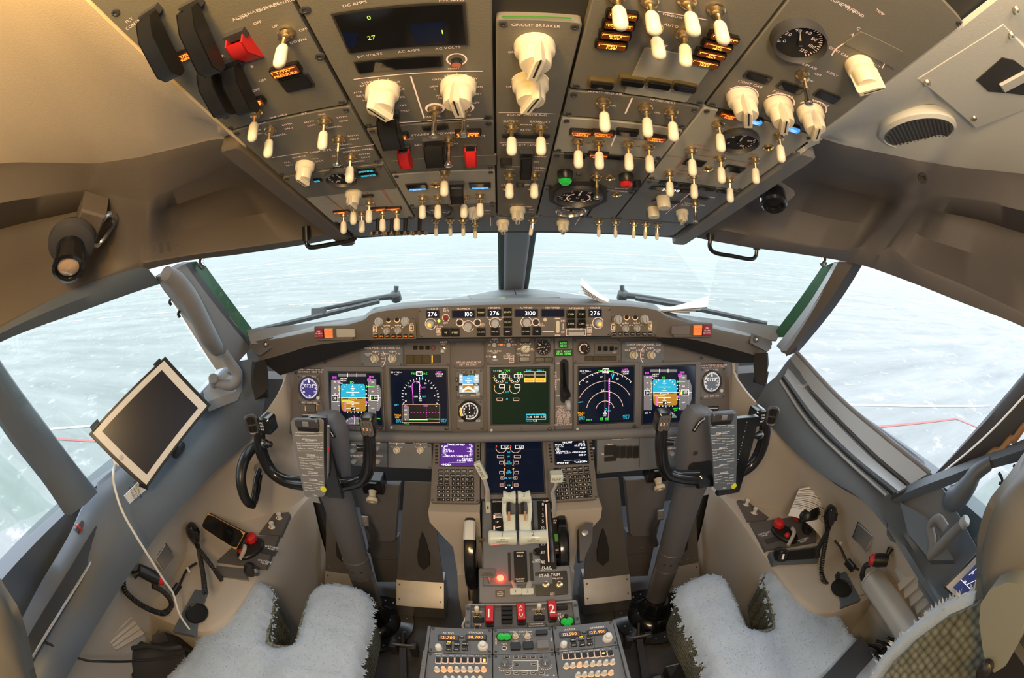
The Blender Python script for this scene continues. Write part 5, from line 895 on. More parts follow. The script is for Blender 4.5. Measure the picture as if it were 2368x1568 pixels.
m = Mod(MIP, 'autobrake_panel', 'plate lettered ANTISKID with one large pale rotary knob', 'instrument panel', rect(MIP, (1195, 780), (1236, 842)), 'panel', .005); m.knob(1215, 806, KN_MED, 135, 'autobrake_knob'); m.ticks(1215, 806, 13, 17, (0, 45, 90, 135, 180), 1.2).tx(1215, 793, '2', 3.2).tx(1204, 796, '1', 3.2).tx(1226, 796, '3', 3.2).tx(1200, 808, 'OFF', 3.2).tx(1231, 809, 'MAX', 3.2).tx(1200, 818, 'RTO', 3.2).tx(1214, 821.5, 'ANTISKID', 3.6).window(1214, 786, 20, 10, 'black'); m.window(1213, 831, 22, 9, 'window_amber'); m.done()
m = Mod(MIP, 'flap_position_panel', 'round black flap dial with glowing white figures', 'instrument', rect(MIP, (1238, 782), (1280, 842)), 'bezel', .005); m.gauge(1256, 803.5, 17, 178, ['UP', '1', '2', '5', '10', '15', '25', '30', '40'], 140, -215, 'bezel', 'black_matte', 'ink', 'glow_rim', 16, 'flap_gauge', .006); m.window(1249, 832, 18, 8, 'window_amber'); m.window(1268, 832, 18, 8, 'window_amber'); m.done()
m = Mod(MIP, 'landing_gear_panel', 'tall panel with three green GEAR lights and slot for the wheel lever', 'instrument panel', rect(MIP, (1282, 779), (1323, 992)), 'bezel', .005, screws=False)
for x, y, t in ((1303, 796.5, 'NOSE/GEAR'), (1294, 815.5, 'LEFT/GEAR'), (1313, 815.5, 'RIGHT/GEAR')):
    m.window(x, y, 18, 13, 'black', 'gear_light', t=.003); m.tx(x, y - 2.6, t.split('/')[0], 4, 'e_green', dh=.0034).tx(x, y + 3, t.split('/')[1], 4, 'e_green', dh=.0034)
mb = MB(); u0, v0, u1, v1 = rect(MIP, (1295, 932), (1314, 830)); m.mb.prism(rrect(u0, v0, u1, v1, .02, 6), .002, .0056, 'black_matte', m.M)
m.tx(1291, 840, 'UP', 3.6).tx(1291, 878, 'OFF', 3.6).tx(1291, 915, 'DN', 3.6).tx(1285, 880, 'LANDING GEAR', 4, rot=90)
for i, t in enumerate(('LANDING GEAR', 'LIMIT (IAS)', 'OPERATING', 'EXTEND 270K', 'RETRACT 235K', 'EXTENDED 320K', 'FLAPS LIMIT (IAS)', '1-250K 15-200K', '2-250K 25-190K', '5-250K 30-175K', '10-210K 40-162K', '230K ALT FLAP EXT')): m.tx(1303, 939 + i * 3.9, t, 3, 'ink')
part_root = m.root; lev = MB(); p0 = MIP.P(1303, 838, .0); p1 = MIP.P(1306, 898, .06); p2 = MIP.P(1312, 918, .075); lev.tube([p0, p0.lerp(p1, .6), p1], [.004, .006, .010], 'black_gloss', 10); lev.tube([p1, p1.lerp(p2, .6), p2], [.010, .012, .011], 'black', 10); L = part('gear_lever', lev, m.root)
wh = MB(); q_ = MIP.P(1313, 938, .075); wh.lathe(frame3(q_ + Vector((-.008, 0, 0)), (1, 0, .1)), [(0, 0), (.011, 0), (.0165, .004), (.0165, .013), (.011, .017), (0, .017)], 'knob_grey', 20); part('wheel_knob', wh, L); m.done()
m = Mod(MIP, 'brake_pressure_panel', 'round dial with pink arc beside three unlit square windows', 'instrument panel', rect(MIP, (1325, 783), (1434, 838)), 'panel', .004); m.gauge(1350, 806, 13.5, 88, ['0', '1', '2', '3', '4'], 250, -40, 'bezel', 'black_matte', 'ink', 'ivory', 12, 'brake_gauge', .006); m.arc(1350, 806, 10, 45, 270, 1.8, 'ink', 16, .004)
for i in range(3): m.window(1386 + i * 14, 806, 9.5, 10, 'glass_dark', t=.003, rim='bezel')
m.button(1424, 806, 7, 7, 'black', .006, name='test_button', r=.01); m.tx(1421, 815, 'TEST', 2.8); m.box((1375, 795), (1430, 820), 1, 'panel_edge')
for i in range(4): m.window(1362 + i * 18, 829, 16, 8, 'window_amber', t=.003, rim='panel_edge')
m.done()
# ---------------------------------------------------------------- lower side panels under the padded roll
def lowpanel(px0, px1, py0, py1, s):
    F_ = Fr(at((px0 + px1) / 2, (py0 + py1) / 2, 'y', 1.085), (1, 0, 0), (0, .35, 1)); m = Mod(F_, 'lower_side_panel', ('grey lower panel with small white dimmer knobs behind the yoke nearest the tablet' if s < 0 else 'grey lower panel of dimmer knobs and four black cassette slots'), 'instrument panel', rect(F_, (px0, py0), (px1, py1)), 'panel_cool', .006)
    if s < 0:
        for x, y, t in ((818, 1041, 'MAP'), (873, 1036, 'PANEL'), (820, 1066, 'OUTBD DU'), (845, 1066, 'UPPER DU'), (875, 1066, 'INBD DU')): m.tx(x, y - 12, t, 3.4); m.knob(x, y, KN_ROUND, 0, 'dimmer_knob', .9)
        m.ln((897, 1020), (897, 1082), 2, 'panel_edge')
        for x, t in ((918, 'BACKGROUND'), (972, 'AFDS FLOOD')): m.tx(x, 1024, t, 3.6); m.ticks(x, 1040, 10, 14, (30, 90, 150), 1.2); m.knob(x, 1040, KN_MED, 20, 'flood_knob', .72)
    else:
        m.window(1411, 1041, 24, 20, 'black'); m.window(1411, 1061, 24, 8, 'black'); m.tx(1440, 1014, 'GROUND PROXIMITY', 3.4).tx(1411, 1028, 'INOP', 3.2).tx(1395, 1050, 'TERR', 3)
        for i in range(4): m.window(1425 + i * 15, 1045, 11, 24, 'black', 'cassette_slot', t=.004)
        m.ln((1478, 1010), (1478, 1080), 2, 'panel_edge')
        for x, y in ((1552, 1022), (1551, 1048)): m.knob(x, y, KN_ROUND, 0, 'dimmer_knob', .9); m.tx(x, y - 11, 'OUTBD DU', 3.2)
    m.done()
lowpanel(806, 1000, 1019, 1084, -1); lowpanel(1380, 1582, 1009, 1076, 1)
# ================================================================ forward electronics: two keypads and the lower screen
class ShiftFr(Fr):
    """the same plane moved sideways, read with the pixels of the first"""
    def __init__(s, base, dx): s.base = base; s.o = base.o + Vector((dx, 0, 0)); s.u, s.v, s.n = base.u, base.v, base.n
    def uv(s, px, py, h=0): return s.base.uv(px, py, h)
_c = CDF.uv(1057, 1090)[0]
KEYS = {}
def keymesh(w, h, t=.004, r=.0015):
    k = (round(w, 4), round(h, 4))
    if k not in KEYS: KEYS[k] = me_('key', lambda mb: mb.rbox(None, -w / 2, w / 2, -h / 2, h / 2, 0, t, 'black', r, .0006))
    return KEYS[k]
def cdu(s):
    F_ = CDF if s < 0 else ShiftFr(CDF, -2 * _c + .002)
    m = Mod(F_, 'flight_computer_keypad', ('keypad with white text TAKEOFF REF glowing on violet screen' if s < 0 else 'keypad with white text N1 LIMIT on plain black screen'), 'keypad', rect(CDF, (1004, 1014), (1110, 1166)), 'bezel', .012, r=.008)
    sm = 'e_violet' if s < 0 else 'screen'; m.window(1057.5, 1052, 76, 55, sm, 'screen', t=.002)
    T = lambda x, y, t, h=4.4, al=0: m.tx(x, y, t, h, 'e_digit', al, dh=.0026)
    if s < 0:
        T(1055, 1029, 'TAKEOFF REF'); T(1092, 1029, '1/2', 4, 1); T(1022, 1033, 'FLAPS', 3.4, -1); T(1026, 1036.5, '5', 4, -1); T(1024, 1040, '2XN1 N1', 3.2, -1); T(1024, 1044, '89.3/ 89.3', 4.2, -1); T(1024, 1048, 'CG', 3.2, -1); T(1021, 1052, '--.-%', 4, -1); T(1057, 1056, '----PRE-FLT COMPLETE----', 3.8)
        for i in range(3): T(1093, 1033 + i * 8, 'V%s' % '1R2'[i], 3.2, 1); T(1093, 1036.5 + i * 8, '---%d' % (127 + i), 3.8, 1)
        T(1093, 1062, 'TO SHIFT', 3.8, 1); T(1093, 1066, 'RW28R -00M', 4, 1); T(1057, 1070, '-------------------------', 3); T(1021, 1075, '<INDEX', 4.4, -1)
    else:
        T(1052, 1028, 'N1 LIMIT'); T(1092, 1028, '1/1', 4, 1); T(1022, 1032.5, 'SEL/OAT', 3.4, -1); T(1092, 1032.5, '22K N1', 3.4, 1); T(1021, 1036.5, '----/ -2c', 4, -1); T(1093, 1036.5, '89.3/ 89.3', 4.2, 1); T(1023, 1041, '22K', 3, -1); T(1093, 1043, 'CLB>', 4, 1); T(1021, 1044.5, '<TO', 4, -1); T(1023, 1048.5, '22K DERATE', 3, -1); T(1021, 1052, '<TO-1  <ACT>', 3.8, -1); T(1093, 1052, '<SEL> CLB-1>', 3.8, 1); T(1093, 1059, 'CLB-2>', 4, 1); T(1057, 1070, '-------------------------', 3); T(1021, 1075, '<PERF INIT', 4.2, -1); T(1093, 1075, 'TAKEOFF>', 4.2, 1)
    k = m.sc(1057, 1120); M0 = lambda x, y: F_.Mp(x, y, m.h - .001)
    def key(x, y, w, h, t, c='ink_white'):
        o = inst('key', keymesh(w * k, h * k), m.root, M0(x, y)); m.mb.text(F_.Mp(x, y, m.h + .0035), t, min(h * .55, w * .8 / max(.1, text_w(t))) * k, c)
    for r, row in enumerate((('INIT REF', 'RTE', 'CLB', 'CRZ', 'DES', 'BRT'), ('MENU', 'LEGS', 'DEP ARR', 'HOLD', 'PROG', 'EXEC'), ('N1', 'FIX'), ('PREV', 'NEXT'))):
        for c, t in enumerate(row): key(1019.5 + c * 13.6 + (2 if c == 5 else 0), 1089.5 + r * 9.4, 11, 7.4, t)
    for r in range(5):
        for c in range(5): key(1049.3 + c * 10.7, 1108.6 + r * 9.4 , 8.6, 7.6, 'ABCDEFGHIJKLMNOPQRSTUVWXY'[r * 5 + c])
    for c, t in enumerate(('Z', 'SP', 'DEL', '/', 'CLR')): key(1049 + c * 10.7, 1155.6, 8.6, 7.6, t)
    for r, row in enumerate(('123', '456', '789', '.0+')):
        for c in range(3): key(1015.3 + c * 10.6, 1127.4 + r * 9.4, 8.2, 7.6, row[r * 0 + c])
    for i in range(6): key(1009.5, 1033 + i * 7.6, 5.5, 4.6, '-', 'ink' if s < 0 else 'ink_white'); key(1105.5, 1033 + i * 7.6, 5.5, 4.6, '-')
    m.tx(1007, 1115, '.', 5, 'amber').tx(1107, 1115, '.', 5, 'amber'); m.done()
cdu(-1); cdu(1)
m = du('lower_engine_display', 'black lower screen between the keypads with cyan-lettered engine columns', ((1112, 1006), (1273, 1152)), ((1124, 1025), (1258, 1140)), fr=CDF, foot=False)
m.faceplate.lathe(CDF.Mp(1127, 1012, .008), [(.0065, 0), (.0055, .004), (0, .005)], 'steel_dark', 14); m.faceplate.lathe(CDF.Mp(1253, 1013, .008), [(.0045, 0), (.004, .002), (0, .0025)], 'white_plastic', 12)
for sx in (0, 1):
    dx = 33 * sx; f = lambda x: x + dx
    m.arc(f(1159), 1036, 12, 170, 370, 1.2, 'ink', 24, .0004).box((f(1159), 1030), (f(1177), 1037.5), 1, 'e_white', .0005).tx(f(1171), 1034, '0.0', 4.6, 'e_white', dh=.0005).ln((f(1147), 1030), (f(1149), 1033), 2, 'e_red', .0005)
    g = (lambda x: x) if not sx else (lambda x: 2354 - x)
    m.box((min(g(1150), g(1165)), 1053), (max(g(1150), g(1165)), 1059), 1.1, 'ink', .0004).box((min(g(1155), g(1164)), 1067), (max(g(1155), g(1164)), 1073.5), 1, 'ink', .0004).ln((g(1167), 1063), (g(1167), 1077), 1, 'ink', .0004).ln((g(1166), 1077.5), (g(1169), 1076), 2, 'e_red', .0005)
    m.box((min(g(1155), g(1164)), 1090), (max(g(1155), g(1164)), 1096), 1, 'ink', .0004).ln((g(1167), 1085), (g(1167), 1100), 1, 'ink', .0004).ln((g(1165), 1084), (g(1169), 1085), 1.6, 'e_amber', .0005)
    m.box((min(g(1158), g(1166)), 1102.5), (max(g(1158), g(1166)), 1109), .8, 'ink', .0004).tx(g(1162), 1105.6, '15', 4, 'ink', dh=.0005).box((min(g(1156), g(1165)), 1119), (max(g(1156), g(1165)), 1125), .8, 'ink', .0004).tx(g(1160.5), 1122, '0.0', 3.6, 'ink', dh=.0005).ln((g(1168), 1114), (g(1168), 1128), 1, 'ink', .0004).poly([(g(1168), 1128), (g(1172), 1126.5), (g(1171), 1130)], 'e_white', .0004)
for y, t in ((1046, 'N2'), (1056, 'FF'), (1068, 'OIL'), (1072.5, 'PRESS'), (1089, 'OIL'), (1093.5, 'TEMP'), (1105.6, 'OIL QTY'), (1122.5, 'VIB')): m.tx(1177, y, t, 3.8, 'e_cyan', dh=.0004)
m.fin()
# ================================================================ pedestal
ped = thing('centre_pedestal', 'pale grey stand that carries the keypads, levers and radios between the seats', 'pedestal', (0, .6, 0))
mb = MB(); YZ = Matrix(((1, 0, 0, 0), (0, 0, 1, 0), (0, 1, 0, 0), (0, 0, 0, 1)))  # local (x, z) outline pushed along y
for s in (-1, 1):
    q = [(s * .245, .640), (s * .245, .60), (s * .185, .50), (s * .175, .10), (s * .165, .0), (s * .10, .0), (s * .10, .640)]; mb.prism(q, .945, 1.22, 'wall_beige', YZ, .006)
    mb.prism([(s * .176, .42), (s * .18, .30), (s * .172, .01), (s * .15, .01), (s * .15, .42)], .90, .95, 'wall_beige', YZ)
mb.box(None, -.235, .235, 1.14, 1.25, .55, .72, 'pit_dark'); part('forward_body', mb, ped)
mb = MB(); mb.box(None, -.128, .128, .60, 1.0, 0, .41, 'pit_dark'); mb.box(None, -.132, -.122, .64, .76, .38, .46, 'wood'); mb.box(None, .122, .132, .64, .76, .38, .46, 'wood')
for s in (-1, 1): mb.tube([(s * .128, .66, .40), (s * .15, .70, .415), (s * .128, .745, .45)], .003, 'cable_white', 6)
part('middle_body', mb, ped)
mb = MB(); mb.box(None, -.213, .222, -.45, .612, 0, .488, 'trim_grey', .004)
for s in (-1, 1): mb.box(None, min(s * .2185, s * .2255) + .0045, max(s * .2185, s * .2255) + .0045, -.45, .622, .36, .516, 'panel_cool')
part('aft_body', mb, ped)
# ---------------------------------------------------------------- throttle quadrant
q = thing('throttle_quadrant', 'lever console with two cream thrust levers, red brake light and black trim wheels', 'lever console', (0, .85, .45))
mb = MB(); MQ = QF.M(0, 0); w0, v0 = QF.uv(1138, 1390); w1, v1 = QF.uv(1283, 1153)
prof = [(-.095, v1), (-.095, -.155), (.095, -.155), (.095, v1)]
mb.prism([(.093, v1), (-.093, v1), (-.093, -.10), (.093, -.10)], -.16, .0, 'panel_cool', MQ, .004); part('deck', mb, q)
mb = MB()  # stepped lower end with the brake and trim plates
FB = Fr((0, .765, .50), (1, 0, 0), (0, .80, .60)); a, b = FB.uv(1108, 1398); c, d = FB.uv(1318, 1308)
mb.rbox(FB.M(0, 0), a, c, b, d, -.10, .012, 'panel_cool', .006, .003); mb.rbox(FB.M(0, 0), FB.uv(1236, 1330)[0], FB.uv(1310, 1330)[0], FB.uv(1236, 1380)[1], FB.uv(1236, 1325)[1], .010, .0145, 'black', .004, .001)
mt = lambda x, y, t, h=5, m_='ink_white', fr=FB, hh=.0128: mb.text(fr.Mp(x, y, hh), t, h * fr.sc(x, y), m_, 0, 0)
mt(1271, 1330, 'STAB TRIM', 6.5, hh=.0149); mt(1258, 1339, 'MAIN', 4, 'ink', hh=.0149); mt(1276, 1338, 'NORMAL', 3.6, 'ink', hh=.0149); mt(1293, 1338, 'AUTO', 4, 'ink', hh=.0149); mt(1278, 1371, 'CUT', 3.6, 'ink', hh=.0149); mt(1278, 1375, 'OUT', 3.6, 'ink', hh=.0149)
mb.rbox(FB.Mp(1157, 1373, .012), -.013, .013, -.010, .010, -.001, .0006, 'black', .002)
for i, t in enumerate(('PARK', 'BRAKE', 'LIGHT')): mt(1157, 1369 + i * 4.2, t, 3, 'ink')
part('front_block', mb, q)
lower = FB
for x in (1262, 1293): inst('cutout_switch', TOG, q, FB.Mp(x, 1352, .0145) @ Matrix.Scale(1.1, 4)).__setitem__('label', 'chrome trim cutout switch')
for x, y in ((1262, 1352), (1293, 1352)): mb = MB(); mb.lathe(FB.Mp(x, y, .022), [(.003, 0), (.0055, .006), (.0055, .011), (0, .013)], 'chrome', 12); part('switch_tip', mb, q)
# scales
mb = MB()
def qplate(x0, y0, x1, y1, m_='black'): a, b = QF.uv(x0, y1); c, d = QF.uv(x1, y0); mb.rbox(MQ, min(a, c), max(a, c), min(b, d), max(b, d), -.002, .003, m_, .003)
def qt(x, y, t, h=5, m_='ink_white', rot=0): mb.text(QF.Mp(x, y, .0034, R(rot)), t, h * QF.sc(x, y), m_)
def ql(p, r, w, m_='ink'): mb.line(QF.uv(*p, .003), QF.uv(*r, .003), w * QF.sc(*p), m_, MQ, .0034)
qplate(1137, 1158, 1166, 1238); qt(1150, 1160, 'DOWN', 4, 'ink'); qt(1151, 1188, 'FLIGHT', 3.6, 'ink'); qt(1151, 1192, 'DETENT', 3.6, 'ink'); ql((1142, 1196), (1160, 1196), 3); ql((1143, 1191), (1143, 1200), 4); qt(1150, 1207, 'UP', 4, 'ink'); ql((1143, 1216), (1143, 1226), 4); ql((1148, 1220), (1158, 1218), 2); part('speed_brake_scale', mb, q); mb = MB(); qplate(1250, 1158, 1276, 1318)
for y, t in ((1166, '0'), (1178, '1'), (1191, '2'), (1205, '5'), (1220, '10'), (1239, '15'), (1258, '25'), (1277, '30'), (1300, '40')): qt(1256, y, t, 7)
ql((1262, 1166), (1269, 1300), 3); qt(1262, 1159, 'FLAP', 4, 'ink'); qt(1264, 1312, 'FLAP', 6); qt(1264, 1317, 'DOWN', 5)
qt(1243, 1295, 'HORN', 4); qt(1243, 1299, 'CUTOUT', 4); part('flap_scale', mb, q)
for s, x0, x1, y0, y1 in ((-1, 1121, 1137, 1212, 1288), (1, 1278, 1294, 1198, 1282)):
    mb = MB(); F2 = Fr((0, .85, .560), (1, 0, 0), (0, .854, .52)); a, b = F2.uv(x0, y1); c, d = F2.uv(x1, y0); mb.rbox(F2.M(0, 0), min(a, c), max(a, c), b, d, -.05, .004, 'black', .002); yc = (1252 if s < 0 else 1244)
    mb.prism([F2.uv(p_, r_, .004) for p_, r_ in ((x0 + 1, yc + 9), (x1, yc + 9), (x1, yc - 9), (x0 + 1, yc - 9))], .003, .006, 'green_paint', F2.M(0, 0)); 
    for i, t in enumerate(('STAB', 'TRIM')): mb.text(F2.Mp((x0 + x1) / 2, y0 + 6 + i * 5, .0045), t, 4 * F2.sc(x0, y0), 'ink')
    for i in range(10): mb.line(F2.uv(x0 + 1 if s < 0 else x1 - 4, y0 + 22 + i * 6, .004), F2.uv(x0 + 4 if s < 0 else x1 - 1, y0 + 22 + i * 6, .004), .001, 'ink_white', F2.M(0, 0), .0045)
    mb.text(F2.Mp((x0 + x1) / 2, y1 - 10, .0045), 'APL NOSE', 3 * F2.sc(x0, y0), 'ink'); part('trim_scale', mb, q)
for s in (-1, 1):
    mb = MB(); W = Matrix.Translation((s * .128, .945, .492)) @ RY(s * PI / 2); mb.lathe(W, [(.095, -.013), (.122, -.015), (.128, -.010), (.129, .0), (.128, .010), (.122, .015), (.095, .013), (.085, .006), (.085, -.006), (.095, -.013)], 'black_gloss', 48); mb.lathe(W, [(0, -.004), (.09, -.004), (.09, .004), (0, .004)], 'black', 24)
    w = part('trim_wheel', mb, q); mb = MB(); a0, a1 = ((1.30, 1.72) if s < 0 else (3.72, 4.1))
    # white bands across the rim
    rows = []
    for i in range(7):
        a = (PI - lerp(2.20, 1.62, i / 6)) if False else lerp(*((R(96), R(124)) if s < 0 else (R(205), R(222))), i / 6); rows.append([Vector((s * .128 + dx, .945 + (math.cos(a)) * rr, .492 + math.sin(a) * rr)) for dx, rr in ((-.0155, .122), (-.0105, .1295), (0, .1305), (.0105, .1295), (.0155, .122))])
    mb.sheet(rows, -.001, 'white_plastic'); part('rim_band', mb, w); mb = MB(); p = QF.P(1115 if s < 0 else 1298, 1250 if s < 0 else 1243, .0); mb.box(TR(p.x, p.y, p.z), -.008, .008, -.004, .004, -.004, .004, 'brass'); part('trim_pointer', mb, q)
# thrust levers
for s, t in ((-1, '1'), (1, '2')):
    x0, x1 = (-.072, -.003) if s < 0 else (.003, .072); xc = (x0 + x1) / 2 ; mb = MB()
    arm = s * .020
    mb.tube([(arm, .905, .575), (arm, .87, .63), (arm, .825, .668)], .009, 'lever_cream', 10, sy=1.6); mb.box(frame3((arm, .838, .672), (0, -.6, .8)), -.015, .015, -.035, .035, -.008, .010, 'lever_cream', .003); mb.box(frame3((arm, .852, .690), (0, -.6, .8)), -.003, .003, -.006, .018, .008, .0112, 'seal_brown')
    lv = part('thrust_lever', mb, q); mb = MB()
    mb.lathe(TR(x0, .808, .664) @ RY(PI / 2), [(0, 0), (.018, 0), (.021, .004), (.0175, .030), (.0175, .040), (.020, x1 - x0 - .004), (.018, x1 - x0), (0, x1 - x0)], 'lever_cream', 24)
    F3 = Fr((xc, .79, .683), (1, 0, 0), (0, .62, .78)); mb.text(F3.M(0, .006, -.0035), t, .011, 'ink_black'); mb.text(F3.M(0, -.007, -.004), 'A/T', .0042, 'ink_black'); mb.text(F3.M(0, -.0125, -.0056), 'DISENGAGE', .0036, 'ink_black'); part('lever_handle', mb, lv)
    mb = MB(); rx0, rx1 = (-.034, -.003) if s < 0 else (.003, .034); mb.lathe(TR(rx0, .885, .738) @ RY(PI / 2), [(0, 0), (.0165, 0), (.018, .003), (.013, .012), (.013, .018), (.018, rx1 - rx0 - .003), (.0165, rx1 - rx0), (0, rx1 - rx0)], 'lever_cream', 20)
    mb.tube([(s * .031, .885, .738), (s * .033, .862, .712), (s * .030, .846, .690), (s * .022, .835, .676)], .0038, 'lever_cream', 8, sy=1.8); mb.text(Fr((s * .0185, .872, .753), (1, 0, 0), (0, .6, .8)).M(0, 0), t, .008, 'ink_black'); part('reverse_lever', mb, lv)
    # fuel cutoff lever
    mb = MB(); p0 = FB.P(1187 if s < 0 else 1226, 1345, .01); p1 = FB.P(1193 if s < 0 else 1220, 1368, .028); mb.tube([p0, p0.lerp(p1, .5) + Vector((0, 0, .006)), p1], .005, 'panel_light', 8, sy=1.6); cl = part('fuel_lever', mb, q); mb = MB(); mb.rbox(frame3(p1, (0, -.55, .83)), -.0155, .0155, -.010, .010, -.008, .008, 'lever_cream', .004, .002); mb.text(frame3(p1 + Vector((0, -.0045, .0068)), (0, -.55, .83)), t, .008, 'ink_black', 0, .0006); part('lever_knob', mb, cl)
mb = MB(); a, b = QF.uv(1190, 1347); c, d = QF.uv(1217, 1275); mb.rbox(MQ, a, c, b, d, -.004, .010, 'black', .003, .002); mb.text(QF.Mp(1203, 1285, .0104), 'IDLE', .0055, 'ink_white'); mb.text(QF.Mp(1203, 1339, .0104), 'CUTOFF', .0042, 'ink'); mb.box(QF.Mp(1203, 1278, .010), -.010, .010, -.0015, .0015, 0, .001, 'ivory'); mb.box(QF.Mp(1203, 1344, .010), -.010, .010, -.0015, .0015, 0, .001, 'ivory')
for x in (1178, 1229): a, b = QF.uv(x - 2, 1344); c, d = QF.uv(x + 2, 1278); mb.box(MQ, a, c, b, d, -.004, .0012, 'pit_dark')
part('cutoff_plate', mb, q)
mb = MB(); mb.lathe(QF.Mp(1243, 1277, 0), [(.012, 0), (.012, .003), (.0095, .004), (.0095, .009), (.008, .010), (0, .009)], 'black_gloss', 18); part('horn_button', mb, q)
mb = MB()
for x in (1177, 1197, 1209, 1229): a, b = QF.uv(x - 3, 1226); c, d = QF.uv(x + 3, 1160); mb.box(MQ, a, c, b, d, -.002, .0012, 'pit_dark')
part('lever_slot', mb, q)
VP = lambda y: Fr((0, y, .75), (1, 0, 0), (0, 0, 1))
S_ = VP(.935); mb = MB(); mb.tube([S_.P(1129, 1180), S_.P(1128, 1156), S_.P(1127, 1132), S_.P(1120, 1107)], [.008, .009, .007, .006], 'armrest_grey', 8, sy=.6); sb = part('speed_brake_lever', mb, q); mb = MB(); A, B = S_.uv(1122, 1108), S_.uv(1102, 1071); d_ = math.atan2(B[1] - A[1], B[0] - A[0]); L = math.hypot(B[0] - A[0], B[1] - A[1]); M_ = S_.M(*A, -.004, d_); mb.rbox(M_, 0, L, -.0085, .0085, -.006, .008, 'lever_cream', .003, .002); mb.text(M_ @ TR(L * .72, 0, .0086) @ RZ(PI), 'SPD', .007, 'ink_black'); mb.text(M_ @ TR(L * .33, 0, .0086) @ RZ(PI), 'BRK', .007, 'ink_black'); part('lever_handle', mb, sb)
mb = MB(); a, b = S_.uv(1124, 1180); c, d = S_.uv(1134, 1157); mb.rbox(S_.M(0, 0), a, c, b, d, .006, .012, 'lever_cream', .001); mb.flat([S_.uv(1127, 1172), S_.uv(1127, 1164), S_.uv(1132, 1168)], 'ink_black', S_.M(0, 0), .0125); part('position_flag', mb, sb)
S_ = VP(.925); mb = MB(); mb.tube([S_.P(1281, 1195), S_.P(1281, 1160), S_.P(1277, 1138), S_.P(1286, 1122), S_.P(1287, 1110)], [.007, .008, .007, .0065, .006], 'armrest_grey', 8, sy=.6); fl = part('flap_lever', mb, q); mb = MB(); M_ = S_.Mp(1286.5, 1102.5); mb.rbox(M_, -.0165, .0165, -.0125, .0125, -.012, .014, 'lever_cream', .003, .003); mb.text(M_ @ TR(0, .001, .0144), 'FLAP', .0065, 'ink_black'); part('lever_knob', mb, fl)
mb = MB(); mb.tube(crv([QF.P(1268 + i * 1.4, 1165 + i * 17, .012 + .004 * (i % 2)) for i in range(9)], 3), .005, 'steel_dark', 6); part('flap_gate', mb, q)
p = FB.P(1128, 1327, .03); mb = MB(); mb.rbox(frame3(p, (0, -.6, .8)), -.020, .020, -.011, .013, -.002, .004, 'cover_grey', .003); mb.tube([p + Vector((.0, .0, 0)), FB.P(1132, 1352, .012)], .003, 'steel', 6); mb.text(frame3(p + Vector((0, -.003, .0045)), (0, -.6, .8)), 'PARKING', .0042, 'ink_black', 0, .0012); mb.text(frame3(p + Vector((0, -.0063, .0003)), (0, -.6, .8)), 'BRAKE PULL', .0038, 'ink_black', 0, .0030); part('parking_brake_lever', mb, q)
mb = MB(); mb.lathe(FB.Mp(1157, 1337, .010), [(.0115, 0), (.0115, .004), (.0095, .006)], 'chrome', 16); mb.lathe(FB.Mp(1157, 1337, .014), [(.0095, 0), (.0095, .006), (.007, .011), (0, .013)], 'red_lamp', 16); part('brake_warning_light', mb, q, 'lit red dome lamp')
mb = MB(); mb.prism([FB.uv(x, y) for x, y in ((1336, 1225), (1352, 1212), (1368, 1213), (1366, 1255), (1345, 1300), (1338, 1300))], -.02, .02, 'steel_dark', FB.M(0, 0)); mb.lathe(FB.Mp(1352, 1232, .02), [(.009, 0), (.009, .003), (.005, .004), (0, .004)], 'steel', 12); part('lock_bracket', mb, q)
# ---------------------------------------------------------------- fire panel
m = Mod(FIF, 'fire_panel', 'tilted panel with three red fire handles marked 1, APU and 2', 'instrument panel', rect(FIF, (1080, 1455), (1330, 1398)), 'panel_cool', .006, screws=False)
U0, V0, U1, V1 = m.rect
for a, b in ((U0 - .004, U0 + .010), (U1 - .010, U1 + .004)): m.mb.box(m.M, a, b, V0 - .005, V1 + .004, -.035, .020, 'panel_cool', .002)
m.mb.box(m.M, U0, U1, V1 - .002, V1 + .004, -.035, .022, 'steel', .001)
for v in (V0 + .012, V1 - .012):
    for u in (U0 + .003, U1 - .003): m.mb.lathe(m.M @ TR(u, v, .020), [(.005, 0), (.005, .001), (0, .0015)], 'steel_dark', 12)
for x, y, t in ((1133, 1424, '1'), (1205, 1420, 'APU'), (1276, 1414, '2')):
    F2 = FIF; mb = MB(); M = F2.Mp(x, y + 4, m.h); mb.rbox(M, -.011, .011, -.030, .020, 0, .014, 'black', .004, .003); h_ = part('fire_handle', mb, m.root); mb = MB(); M2 = M @ TR(0, .0, .014) @ RX(R(-10)); mb.prism([(.0115, .029), (-.0115, .029), (-.0100, -.026), (.0100, -.026)], 0, .012, 'red_dark', M2, .002)
    mb.prism([(.0095, .027), (-.0095, .027), (-.0085, -.024), (.0085, -.024)], .011, .0126, 'red', M2)
    if len(t) == 1: mb.text(M2 @ TR(0, -.001, 0) @ Matrix.Diagonal((.9, 1.15, 1, 1)), t, .025, 'ink_white', 0, .0130)
    else:
        for i, c in enumerate(t): mb.text(M2 @ TR(0, .014 - i * .0135, 0), c, .010, 'ink_white', 0, .0130)
    for sx in (-1, 1): mb.lathe(M2 @ TR(sx * .0075, -.021, .0125), [(.001, 0), (0, .0006)], 'ink_white', 6)
    part('handle_grip', mb, h_)
for x, y in ((1104, 1424), (1246, 1418)): m.toggle(x, y, tilt=-30); m.tx(x, y - 9, 'OVHT DET', 4).arc(x, y + 1, 7, 20, 340, 1.6, 'glow_rim')
m.button(1107, 1436, 25, 12, 'black', .010, name='warning_cap'); m.button(1246, 1431, 25, 13, 'black', .010, name='warning_cap'); m.button(1300, 1408, 24, 9, 'black', .010, name='warning_cap')
for i in range(4): m.button(1172, 1411 + i * 10, 25, 8.5, 'black', .011, name='warning_cap')
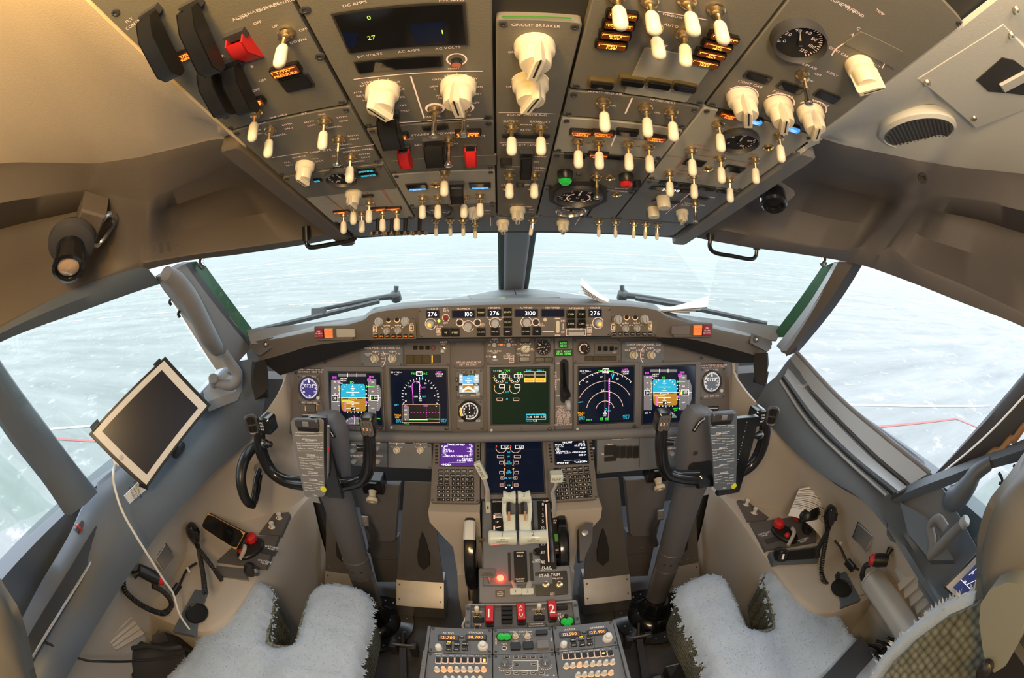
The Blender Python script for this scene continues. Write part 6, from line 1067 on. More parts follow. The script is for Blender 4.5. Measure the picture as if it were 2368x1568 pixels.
m.tx(1106, 1446, 'TEST', 4).arc(1104, 1452, 6, 0, 180, 2, 'glow_rim'); m.toggle(1104, 1453, 'hole'); m.arc(1309, 1426, 7, 0, 360, 2.4, 'glow_rim'); m.toggle(1309, 1426, 'hole'); m.tx(1293, 1420, 'EXT', 3.6).ln((1290, 1424), (1294, 1436), 1.2, 'ink_white').ln((1296, 1424), (1299, 1434), 1.2, 'ink_white')
for x, y in ((1304, 1438), (1316, 1436), (1311, 1443)): lampcap(m, x, y, 'green_lens', 'bottle_lamp')
mb = quadbox(m, [(1222, 1453), (1264, 1451), (1260, 1439), (1219, 1441)], .003, 'cover_grey', 'x'); part('placard', mb, m.root); m.tx(1241, 1444, 'FIRE HANDLES', 3, 'ink', dh=.0034).tx(1241, 1449, 'ILLUMINATED ONLY', 2.6, 'ink', dh=.0034).window(1229, 1401, 0.1, .1, 'black'); m.done()
# ---------------------------------------------------------------- radio pedestal
RW = [(-.213, -.067), (-.065, .074), (.076, .222)]
def radio(px, s, act, stb):
    q_ = lambda x, y: (x, y)
    m = Mod(RAF, 'communication_radio', f'radio reading {act} in orange digits on the ' + ('tablet-mount side of the stand' if s < 0 else 'side away from the mounted tablet'), 'radio', ((RW[0][0] if s < 0 else RW[2][0]), -.008, (RW[0][1] if s < 0 else RW[2][1]), .069), 'panel_cool', .006)
    if s < 0: A, B, N, V, G, TF = (1037, 1476), (1101, 1475), (1117, 1497), (1015, 1500), [(1038, 1492), (1057, 1492), (1076, 1491), (1038, 1504), (1056, 1504), (1075, 1503)], (1068, 1474)
    else: A, B, N, V, G, TF = (1318, 1468), (1382, 1463), (1404, 1478), (1303, 1493), [(1325, 1482), (1344, 1480), (1363, 1478), (1327, 1494), (1346, 1493), (1364, 1491)], (1350, 1464)
    for (x, y), t, l in ((A, act, 'ACTIVE'), (B, stb, 'STANDBY')): m.window(x, y, 44, 13, 'screen', 'readout', t=.003); m.tx(x, y, t, 8, 'amber', dh=.0034); m.tx(x, y - 12, l, 5, 'ink_white')
    mb = MB(); mb.lathe(RAF.Mp(*N, m.h), [(.0118, 0), (.0118, .010), (.0105, .012), (.0080, .012), (.0080, .022), (.006, .024), (0, .024)], 'white_plastic', 24); part('tuning_knob', mb, m.root); mb = MB(); mb.lathe(RAF.Mp(*V, m.h), [(.008, 0), (.0076, .014), (.006, .016), (0, .016)], 'white_plastic', 20); part('volume_knob', mb, m.root)
    xs = [g[0] for g in G]; m.box((min(xs) - 11, min(g[1] for g in G) - 9), (max(xs) + 11, max(g[1] for g in G) + 6), .8, 'panel_edge')
    for (x, y), t in zip(G, ('VHF 1', 'VHF 2', 'VHF 3', 'HF 1', 'AM', 'HF 2')): m.button(x, y, 14, 6.5, 'black', .005, t, 'ink_white', 'band_key', th=3.4); m.window(x, y - 7, 9, 2.5, 'black' if not ((s < 0 and t == 'VHF 1') or (s > 0 and t == 'VHF 2')) else 'e_amber', t=.001)
    m.button(*TF, 9, 6.5, 'black', .005, 'TFR', 'ink_white', 'transfer_key', th=3); m.tx(V[0], V[1] + 12, 'HF SENS', 3.4, 'ink_white'); m.done()
radio(0, -1, '121.700', '118.700'); radio(0, 1, '121.500', '127.400')
def audio(s):
    m = Mod(RAF, 'audio_selector', 'rows of clear white knobs, ' + ('amber key at the end of its key row' if s < 0 else 'amber key second last in its key row'), 'audio panel', ((RW[0][0] if s < 0 else RW[2][0]), -.12, (RW[0][1] if s < 0 else RW[2][1]), -.010), 'panel_cool', .006)
    sq = [(1014 + 15.1 * i, 1528) for i in range(8)] if s < 0 else [(1307 + 14.8 * i, 1520 - 1.2 * i) for i in range(8)]; k1 = [(1011 + 15.4 * i, 1549) for i in range(8)] if s < 0 else [(1309 + 15.2 * i, 1541 - 1.3 * i) for i in range(8)]; k2 = [(1032 + 15.8 * i, 1571) for i in range(6)] if s < 0 else [(1336 + 15.2 * i, 1562 - 1.1 * i) for i in range(6)]
    for i, (x, y) in enumerate(sq):
        lit = (i == 7 and s < 0) or (i == 6 and s > 0); m.button(x, y, 11, 14, 'black', .007, name='mic_key', bez='ink'); m.tx(x, y - 11, ('VHF-1', 'VHF-2', 'VHF-3', 'HF-1', 'INOP', 'CABIN', 'FLT', 'PA')[i], 3, 'ink_white')
        if lit: mb = MB(); k = m.sc(x, y); mb.rbox(RAF.Mp(x, y, m.h + .007), -3 * k, 3 * k, (-5 if s < 0 else 1) * k, 5 * k, 0, .0006, 'amber_hot', .001); part('key_lamp', mb, m.root)
    for j, ks in enumerate((k1, k2)):
        for i, (x, y) in enumerate(ks):
            m.arc(x, y + 1, 6.2, 180, 360, 2, 'glow_rim'); mb = MB(); lit = (i in (1, 2, 7) and j == 0 and s < 0) or (i == 2 and j == 0) or (j == 1 and i == 5); mb.lathe(RAF.Mp(x, y, m.h), [(.0062, 0), (.0062, .004), (.0046, .006), (.0046, .013), (.003, .016), (0, .0165)], 'knob_lit' if lit else 'white_plastic', 14); part('volume_knob', mb, m.root)
            if lit and ((s < 0 and (i == 2 or j)) or (s > 0 and j)): m.disc(x + 2, y - 6, 2, 'e_lime')
    m.done()
audio(-1); audio(1)
m = Mod(RAF, 'cargo_fire_panel', 'panel with two green domes and three square caps between the radios', 'instrument panel', (RW[1][0], -.008, RW[1][1], .069), 'panel_cool', .006)
for x in (1159.5, 1172): lampcap(m, x, 1474, 'green_lens', 'test_lamp')
m.tx(1166, 1465, 'EXT', 3.6).tx(1203, 1461, 'DET SELECT', 4).ln((1178, 1461), (1191, 1461), 1, 'ink').ln((1216, 1461), (1230, 1460), 1, 'ink')
for x in (1192, 1220): m.knob(x, 1473, KN_SML, 5, 'detector_knob', .72); m.tx(x - 9, 1468, 'A', 3.2).tx(x + 9, 1467, 'B', 3.2)
m.button(1252, 1465, 27, 12, 'black', .010, name='warning_cap'); m.tx(1192, 1483, 'FWD', 3.6).tx(1221, 1482, 'AFT', 3.6).button(1192, 1497, 23, 20, 'black', .010, name='arm_switch'); m.button(1221, 1495, 23, 20, 'black', .010, name='arm_switch'); m.button(1255, 1494, 26, 24, 'trim_grey', .012, name='discharge_cover'); m.tx(1166, 1490, 'TEST', 4); m.disc(1166, 1499, 6, 'ink'); m.disc(1166, 1499, 4.6, 'black', .0004); m.tx(1147, 1482, 'CARGO', 4, rot=90).tx(1275, 1478, 'FIRE', 4, rot=90); m.done()
m = Mod(RAF, 'weather_radar_panel', 'panel with two dark ridged knobs and small keys round a drawn rectangle', 'instrument panel', (RW[1][0], -.12, RW[1][1], -.010), 'panel_cool', .006)
for x, y in ((1168, 1540), (1261, 1537)):
    mb = MB(); mb.lathe(RAF.Mp(x, y, m.h), [(.0125, 0), (.0125, .003), (.0095, .005), (.0085, .012), (.0062, .014), (.006, .024), (0, .025)], 'panel_cool', 20); mb.box(RAF.Mp(x, y, m.h + .025), -.001, .001, 0, .006, -.001, .0004, 'ink_white'); part('gain_knob', mb, m.root); m.ticks(x, y, 13, 17, range(180, 361, 18), 1)
m.box((1186, 1528), (1244, 1551), 1.2, 'ink_white')
for x in (1173, 1193, 1212, 1232, 1252): m.button(x, 1520, 9, 6, 'black', .005, 'TFR' if x == 1173 else 'WX', 'ink_white', 'small_key', th=2.6, bez='knob_grey'); m.button(x + 1, 1557, 10, 6, 'black', .005, 'MAP', 'ink_white', 'small_key', th=2.6, bez='knob_grey')
m.button(1194, 1538, 10, 6, 'black', .005, 'AUTO', 'ink_white', 'small_key', th=2.6, bez='knob_grey'); m.button(1234, 1536, 10, 6, 'black', .005, 'GAIN', 'ink_white', 'small_key', th=2.6, bez='knob_grey'); m.ln((1154, 1552), (1244, 1549), 1, 'ink_white').tx(1262, 1562, 'STAB', 4, 'ink_white').disc(1281, 1562, 2, 'e_amber'); m.done()
for i, (a, b) in enumerate(RW):
    m = Mod(RAF, 'cover_plate', 'plain grey plate at the bottom edge, ' + ('nearest the numbered ruler' if i == 0 else 'below the weather radar keys' if i == 1 else 'farthest from the numbered ruler'), 'cover plate', (a, -.25, b, -.122), 'panel_cool', .006); m.done()
# ================================================================ control columns, yokes and what hangs on them
YK = Fr((0, .85, .85), (1, 0, 0), (0, 0, 1))
def mirx(p, s): return Vector((p[0] * -s, p[1], p[2]))   # left-hand points, flipped for the other side
def yoke(s):
    f = lambda p: mirx(p, s); r = thing('control_column', 'black two-horned yoke on a grey column, ' + ('nearest the mounted tablet' if s < 0 else 'in front of the empty rail window'), 'control column', (s * .53, .985, 0))
    mb = MB(); x = s * .53
    mb.tube([(x, .955, .72), (x, .975, .64), (x, .985, .5), (x, .985, .3), (x, .985, .12), (x, .985, .05)], [.050, .049, .047, .044, .041, .040], 'column_grey', 24)
    for z, rr in ((.385, .0465), (.30, .0450)): mb.lathe(TR(x, .985, z), [(rr, -.002), (rr + .001, 0), (rr, .002)], 'steel', 24)
    for a in (-100, -60, -130): mb.lathe(frame3((x + .046 * math.cos(R(a)), .985 + .046 * math.sin(R(a)), .345), (math.cos(R(a)), math.sin(R(a)), 0)), [(.004, -.002), (.004, .001), (0, .002)], 'steel_dark', 8)
    part('column_tube', mb, r); mb = MB()
    mb.lathe(TR(x, .965, .0), [(.150, .012), (.150, .022), (.100, .026), (.098, .030), (.092, .045), (.065, .060), (.060, .075), (.056, .082), (.058, .09), (.052, .10), (.050, .115), (.042, .125)], 'black_gloss', 36)
    for i in range(22): a = 2 * PI * i / 22; mb.lathe(TR(x + .125 * math.cos(a), .965 + .125 * math.sin(a), .0235), [(.0036, 0), (.003, .002), (0, .0025)], 'steel', 8)
    part('floor_boot', mb, r)
    # housing behind the yoke
    H = Fr((0, .93, .85), (1, 0, 0), (0, 0, 1)); mb = MB(); pl_ = [(715, 1135), (706, 990), (722, 968), (748, 958), (772, 962), (788, 980), (797, 1010), (801, 1060), (806, 1135)]; pp = [H.uv(*p) for p in pl_]; pp = [(u * -s, v) for u, v in pp]
    if s > 0: pp = pp[::-1]
    mb.prism(pp[::-1] if False else pp, -.035, .030, 'column_grey', H.M(0, 0), .012)
    mb.lathe(H.M(H.uv(777, 1050)[0] * -s, H.uv(777, 1050)[1], .030), [(.007, 0), (.007, .003), (.003, .004), (0, .003)], 'steel_dark', 12)
    arc0 = crv([(*H.uv(757, 972), 0), (*H.uv(770, 982), 0), (*H.uv(782, 1000), 0)], 4)
    for i in range(0, len(arc0) - 1): mb.line((arc0[i].x * -s, arc0[i].y), (arc0[i + 1].x * -s, arc0[i + 1].y), .012, 'black', H.M(0, 0), .0306); mb.line((arc0[i].x * -s, arc0[i].y - .003), (arc0[i].x * -s, arc0[i].y + .004), .002, 'ink_white', H.M(0, 0), .0312)
    part('column_head', mb, r); y_ = MB()
    def P(px, py, dy=0): return f(YK.P(px, py) + Vector((0, dy, 0)))
    outer = crv([P(601, 998), P(601, 1020), P(606, 1048), P(619, 1078), P(638, 1100), P(665, 1113), P(705, 1119), P(735, 1121)], 5)
    inner = crv([P(853, 1000), P(855, 1030), P(854, 1066), P(850, 1090), P(838, 1108), P(815, 1117), P(785, 1121), P(755, 1122)], 5)
    y_.tube(outer, [.015, .018, .0185, .018, .017, .018, .020, .022], 'black_gloss', 14); y_.tube(inner, [.015, .0165, .0165, .0165, .017, .018, .020, .022], 'black_gloss', 14)
    c = P(745, 1121); y_.rbox(TR(c.x, c.y + .015, c.z) @ RX(PI / 2), -.038, .038, -.022, .022, -.03, .04, 'black_gloss', .012, .006)
    a, b = P(606, 1024), P(628, 1022, -.012); y_.tube([a, a.lerp(b, .7), b], [.012, .012, .009], 'black_gloss', 12); yk = part('yoke', y_, r)
    mb = MB(); mb.lathe(frame3(b, (b - a)), [(.0085, -.002), (.0085, .004), (.006, .006), (.0035, .011), (0, .012)], 'black', 12); mb.tube([a.lerp(b, .3), a.lerp(b, .55)], .0125, 'steel', 12); part('trim_switch', mb, yk)
    mb = MB(); a, b = P(851, 1034), P(828, 1030, -.012); mb.tube([a, a.lerp(b, .6), b], [.011, .0105, .0095], 'black_gloss', 10); part('trigger_stub', mb, yk)
    # outer head: hollow frame and lettered block
    g = P(588, 978, -.012); hd = MB(); fr = Fr(g, (1, 0, 0), (0, 0, 1)).M(0, 0) @ RY(s * -.45); ring = [(p[0], p[1], 0) for p in rrect(-.0155, -.025, .0155, .025, .011, 4)]; hd.tube([fr @ Vector(p) for p in ring], .0048, 'steel_dark', 8, closed=True); hd.rbox(fr, -.013, .013, -.022, .022, -.020, -.003, 'black', .009); hd.box(fr, -.012, .012, -.0018, .0018, -.004, .003, 'steel_dark'); hd.box(fr, -.0018, .0018, -.02, .02, -.004, .001, 'black')
    hb = P(616, 982, 0); M2 = Fr(hb, (1, 0, 0), (0, 0, 1)).M(0, 0); hd.rbox(M2, -.019, .019, -.023, .023, -.025, .014, 'black_gloss', .008, .004)
    for i, t in enumerate(('MIC', 'OFF', 'INT')): hd.text(M2 @ TR(.006 * -s * -1, .010 - i * .009, 0), t, .005, 'ink_white', 0, .0145)
    hd.tube([P(604, 1002), P(606, 990)], .012, 'black_gloss', 10); part('outer_grip_head', hd, yk)
    g = P(853, 983, -.006); hd = MB(); M3 = Fr(g, (1, 0, 0), (0, -.12, 1)).M(0, 0); hd.rbox(M3, -.0185, .0185, -.0265, .0265, -.018, .010, 'black_gloss', .009, .004); hd.rbox(M3, -.0145, .0145, -.0215, .0215, .009, .0108, 'cover_grey', .007)
    for i, t in enumerate('521'): hd.text(M3 @ TR(-.008 + i * .008, -.002, 0), t, .0065, 'glow_rim', 0, .0112); hd.line((-.008 + i * .008, -.008), (-.008 + i * .008, -.016), .0012, 'ink_black', M3, .0112); hd.line((-.008 + i * .008, .006), (-.008 + i * .008, .015), .0012, 'ink_black', M3, .0112)
    part('inner_grip_head', hd, yk)
yoke(-1); yoke(1)
CHK = [(1000, 'Fuel', 'Greenlight'), (1006, 'Stabilizer trim', 'Units'), (1017, 'AFTER TAKEOFF', None), (1024, 'Engine bleeds', 'On'), (1030, 'Packs', 'Auto'), (1036, 'Landing gear', 'UP and OFF'), (1042, 'Flaps', 'UP No lights'), (1052, 'DESCENT', None), (1058, 'Pressurization', 'LAND ALT'), (1064, 'Recall', 'Checked'), (1070, 'Autobrake', '___'), (1076, 'Landing data', 'VREF Minimums'), (1082, 'Approach briefing', 'Completed'), (1092, 'APPROACH', None), (1098, 'Altimeters', '____'), (1109, 'LANDING', None), (1115, 'Engine start switches', 'CONT'), (1121, 'Speedbrake', 'ARMED'), (1127, 'Landing gear', 'Down'), (1133, 'Flaps', 'Green light'), (1145, 'Page Boeing'.split()[0], None)]
def clipboard(s):
    F_ = Fr((0, .80, .85), (1, 0, 0), (0, 0, 1)); ox, oy = (0, 0) if s < 0 else (957, -16); K = lambda x, y: (x + ox, y + oy)
    r = thing('clipboard', 'grey checklist plate with white lines clipped to the yoke ' + ('that also holds a pen' if s < 0 else 'with a dotted black side strip'), 'clipboard', F_.P(*K(712, 1060)))
    mb = MB(); tl, tr, br, bl = (K(672, 968), K(750, 966), K(753, 1148), K(704, 1149)) if s < 0 else ((1637, 953), (1703, 949), (1701, 1130), (1651, 1133))
    o = [F_.uv(*p) for p in ((tr[0], tr[1] + 6), (tr[0] - 7, tr[1]), (tl[0] + 7, tl[1]), (tl[0], tl[1] + 8), (bl[0], bl[1] - 6), (bl[0] + 6, bl[1]), (br[0] - 5, br[1]), (br[0], br[1] - 6))]; mb.prism(o, -.003, .003, 'trim_grey' if s < 0 else 'sill_blue', F_.M(0, 0), .0012)
    for y, a, b in CHK:
        t = (y - 968) / (1149 - 968); xl, xr = lerp(tl[0], bl[0], t) + 4, lerp(tr[0], br[0], t) - 4; yy = y if s < 0 else y - 17
        if b is None: mb.text(F_.Mp((xl + xr) / 2, yy, .0034), a, 3 * F_.sc(700, 1000), 'ink_white'); mb.line(F_.uv((xl + xr) / 2 - 10, yy + 2.6, .0034), F_.uv((xl + xr) / 2 + 10, yy + 2.6, .0034), .0007, 'ink_white', F_.M(0, 0), .0034)
        else: mb.text(F_.Mp(xl, yy, .0034), a, 2.6 * F_.sc(700, 1000), 'ink_white', -1); mb.text(F_.Mp(xr, yy, .0034), b, 2.6 * F_.sc(700, 1000), 'ink_white', 1); w0, w1 = xl + text_w(a) * 2.6 + 2, xr - text_w(b) * 2.6 - 2; mb.line(F_.uv(w0, yy + 1, .0034), F_.uv(w1, yy + 1, .0034), .0007, 'ink_white', F_.M(0, 0), .0034) if w1 > w0 else None
    part('plate', mb, r); mb = MB(); M = F_.Mp((tl[0] + tr[0]) / 2, tl[1] + 10, .003); mb.rbox(M, -.031, .031, -.010, .012, 0, .010, 'steel_dark', .004, .003); mb.rbox(M, -.028, .028, -.020, -.006, 0, .007, 'black', .003, .002); mb.rbox(M, -.008, .008, -.004, .008, .009, .014, 'trim_grey', .002, .002); part('clip', mb, r)
    mb = MB(); dx = (748, 1131) if s < 0 else (1697, 1124); mb.lathe(F_.Mp(*dx, .003), [(.0085, 0), (.008, .002), (0, .003)], 'yellow', 20); part('yellow_dot', mb, r)
    mb = MB(); a, b = ((752, 966), (762, 1150)) if s < 0 else ((1701, 968), (1709, 1138)); u0, v1 = F_.uv(*a); u1, v0 = F_.uv(*b); mb.rbox(F_.M(0, 0), u0, u1, v0, v1, -.012, .002, 'black_gloss', .003, .001)
    if s > 0:
        for i in range(26): mb.flat([(p[0] + (u0 + u1) / 2, p[1] + lerp(v1, v0, (i + 1.5) / 28)) for p in circ(.0009, 6)], 'ink_white', F_.M(0, 0), .0024)
    part('side_strip', mb, r)
    if s < 0:
        r2 = thing('pen', 'slim metal pen with red band clipped beside the checklist', 'pen', F_.P(760, 1050)); mb = MB(); q_ = [F_.P(759, 985, .008), F_.P(759.5, 1040, .008), F_.P(759, 1092, .008)]; mb.tube(q_, .0034, 'steel', 10); mb.tube([q_[1].lerp(q_[0], .12), q_[1].lerp(q_[0], .0)], .0037, 'red', 10); part('barrel', mb, r2); mb = MB(); mb.tube([F_.P(759, 1092, .008), F_.P(758.5, 1108, .008)], [.0034, .0008], 'brass', 10); part('tip', mb, r2); mb = MB(); mb.tube([F_.P(759, 986, .012), F_.P(759, 1010, .013)], .0012, 'chrome', 6); part('pocket_clip', mb, r2)
clipboard(-1); clipboard(1)
# nose wheel steering tiller
r = thing('steering_tiller', 'black crescent hand wheel on the sidewall beside the yoke', 'tiller', at(600, 1090, 'x', -.73)); X_ = lambda p, q, x=-.725: at(p, q, 'x', x)
mb = MB(); mb.tube(crv([X_(606, 1030), X_(585, 1036), X_(566, 1062), X_(557, 1100), X_(561, 1135), X_(572, 1160), X_(585, 1168)], 6), [.012, .015, .0155, .0155, .0155, .0145, .012], 'black', 12); part('rim', mb, r)
mb = MB(); mb.tube(crv([X_(583, 1166), X_(588, 1140), X_(592, 1110), X_(600, 1085)], 4), .008, 'black_gloss', 10); mb.tube(crv([X_(590, 1164), X_(597, 1135), X_(601, 1105), X_(606, 1080)], 4), .007, 'black_gloss', 10); mb.tube([X_(600, 1085), X_(622, 1078, -.79)], .018, 'black', 14); part('spoke', mb, r)
# rudder adjustment knobs under the board
for s in (-1, 1):
    b = at(863, 1128, 'y', 1.13) if s < 0 else at(1519, 1100, 'y', 1.13); r = thing('rudder_adjust_knob', 'cream spool knob on black block ' + ('beside the column nearest the tablet' if s < 0 else 'beside the column farthest from the tablet'), 'knob', b); mb = MB(); mb.box(TR(*b), -.035, .035, -.01, .05, -.02, .035, 'black', .004); mb.box(TR(b.x, b.y, b.z + .028), -.02, .02, -.02, .0, -.003, .003, 'black'); part('base', mb, r); mb = MB(); M = frame3(b + Vector((0, -.012, -.005)), (0.05, -.8, -.55)); mb.lathe(M, [(.014, 0), (.0115, .012), (.0115, .022), (.019, .028), (.020, .036), (.018, .040), (.008, .040), (.007, .036), (0, .036)], 'ivory', 20); part('spool', mb, r)
# footwell: pedal covers, their metal steps, and the slabs under the board
mat_c = 'cover_grey'
for s in (-1, 1):
    f = lambda x, y, z: Vector((x * -s, y, z))
    for nm, x0, x1, lb in (('pedal_cover', -.445, -.262, 'inboard'), ('pedal_cover', -.745, -.605, 'outboard')):
        r = thing(nm, 'pedal cover with bright metal step ' + ('between column and lever console ' if lb == 'inboard' else 'between column and sidewall ') + ('on the tablet side' if s < 0 else 'on the papers side'), 'pedal cover', f((x0 + x1) / 2, 1.05, 0))
        sx = sorted((x0 * -s, x1 * -s)); mb = MB(); pr = [(1.02, .02), (1.02, .085), (1.028, .093), (1.10, .155), (1.16, .155), (1.16, .02)]
        n = len(pr); vs = [(x, y, z) for x in sx for y, z in pr]; mb.add(vs, [tuple(range(n)), tuple(range(2 * n - 1, n - 1, -1))] + [(i, (i + 1) % n, n + (i + 1) % n, n + i) for i in range(n)], 'steel')
        for x in (sx[0] + .012, sx[1] - .012):
            for y, z in ((1.04, .103), (1.085, .143)): mb.lathe(frame3((x, y, z), (0, -.65, .76)), [(.004, 0), (.003, .001), (0, .0012)], 'steel_dark', 8)
        part('metal_step', mb, r); mb = MB(); w = [x0 * -s, x1 * -s, lerp(x0, x1, .86) * -s, lerp(x0, x1, .30) * -s]; mb.sheet([[Vector((w[0], 1.10, .155)), Vector((w[1], 1.10, .155))], [Vector((lerp(w[0], w[3], .5), 1.17, .30)), Vector((lerp(w[1], w[2], .5), 1.17, .30))], [Vector((w[3], 1.27, .52)), Vector((w[2], 1.27, .52))]], .01, 'cover_grey')
        for i in range(4): p = Vector((lerp(w[0], w[1], .15 + .23 * i), 1.108, .175)); mb.lathe(frame3(p, (0, -.9, .4)), [(.004, 0), (.003, .002), (0, .002)], 'steel', 8)
        part('slanted_cover', mb, r); mb = MB(); c = Vector((lerp(x0, x1, .62) * -s, 1.145, .275)); ax = Vector((0, .10, .165)).normalized(); M = frame3(c, (0, -.86, .5), ax); o = [(.0, .085), (-.012, .05), (-.022, -.01), (-.020, -.05), (.0, -.07), (.022, -.05), (.024, -.01), (.012, .05)]; mb.prism(o[::-1], -.012, .004, 'black_matte', M); part('pedal_boot', mb, r)
    # slab behind the column
    r = thing('foot_guard', 'grey stepped guard plate behind the column ' + ('nearest the tablet' if s < 0 else 'farthest from the tablet'), 'guard plate', f(-.40, 1.2, 0)); G1 = Fr((0, 1.16, .5), (1, 0, 0), (0, .1, 1)); G2 = Fr((0, 1.20, .3), (1, 0, 0), (0, .1, 1))
    def gp(G, pts, m_, h0, h1):
        o = [G.uv(*p) for p in pts]; o = [(u * -s, v) for u, v in o]; o = o if s < 0 else o[::-1]; mb.prism(o, h0, h1, m_, G.M(0, 0), .003)
    mb = MB(); gp(G1, [(926, 1118), (820, 1118), (852, 1250), (908, 1250), (916, 1244)], 'column_grey', -.02, .01); part('upper_plate', mb, r); mb = MB(); gp(G2, [(922, 1240), (848, 1240), (872, 1345), (922, 1345)], 'cover_grey', -.03, .005); mb.tube([f(*G2.P(862, 1292, .006)), f(*G2.P(922, 1292, .006))], .0025, 'steel_dark', 6); mb.lathe(frame3(f(*G2.P(885, 1282, .005)), (0, -1, 0)), [(.005, 0), (.004, .003), (0, .003)], 'steel', 10); part('middle_plate', mb, r); mb = MB(); mb.box(None, *sorted((-.455 * -s, -.33 * -s)), 1.10, 1.22, 0, .075, 'steel_dark', .004); part('foot_plate', mb, r)
    mb = MB(); a = f(*at(845, 1205, 'y', 1.06)); b = f(*at(856, 1275, 'y', 1.06)); mb.tube(crv([a, a.lerp(b, .4) + Vector((.02 * -s, 0, 0)), a.lerp(b, .75) + Vector((.012 * -s, 0, 0)), b], 4), .011, 'steel_dark', 8); mb.box(frame3(a, (0, -.8, .5)), -.012, .012, -.018, .018, -.004, .008, 'steel', .003); part('linkage', mb, r)
# tube braces and side shrouds under the board
for s in (-1, 1):
    r = thing('support_tube', 'bright horizontal tube in the dark gap under the board, ' + ('nearest violet-screened keypad' if s < 0 else 'nearest black-screened keypad'), 'tube', (s * .31, 1.25, .66)); mb = MB(); mb.tube([(s * .24, 1.24, .66), (s * .44, 1.24, .66)], .012, 'steel', 12); part('tube_body', mb, r); mb = MB(); mb.tube([(s * .385, 1.24, .66), (s * .40, 1.24, .66)], .017, 'steel_dark', 12); part('collar', mb, r)
# floor fittings
for s in (-1, 1):
    q_ = [(932, 1500), (933, 1568)] if s < 0 else [(1478, 1480), (1492, 1568)]; a, b = at(*q_[0], 'z', .05), at(*q_[1], 'z', .05); d = (b - a).normalized(); b = a + d * .45; r = thing('floor_lever', 'dark flat lever bar on the floor ' + ('beside the numbered ruler' if s < 0 else 'beside the plain strip ruler'), 'lever', a); mb = MB(); M = frame3(a, d, (0, 0, 1)); mb.box(M, -.012, .012, -.006, .006, 0, .45, 'steel_dark', .002); part('bar', mb, r); mb = MB(); mb.tube([a + Vector((-.04, .01, .01)), a + Vector((.04, .01, .01))], .006, 'steel', 8); mb.tube([a + Vector((0, .015, .005)), a + Vector((0, .05, .05))], .005, 'steel_dark', 8); mb.box(TR(a.x, a.y + .01, 0), -.05, -.025, -.015, .015, 0, .065, 'steel_dark', .003); mb.box(TR(a.x, a.y + .01, 0), .025, .05, -.015, .015, 0, .065, 'steel_dark', .003); part('pivot', mb, r)
    F_ = Fr((0, .5, .40), (1, 0, 0), (0, 1, 0)); r = thing('position_ruler', 'beige strip ' + ('numbered 0 1 2 3' if s < 0 else 'with plain divisions') + ' along the radio stand', 'ruler', (s * .25, .45, .40)); mb = MB(); u = s * .242 + .004; y1, y0 = (.5 + F_.uv(978, 1503)[1] if s < 0 else .5 + F_.uv(1438, 1485)[1]), -.1
    mb.box(None, u - .011, u + .011, y0, y1, .36, .40, 'ruler', .001)
    for i in range(12):
        y = y1 - .014 - i * .0265; mb.box(None, u - .011, u + .011, y - .0135, y - .0125, .3995, .4004, 'ink_black')
        if s < 0 and i < 10: mb.text(Fr((u, y, .4006), (1, 0, 0), (0, 1, 0)).M(0, 0), str(i), .009, 'ink_black')
    part('scale', mb, r); mb = MB(); mb.box(None, min(u - .004, s * .222), max(u + .004, s * .226), y0, y1 - .02, .34, .36, 'steel_dark'); part('bracket', mb, r)
    mb = MB()
    for i in range(14): mb.lathe(TR(s * (.30 + .012 * math.sin(i)), .93 - i * .045, 0), [(.006, 0), (.005, .004), (0, .005)], 'steel_dark', 8)
    tag(solo('floor_rivets', mb), None, None, None, 'structure')
for s in (1,):
    r = thing('floor_hatch', 'raised dark metal step plate on floor beside the papers-side seat', 'floor plate', at(1560, 1550, 'z', .02)); mb = MB(); a, b = at(1540, 1542, 'z', .05), at(1640, 1535, 'z', .05); mb.box(None, a.x, a.x + .16, a.y - .30, a.y, .0, .05, 'steel_dark', .004); mb.box(None, a.x, a.x + .16, a.y - .004, a.y + .002, .03, .052, 'steel'); part('plate', mb, r)
